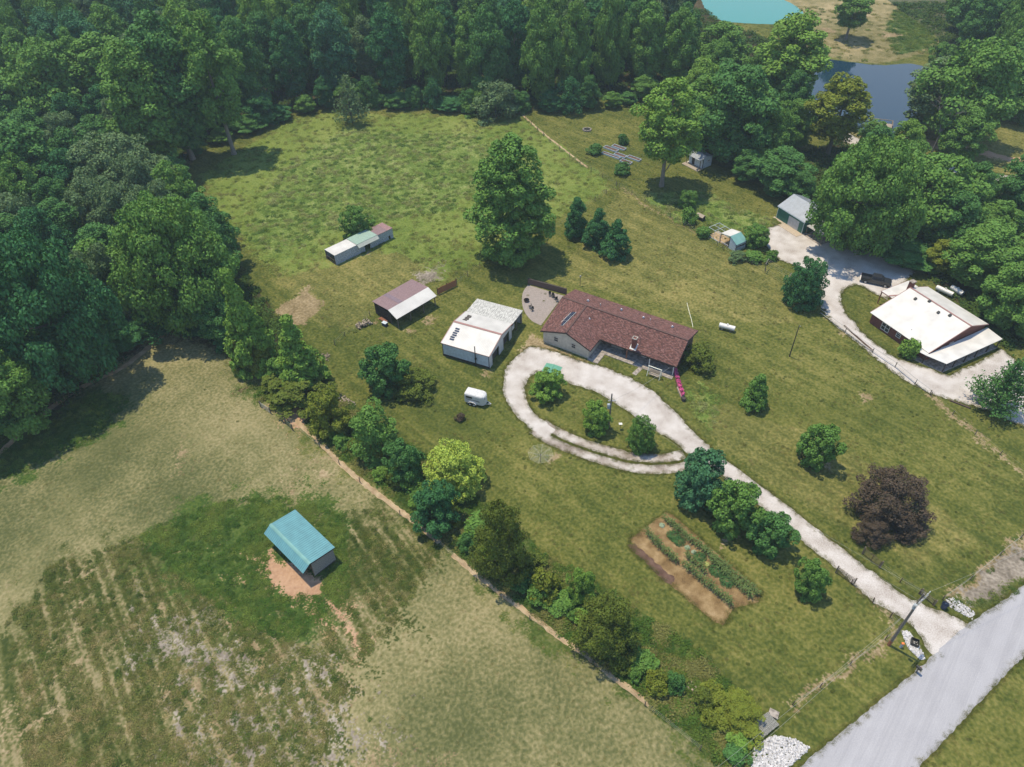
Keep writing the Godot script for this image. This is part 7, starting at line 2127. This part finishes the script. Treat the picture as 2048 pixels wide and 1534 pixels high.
func plant_trees() -> void:
	for q in yard_trees:
		var small: bool = q[4] < 4.0
		tree("shrub" if small else "yard_tree", q[0], q[1], Vector2(q[2], q[3]), q[4], q[5], q[6], "shrub" if small else "tree")
	for q in wood_trees:
		tree("woodland_tree", q[0], q[1], Vector2(q[2], q[3]), q[4], q[5], q[6], "tree")
	dead_tree()
	rng.seed = 4242
	edge_shrubs([Vector2(-82.30, -186.56), Vector2(-77.16, -192.39), Vector2(-72.03, -199.48), Vector2(-65.46, -208.27), Vector2(-57.50, -212.41), Vector2(-45.95, -214.22), Vector2(-31.11, -214.36), Vector2(-16.11, -211.19), Vector2(-7.24, -208.11)], 4.6, "the foot of the far wood behind the meadow", 5.0, ["dark", "deep", "dark", "mid"])
	edge_shrubs([Vector2(4.41, -208.43), Vector2(13.11, -207.87), Vector2(24.80, -208.55), Vector2(37.00, -212.50), Vector2(41.95, -215.92)], 4.6, "the foot of the far wood behind the lawn", 5.0, ["dark", "deep", "mid"])
	edge_shrubs([Vector2(-82.35, -165.82), Vector2(-71.70, -150.88), Vector2(-63.96, -139.75)], 5.5, "the meadow side of the left wood", 5.0, ["mid", "dark"])
	edge_shrubs([Vector2(-71.77, -104.12), Vector2(-68.87, -109.16), Vector2(-59.42, -109.52), Vector2(-52.41, -104.77)], 5.0, "the pasture side of the left wood", 4.0, ["dark", "deep"])
	edge_shrubs([Vector2(58.93, -169.89), Vector2(63.87, -160.45), Vector2(68.46, -151.70), Vector2(73.07, -148.00)], 5.0, "the wood edge above the green garage", 4.5, ["dark", "mid"])
	edge_shrubs([Vector2(82.37, -125.97), Vector2(85.66, -123.98), Vector2(90.39, -121.95), Vector2(93.86, -116.57), Vector2(94.66, -107.63), Vector2(94.44, -100.21)], 5.5, "the wood edge behind the brick house", 5.0, ["mid", "dark", "bright"])
	edge_shrubs([Vector2(137.14, -231.58), Vector2(132.92, -215.56), Vector2(132.98, -197.40), Vector2(142.09, -193.46)], 6.0, "the right shore of the dark pond", 5.0, ["mid", "dark"])
	edge_shrubs([Vector2(-28.80, -80.82), Vector2(-23.50, -76.33), Vector2(-17.38, -70.10), Vector2(-11.69, -63.62), Vector2(-6.87, -59.85), Vector2(-1.48, -54.98), Vector2(3.71, -49.92), Vector2(8.13, -45.78), Vector2(12.69, -41.69), Vector2(17.00, -38.10), Vector2(21.09, -34.83), Vector2(23.93, -31.00)], 2.8, "the weedy strip beside the dirt path", 1.5, ["mid", "olive", "bright", "gold", "dark"])
	edge_shrubs([Vector2(-27.36, -80.99), Vector2(-21.09, -75.94), Vector2(-12.59, -66.36), Vector2(-5.82, -60.41), Vector2(1.11, -54.90), Vector2(7.45, -49.09), Vector2(13.27, -43.75), Vector2(18.19, -39.78), Vector2(22.35, -36.65), Vector2(26.16, -33.12)], 3.8, "the lawn side of the weedy strip", 1.3, ["mid", "olive", "bright", "gold"])
	fill_wood([Vector2(-86.75, -194.54), Vector2(-73.89, -207.06), Vector2(-58.68, -218.79), Vector2(-31.54, -218.90), Vector2(-16.32, -216.00), Vector2(4.50, -212.04), Vector2(25.26, -213.27), Vector2(42.83, -221.67), Vector2(52.99, -219.03), Vector2(58.91, -246.19), Vector2(61.44, -273.62), Vector2(-204.62, -300.74), Vector2(-170.45, -236.15), Vector2(-135.20, -214.49), Vector2(-96.58, -188.90)], 8.7, "forest_tree", "the far wood", "trees of the far wood", [["round_l", "dark"], ["round_l", "mid"], ["tall_l", "mid"], ["tall_l", "dark"], ["tall_l", "deep"], ["oak_l", "mid"], ["round_l", "bright"], ["tall_l", "blue"], ["round_l", "deep"], ["tall_l", "grey"]], 21.0, 29.0)
	fill_wood([Vector2(-170.97, -234.13), Vector2(-134.37, -212.64), Vector2(-95.51, -185.84), Vector2(-82.77, -163.32), Vector2(-66.81, -141.96), Vector2(-55.98, -125.94), Vector2(-52.65, -109.24), Vector2(-67.26, -112.95), Vector2(-71.77, -104.12), Vector2(-81.67, -87.54), Vector2(-85.29, -79.76), Vector2(-96.65, -91.74)], 8.4, "forest_tree", "the left wood", "trees of the left wood", [["round_l", "dark"], ["round_l", "mid"], ["oak_l", "mid"], ["tall_l", "dark"], ["round_l", "deep"], ["oak_l", "grey"]], 12.0, 19.0)
	fill_wood([Vector2(51.59, -183.19), Vector2(55.59, -213.14), Vector2(65.32, -220.15), Vector2(73.77, -217.63), Vector2(78.11, -211.65), Vector2(82.50, -197.21), Vector2(76.80, -178.73), Vector2(66.26, -160.32), Vector2(60.51, -171.17)], 8.0, "forest_tree", "the wood beside the dark pond", "trees beside the dark pond", [["round_l", "dark"], ["tall_l", "mid"], ["oak_l", "mid"], ["round_l", "bright"]], 12.0, 16.0)
	fill_wood([Vector2(71.21, -145.85), Vector2(80.88, -157.04), Vector2(97.55, -171.82), Vector2(97.55, -151.34), Vector2(103.42, -146.43), Vector2(101.78, -133.74), Vector2(117.53, -132.97), Vector2(97.34, -97.28), Vector2(95.20, -101.62), Vector2(94.71, -112.38), Vector2(92.72, -123.65), Vector2(86.84, -126.70), Vector2(83.92, -137.68)], 7.5, "forest_tree", "the wood behind the brick house", "trees behind the brick house", [["round_l", "mid"], ["oak_l", "mid"], ["round_l", "bright"], ["round_l", "dark"]], 9.0, 14.0)
	fill_wood([Vector2(172.13, -296.68), Vector2(210.17, -293.36), Vector2(153.67, -194.40), Vector2(146.05, -198.28), Vector2(142.63, -211.09), Vector2(146.75, -235.25), Vector2(153.50, -258.45)], 9.0, "forest_tree", "the wood right of the ponds", "trees right of the ponds", [["round_l", "mid"], ["tall_l", "dark"], ["oak_l", "mid"], ["tall_l", "mid"]], 17.0, 25.0)

# ---------------------------------------------------------------- weeds
func scatter_weeds() -> void:
	rng.seed = 31337
	# patches of blades and broad leaves, three of each character
	var grassy := []
	var leafy := []
	for v in 3:
		var m := Mesher.new()
		for k in 90:
			var p := Vector3(rng.randfn() * 0.28, 0, rng.randfn() * 0.28)
			var d := Vector3(rng.randfn() * 0.5, 1.0, rng.randfn() * 0.5).normalized()
			var s := Vector3(rng.randfn(), 0, rng.randfn()).normalized() * 0.02
			var h := rng.randf_range(0.12, 0.34)
			var q := rng.randf_range(0.7, 1.3)
			m.tint = Color(q * rng.randf_range(0.9, 1.25), q, q * 0.9)
			var t := p + d * h + Vector3(d.x, -0.3, d.z) * h * 0.4
			var nn := (Vector3.UP + Vector3(rng.randfn(), 0, rng.randfn()) * 0.45).normalized()
			for q3 in ([p - s, p + s, t] if (s * 2.0).cross(t - p).dot(nn) < 0.0 else [p + s, p - s, t]):
				m.v.append(q3); m.n.append(nn); m.uv.append(Vector2.ZERO); m.col.append(m.tint)
		grassy.append(m.mesh())
		m = Mesher.new()
		for k in 70:
			var a := rng.randf() * TAU
			var r := sqrt(rng.randf()) * 0.5
			leaf(m, Vector3(cos(a) * r, rng.randf_range(0.03, 0.26) * (1.1 - r), sin(a) * r), Vector3(rng.randfn() * 0.6, 1.0, rng.randfn() * 0.6).normalized(), rng.randf_range(0.07, 0.15), 1.0)
		leafy.append(m.mesh())
	M["weed"] = leaf_mat("weed", Color.WHITE)
	# zone: share of spots kept, leafy share, size, three colours
	var looks := {
		STRIP: [0.9, 0.6, 1.2, [Vector3(0.057, 0.116, 0.020), Vector3(0.090, 0.143, 0.026), Vector3(0.165, 0.171, 0.055)]],
		STUBBLE: [0.85, 0.35, 0.8, [Vector3(0.068, 0.108, 0.022), Vector3(0.108, 0.141, 0.033), Vector3(0.172, 0.179, 0.058), Vector3(0.358, 0.303, 0.158)]],
		LUSH: [0.7, 0.5, 0.85, [Vector3(0.053, 0.113, 0.018), Vector3(0.077, 0.140, 0.024), Vector3(0.124, 0.179, 0.035)]],
		ROUGH: [0.42, 0.5, 0.8, [Vector3(0.086, 0.156, 0.031), Vector3(0.130, 0.192, 0.042), Vector3(0.222, 0.246, 0.094)]],
		MEADOW: [0.28, 0.2, 0.75, [Vector3(0.096, 0.146, 0.029), Vector3(0.134, 0.174, 0.041), Vector3(0.192, 0.204, 0.070)]],
		PASTURE: [0.05, 0.05, 0.4, [Vector3(0.12, 0.135, 0.04), Vector3(0.23, 0.205, 0.09)]],
		BANK: [0.10, 0.4, 1.0, [Vector3(0.12, 0.16, 0.034), Vector3(0.20, 0.20, 0.06)]],
		VERGE: [0.5, 0.6, 1.0, [Vector3(0.070, 0.120, 0.026), Vector3(0.12, 0.15, 0.04)]],
		WOODS: [0.22, 0.9, 1.9, [Vector3(0.040, 0.085, 0.020), Vector3(0.062, 0.110, 0.024)]],
		LAWN: [0.16, 0.25, 0.42, [Vector3(0.075, 0.100, 0.020), Vector3(0.105, 0.125, 0.028), Vector3(0.155, 0.155, 0.048)]],
		DRYLAWN: [0.16, 0.15, 0.42, [Vector3(0.085, 0.100, 0.022), Vector3(0.125, 0.130, 0.036), Vector3(0.19, 0.17, 0.066)]],
		GREY: [0.06, 0.6, 0.8, [Vector3(0.085, 0.130, 0.030)]],
	}
	var titles := {LAWN: "loose tufts on the mown lawn", DRYLAWN: "loose tufts on the drier lawn", STRIP: "tall weeds along the pasture path", STUBBLE: "weedy stubble of the near field", LUSH: "lush green weeds round the teal shelter", ROUGH: "coarse meadow weeds and thistles", MEADOW: "rough meadow grass", PASTURE: "scattered tufts on the dry pasture", BANK: "dry weeds on the pond bank", VERGE: "weeds on the gravelly verge", WOODS: "low undergrowth on the woodland floor", GREY: "sparse weeds on stony ground"}
	var names := {LAWN: "lawn_tufts", DRYLAWN: "dry_lawn_tufts", STRIP: "path_weeds", STUBBLE: "stubble_weeds", LUSH: "lush_weeds", ROUGH: "meadow_weeds", MEADOW: "meadow_grass", PASTURE: "pasture_tufts", BANK: "bank_weeds", VERGE: "verge_weeds", WOODS: "undergrowth", GREY: "stony_weeds"}
	var lists := {}
	var clump := FastNoiseLite.new()
	clump.seed = 12
	clump.frequency = 0.16
	var step := 0.36
	var z := -300.0
	while z < -26.0:
		# nearer ground is planted more densely
		var far := clampf((-z - 60.0) / 200.0, 0.0, 1.0)
		var st := lerpf(step, step * 2.4, far)
		var half := -z * 0.62 + 36.0
		var x := -half
		while x < half:
			var p := Vector2(x + rng.randf_range(-st, st) * 0.6, z + rng.randf_range(-st, st) * 0.6)
			x += st
			var id := zone_at(p)
			if not looks.has(id) or cover_at(p) != 0: continue
			var lk: Array = looks[id]
			var cn := clump.get_noise_2dv(p)
			if rng.randf() > lk[0] * (0.75 + cn * 1.1): continue
			var lf: bool = rng.randf() < lk[1]
			var key := [id, int(lf) * 3 + rng.randi_range(0, 2)]
			if not lists.has(key): lists[key] = []
			var cs: Array = lk[3]
			var ci := clampi(int((cn * 1.1 + 0.5 + rng.randf_range(-0.3, 0.3)) * cs.size()), 0, cs.size() - 1)
			if id == STUBBLE:
				# the old rows: green ridges, bare straw between them
				var gx := p.x - GX0
				var gz := p.y - GZ0
				var st2 := n_mid[(int((gx * 0.81 - gz * 0.59) * 20.0) & 1023) * 1024 + (int((gx * 0.59 + gz * 0.81) * 1.1) & 1023)] - 128
				if st2 > 20 + rng.randi_range(-14, 14): continue
				ci = clampi(int((cn * 0.5 + 0.35 + (p.y + 58.0) * 0.012 + rng.randf_range(-0.35, 0.35)) * 4.0), 0, 3)
			if id == STUBBLE and lf: ci = mini(ci, 2)
			var c: Vector3 = cs[ci] * rng.randf_range(0.8, 1.2)
			var s: float = lk[2] * rng.randf_range(0.65, 1.3) * (1.0 + far * 0.8)
			lists[key].append([Transform3D(Basis(Vector3.UP, rng.randf() * TAU).scaled(Vector3(s, s * rng.randf_range(0.7, 1.2), s)), xz(p)), Color(c.x, c.y, c.z)])
		z += st
	# grass creeping over the edges of gravel, soil and road
	for li in outlines.size():
		var line: Array = outlines[li]
		for k in line.size():
			var a: Vector2 = line[k]
			var b: Vector2 = line[(k + 1) % line.size()]
			for q in int(a.distance_to(b) * 7.0) + 1:
				var p := a.lerp(b, rng.randf()) + Vector2(rng.randfn(), rng.randfn()) * 0.22
				if p.y > -26.0 or p.y < -190.0 or cover_at(p) & ~(1 << li): continue
				var key := [LAWN, rng.randi_range(0, 2)]
				if not lists.has(key): lists[key] = []
				var c: Vector3 = looks[LAWN][3][rng.randi_range(0, 2)] * rng.randf_range(0.8, 1.2)
				var s := rng.randf_range(0.35, 0.75)
				lists[key].append([Transform3D(Basis(Vector3.UP, rng.randf() * TAU).scaled(Vector3(s, s, s)), xz(p)), Color(c.x, c.y, c.z)])
	var total := 0
	for id in looks:
		var holder := Node3D.new()
		holder.name = names[id]
		meta(holder, titles[id], "weeds", "", "stuff")
		add_child(holder)
		for v in 6:
			if not lists.has([id, v]): continue
			var l: Array = lists[[id, v]]
			total += l.size()
			var mm := MultiMesh.new()
			mm.transform_format = MultiMesh.TRANSFORM_3D
			mm.use_colors = true
			mm.mesh = (leafy[v - 3] if v > 2 else grassy[v])
			mm.instance_count = l.size()
			for k in l.size():
				mm.set_instance_transform(k, l[k][0])
				mm.set_instance_color(k, l[k][1])
			var o := MultiMeshInstance3D.new()
			o.name = "weeds"
			o.multimesh = mm
			o.material_override = M.weed
			o.set_meta("kind", "stuff")
			holder.add_child(o, true)
	print("weed patches ", total)
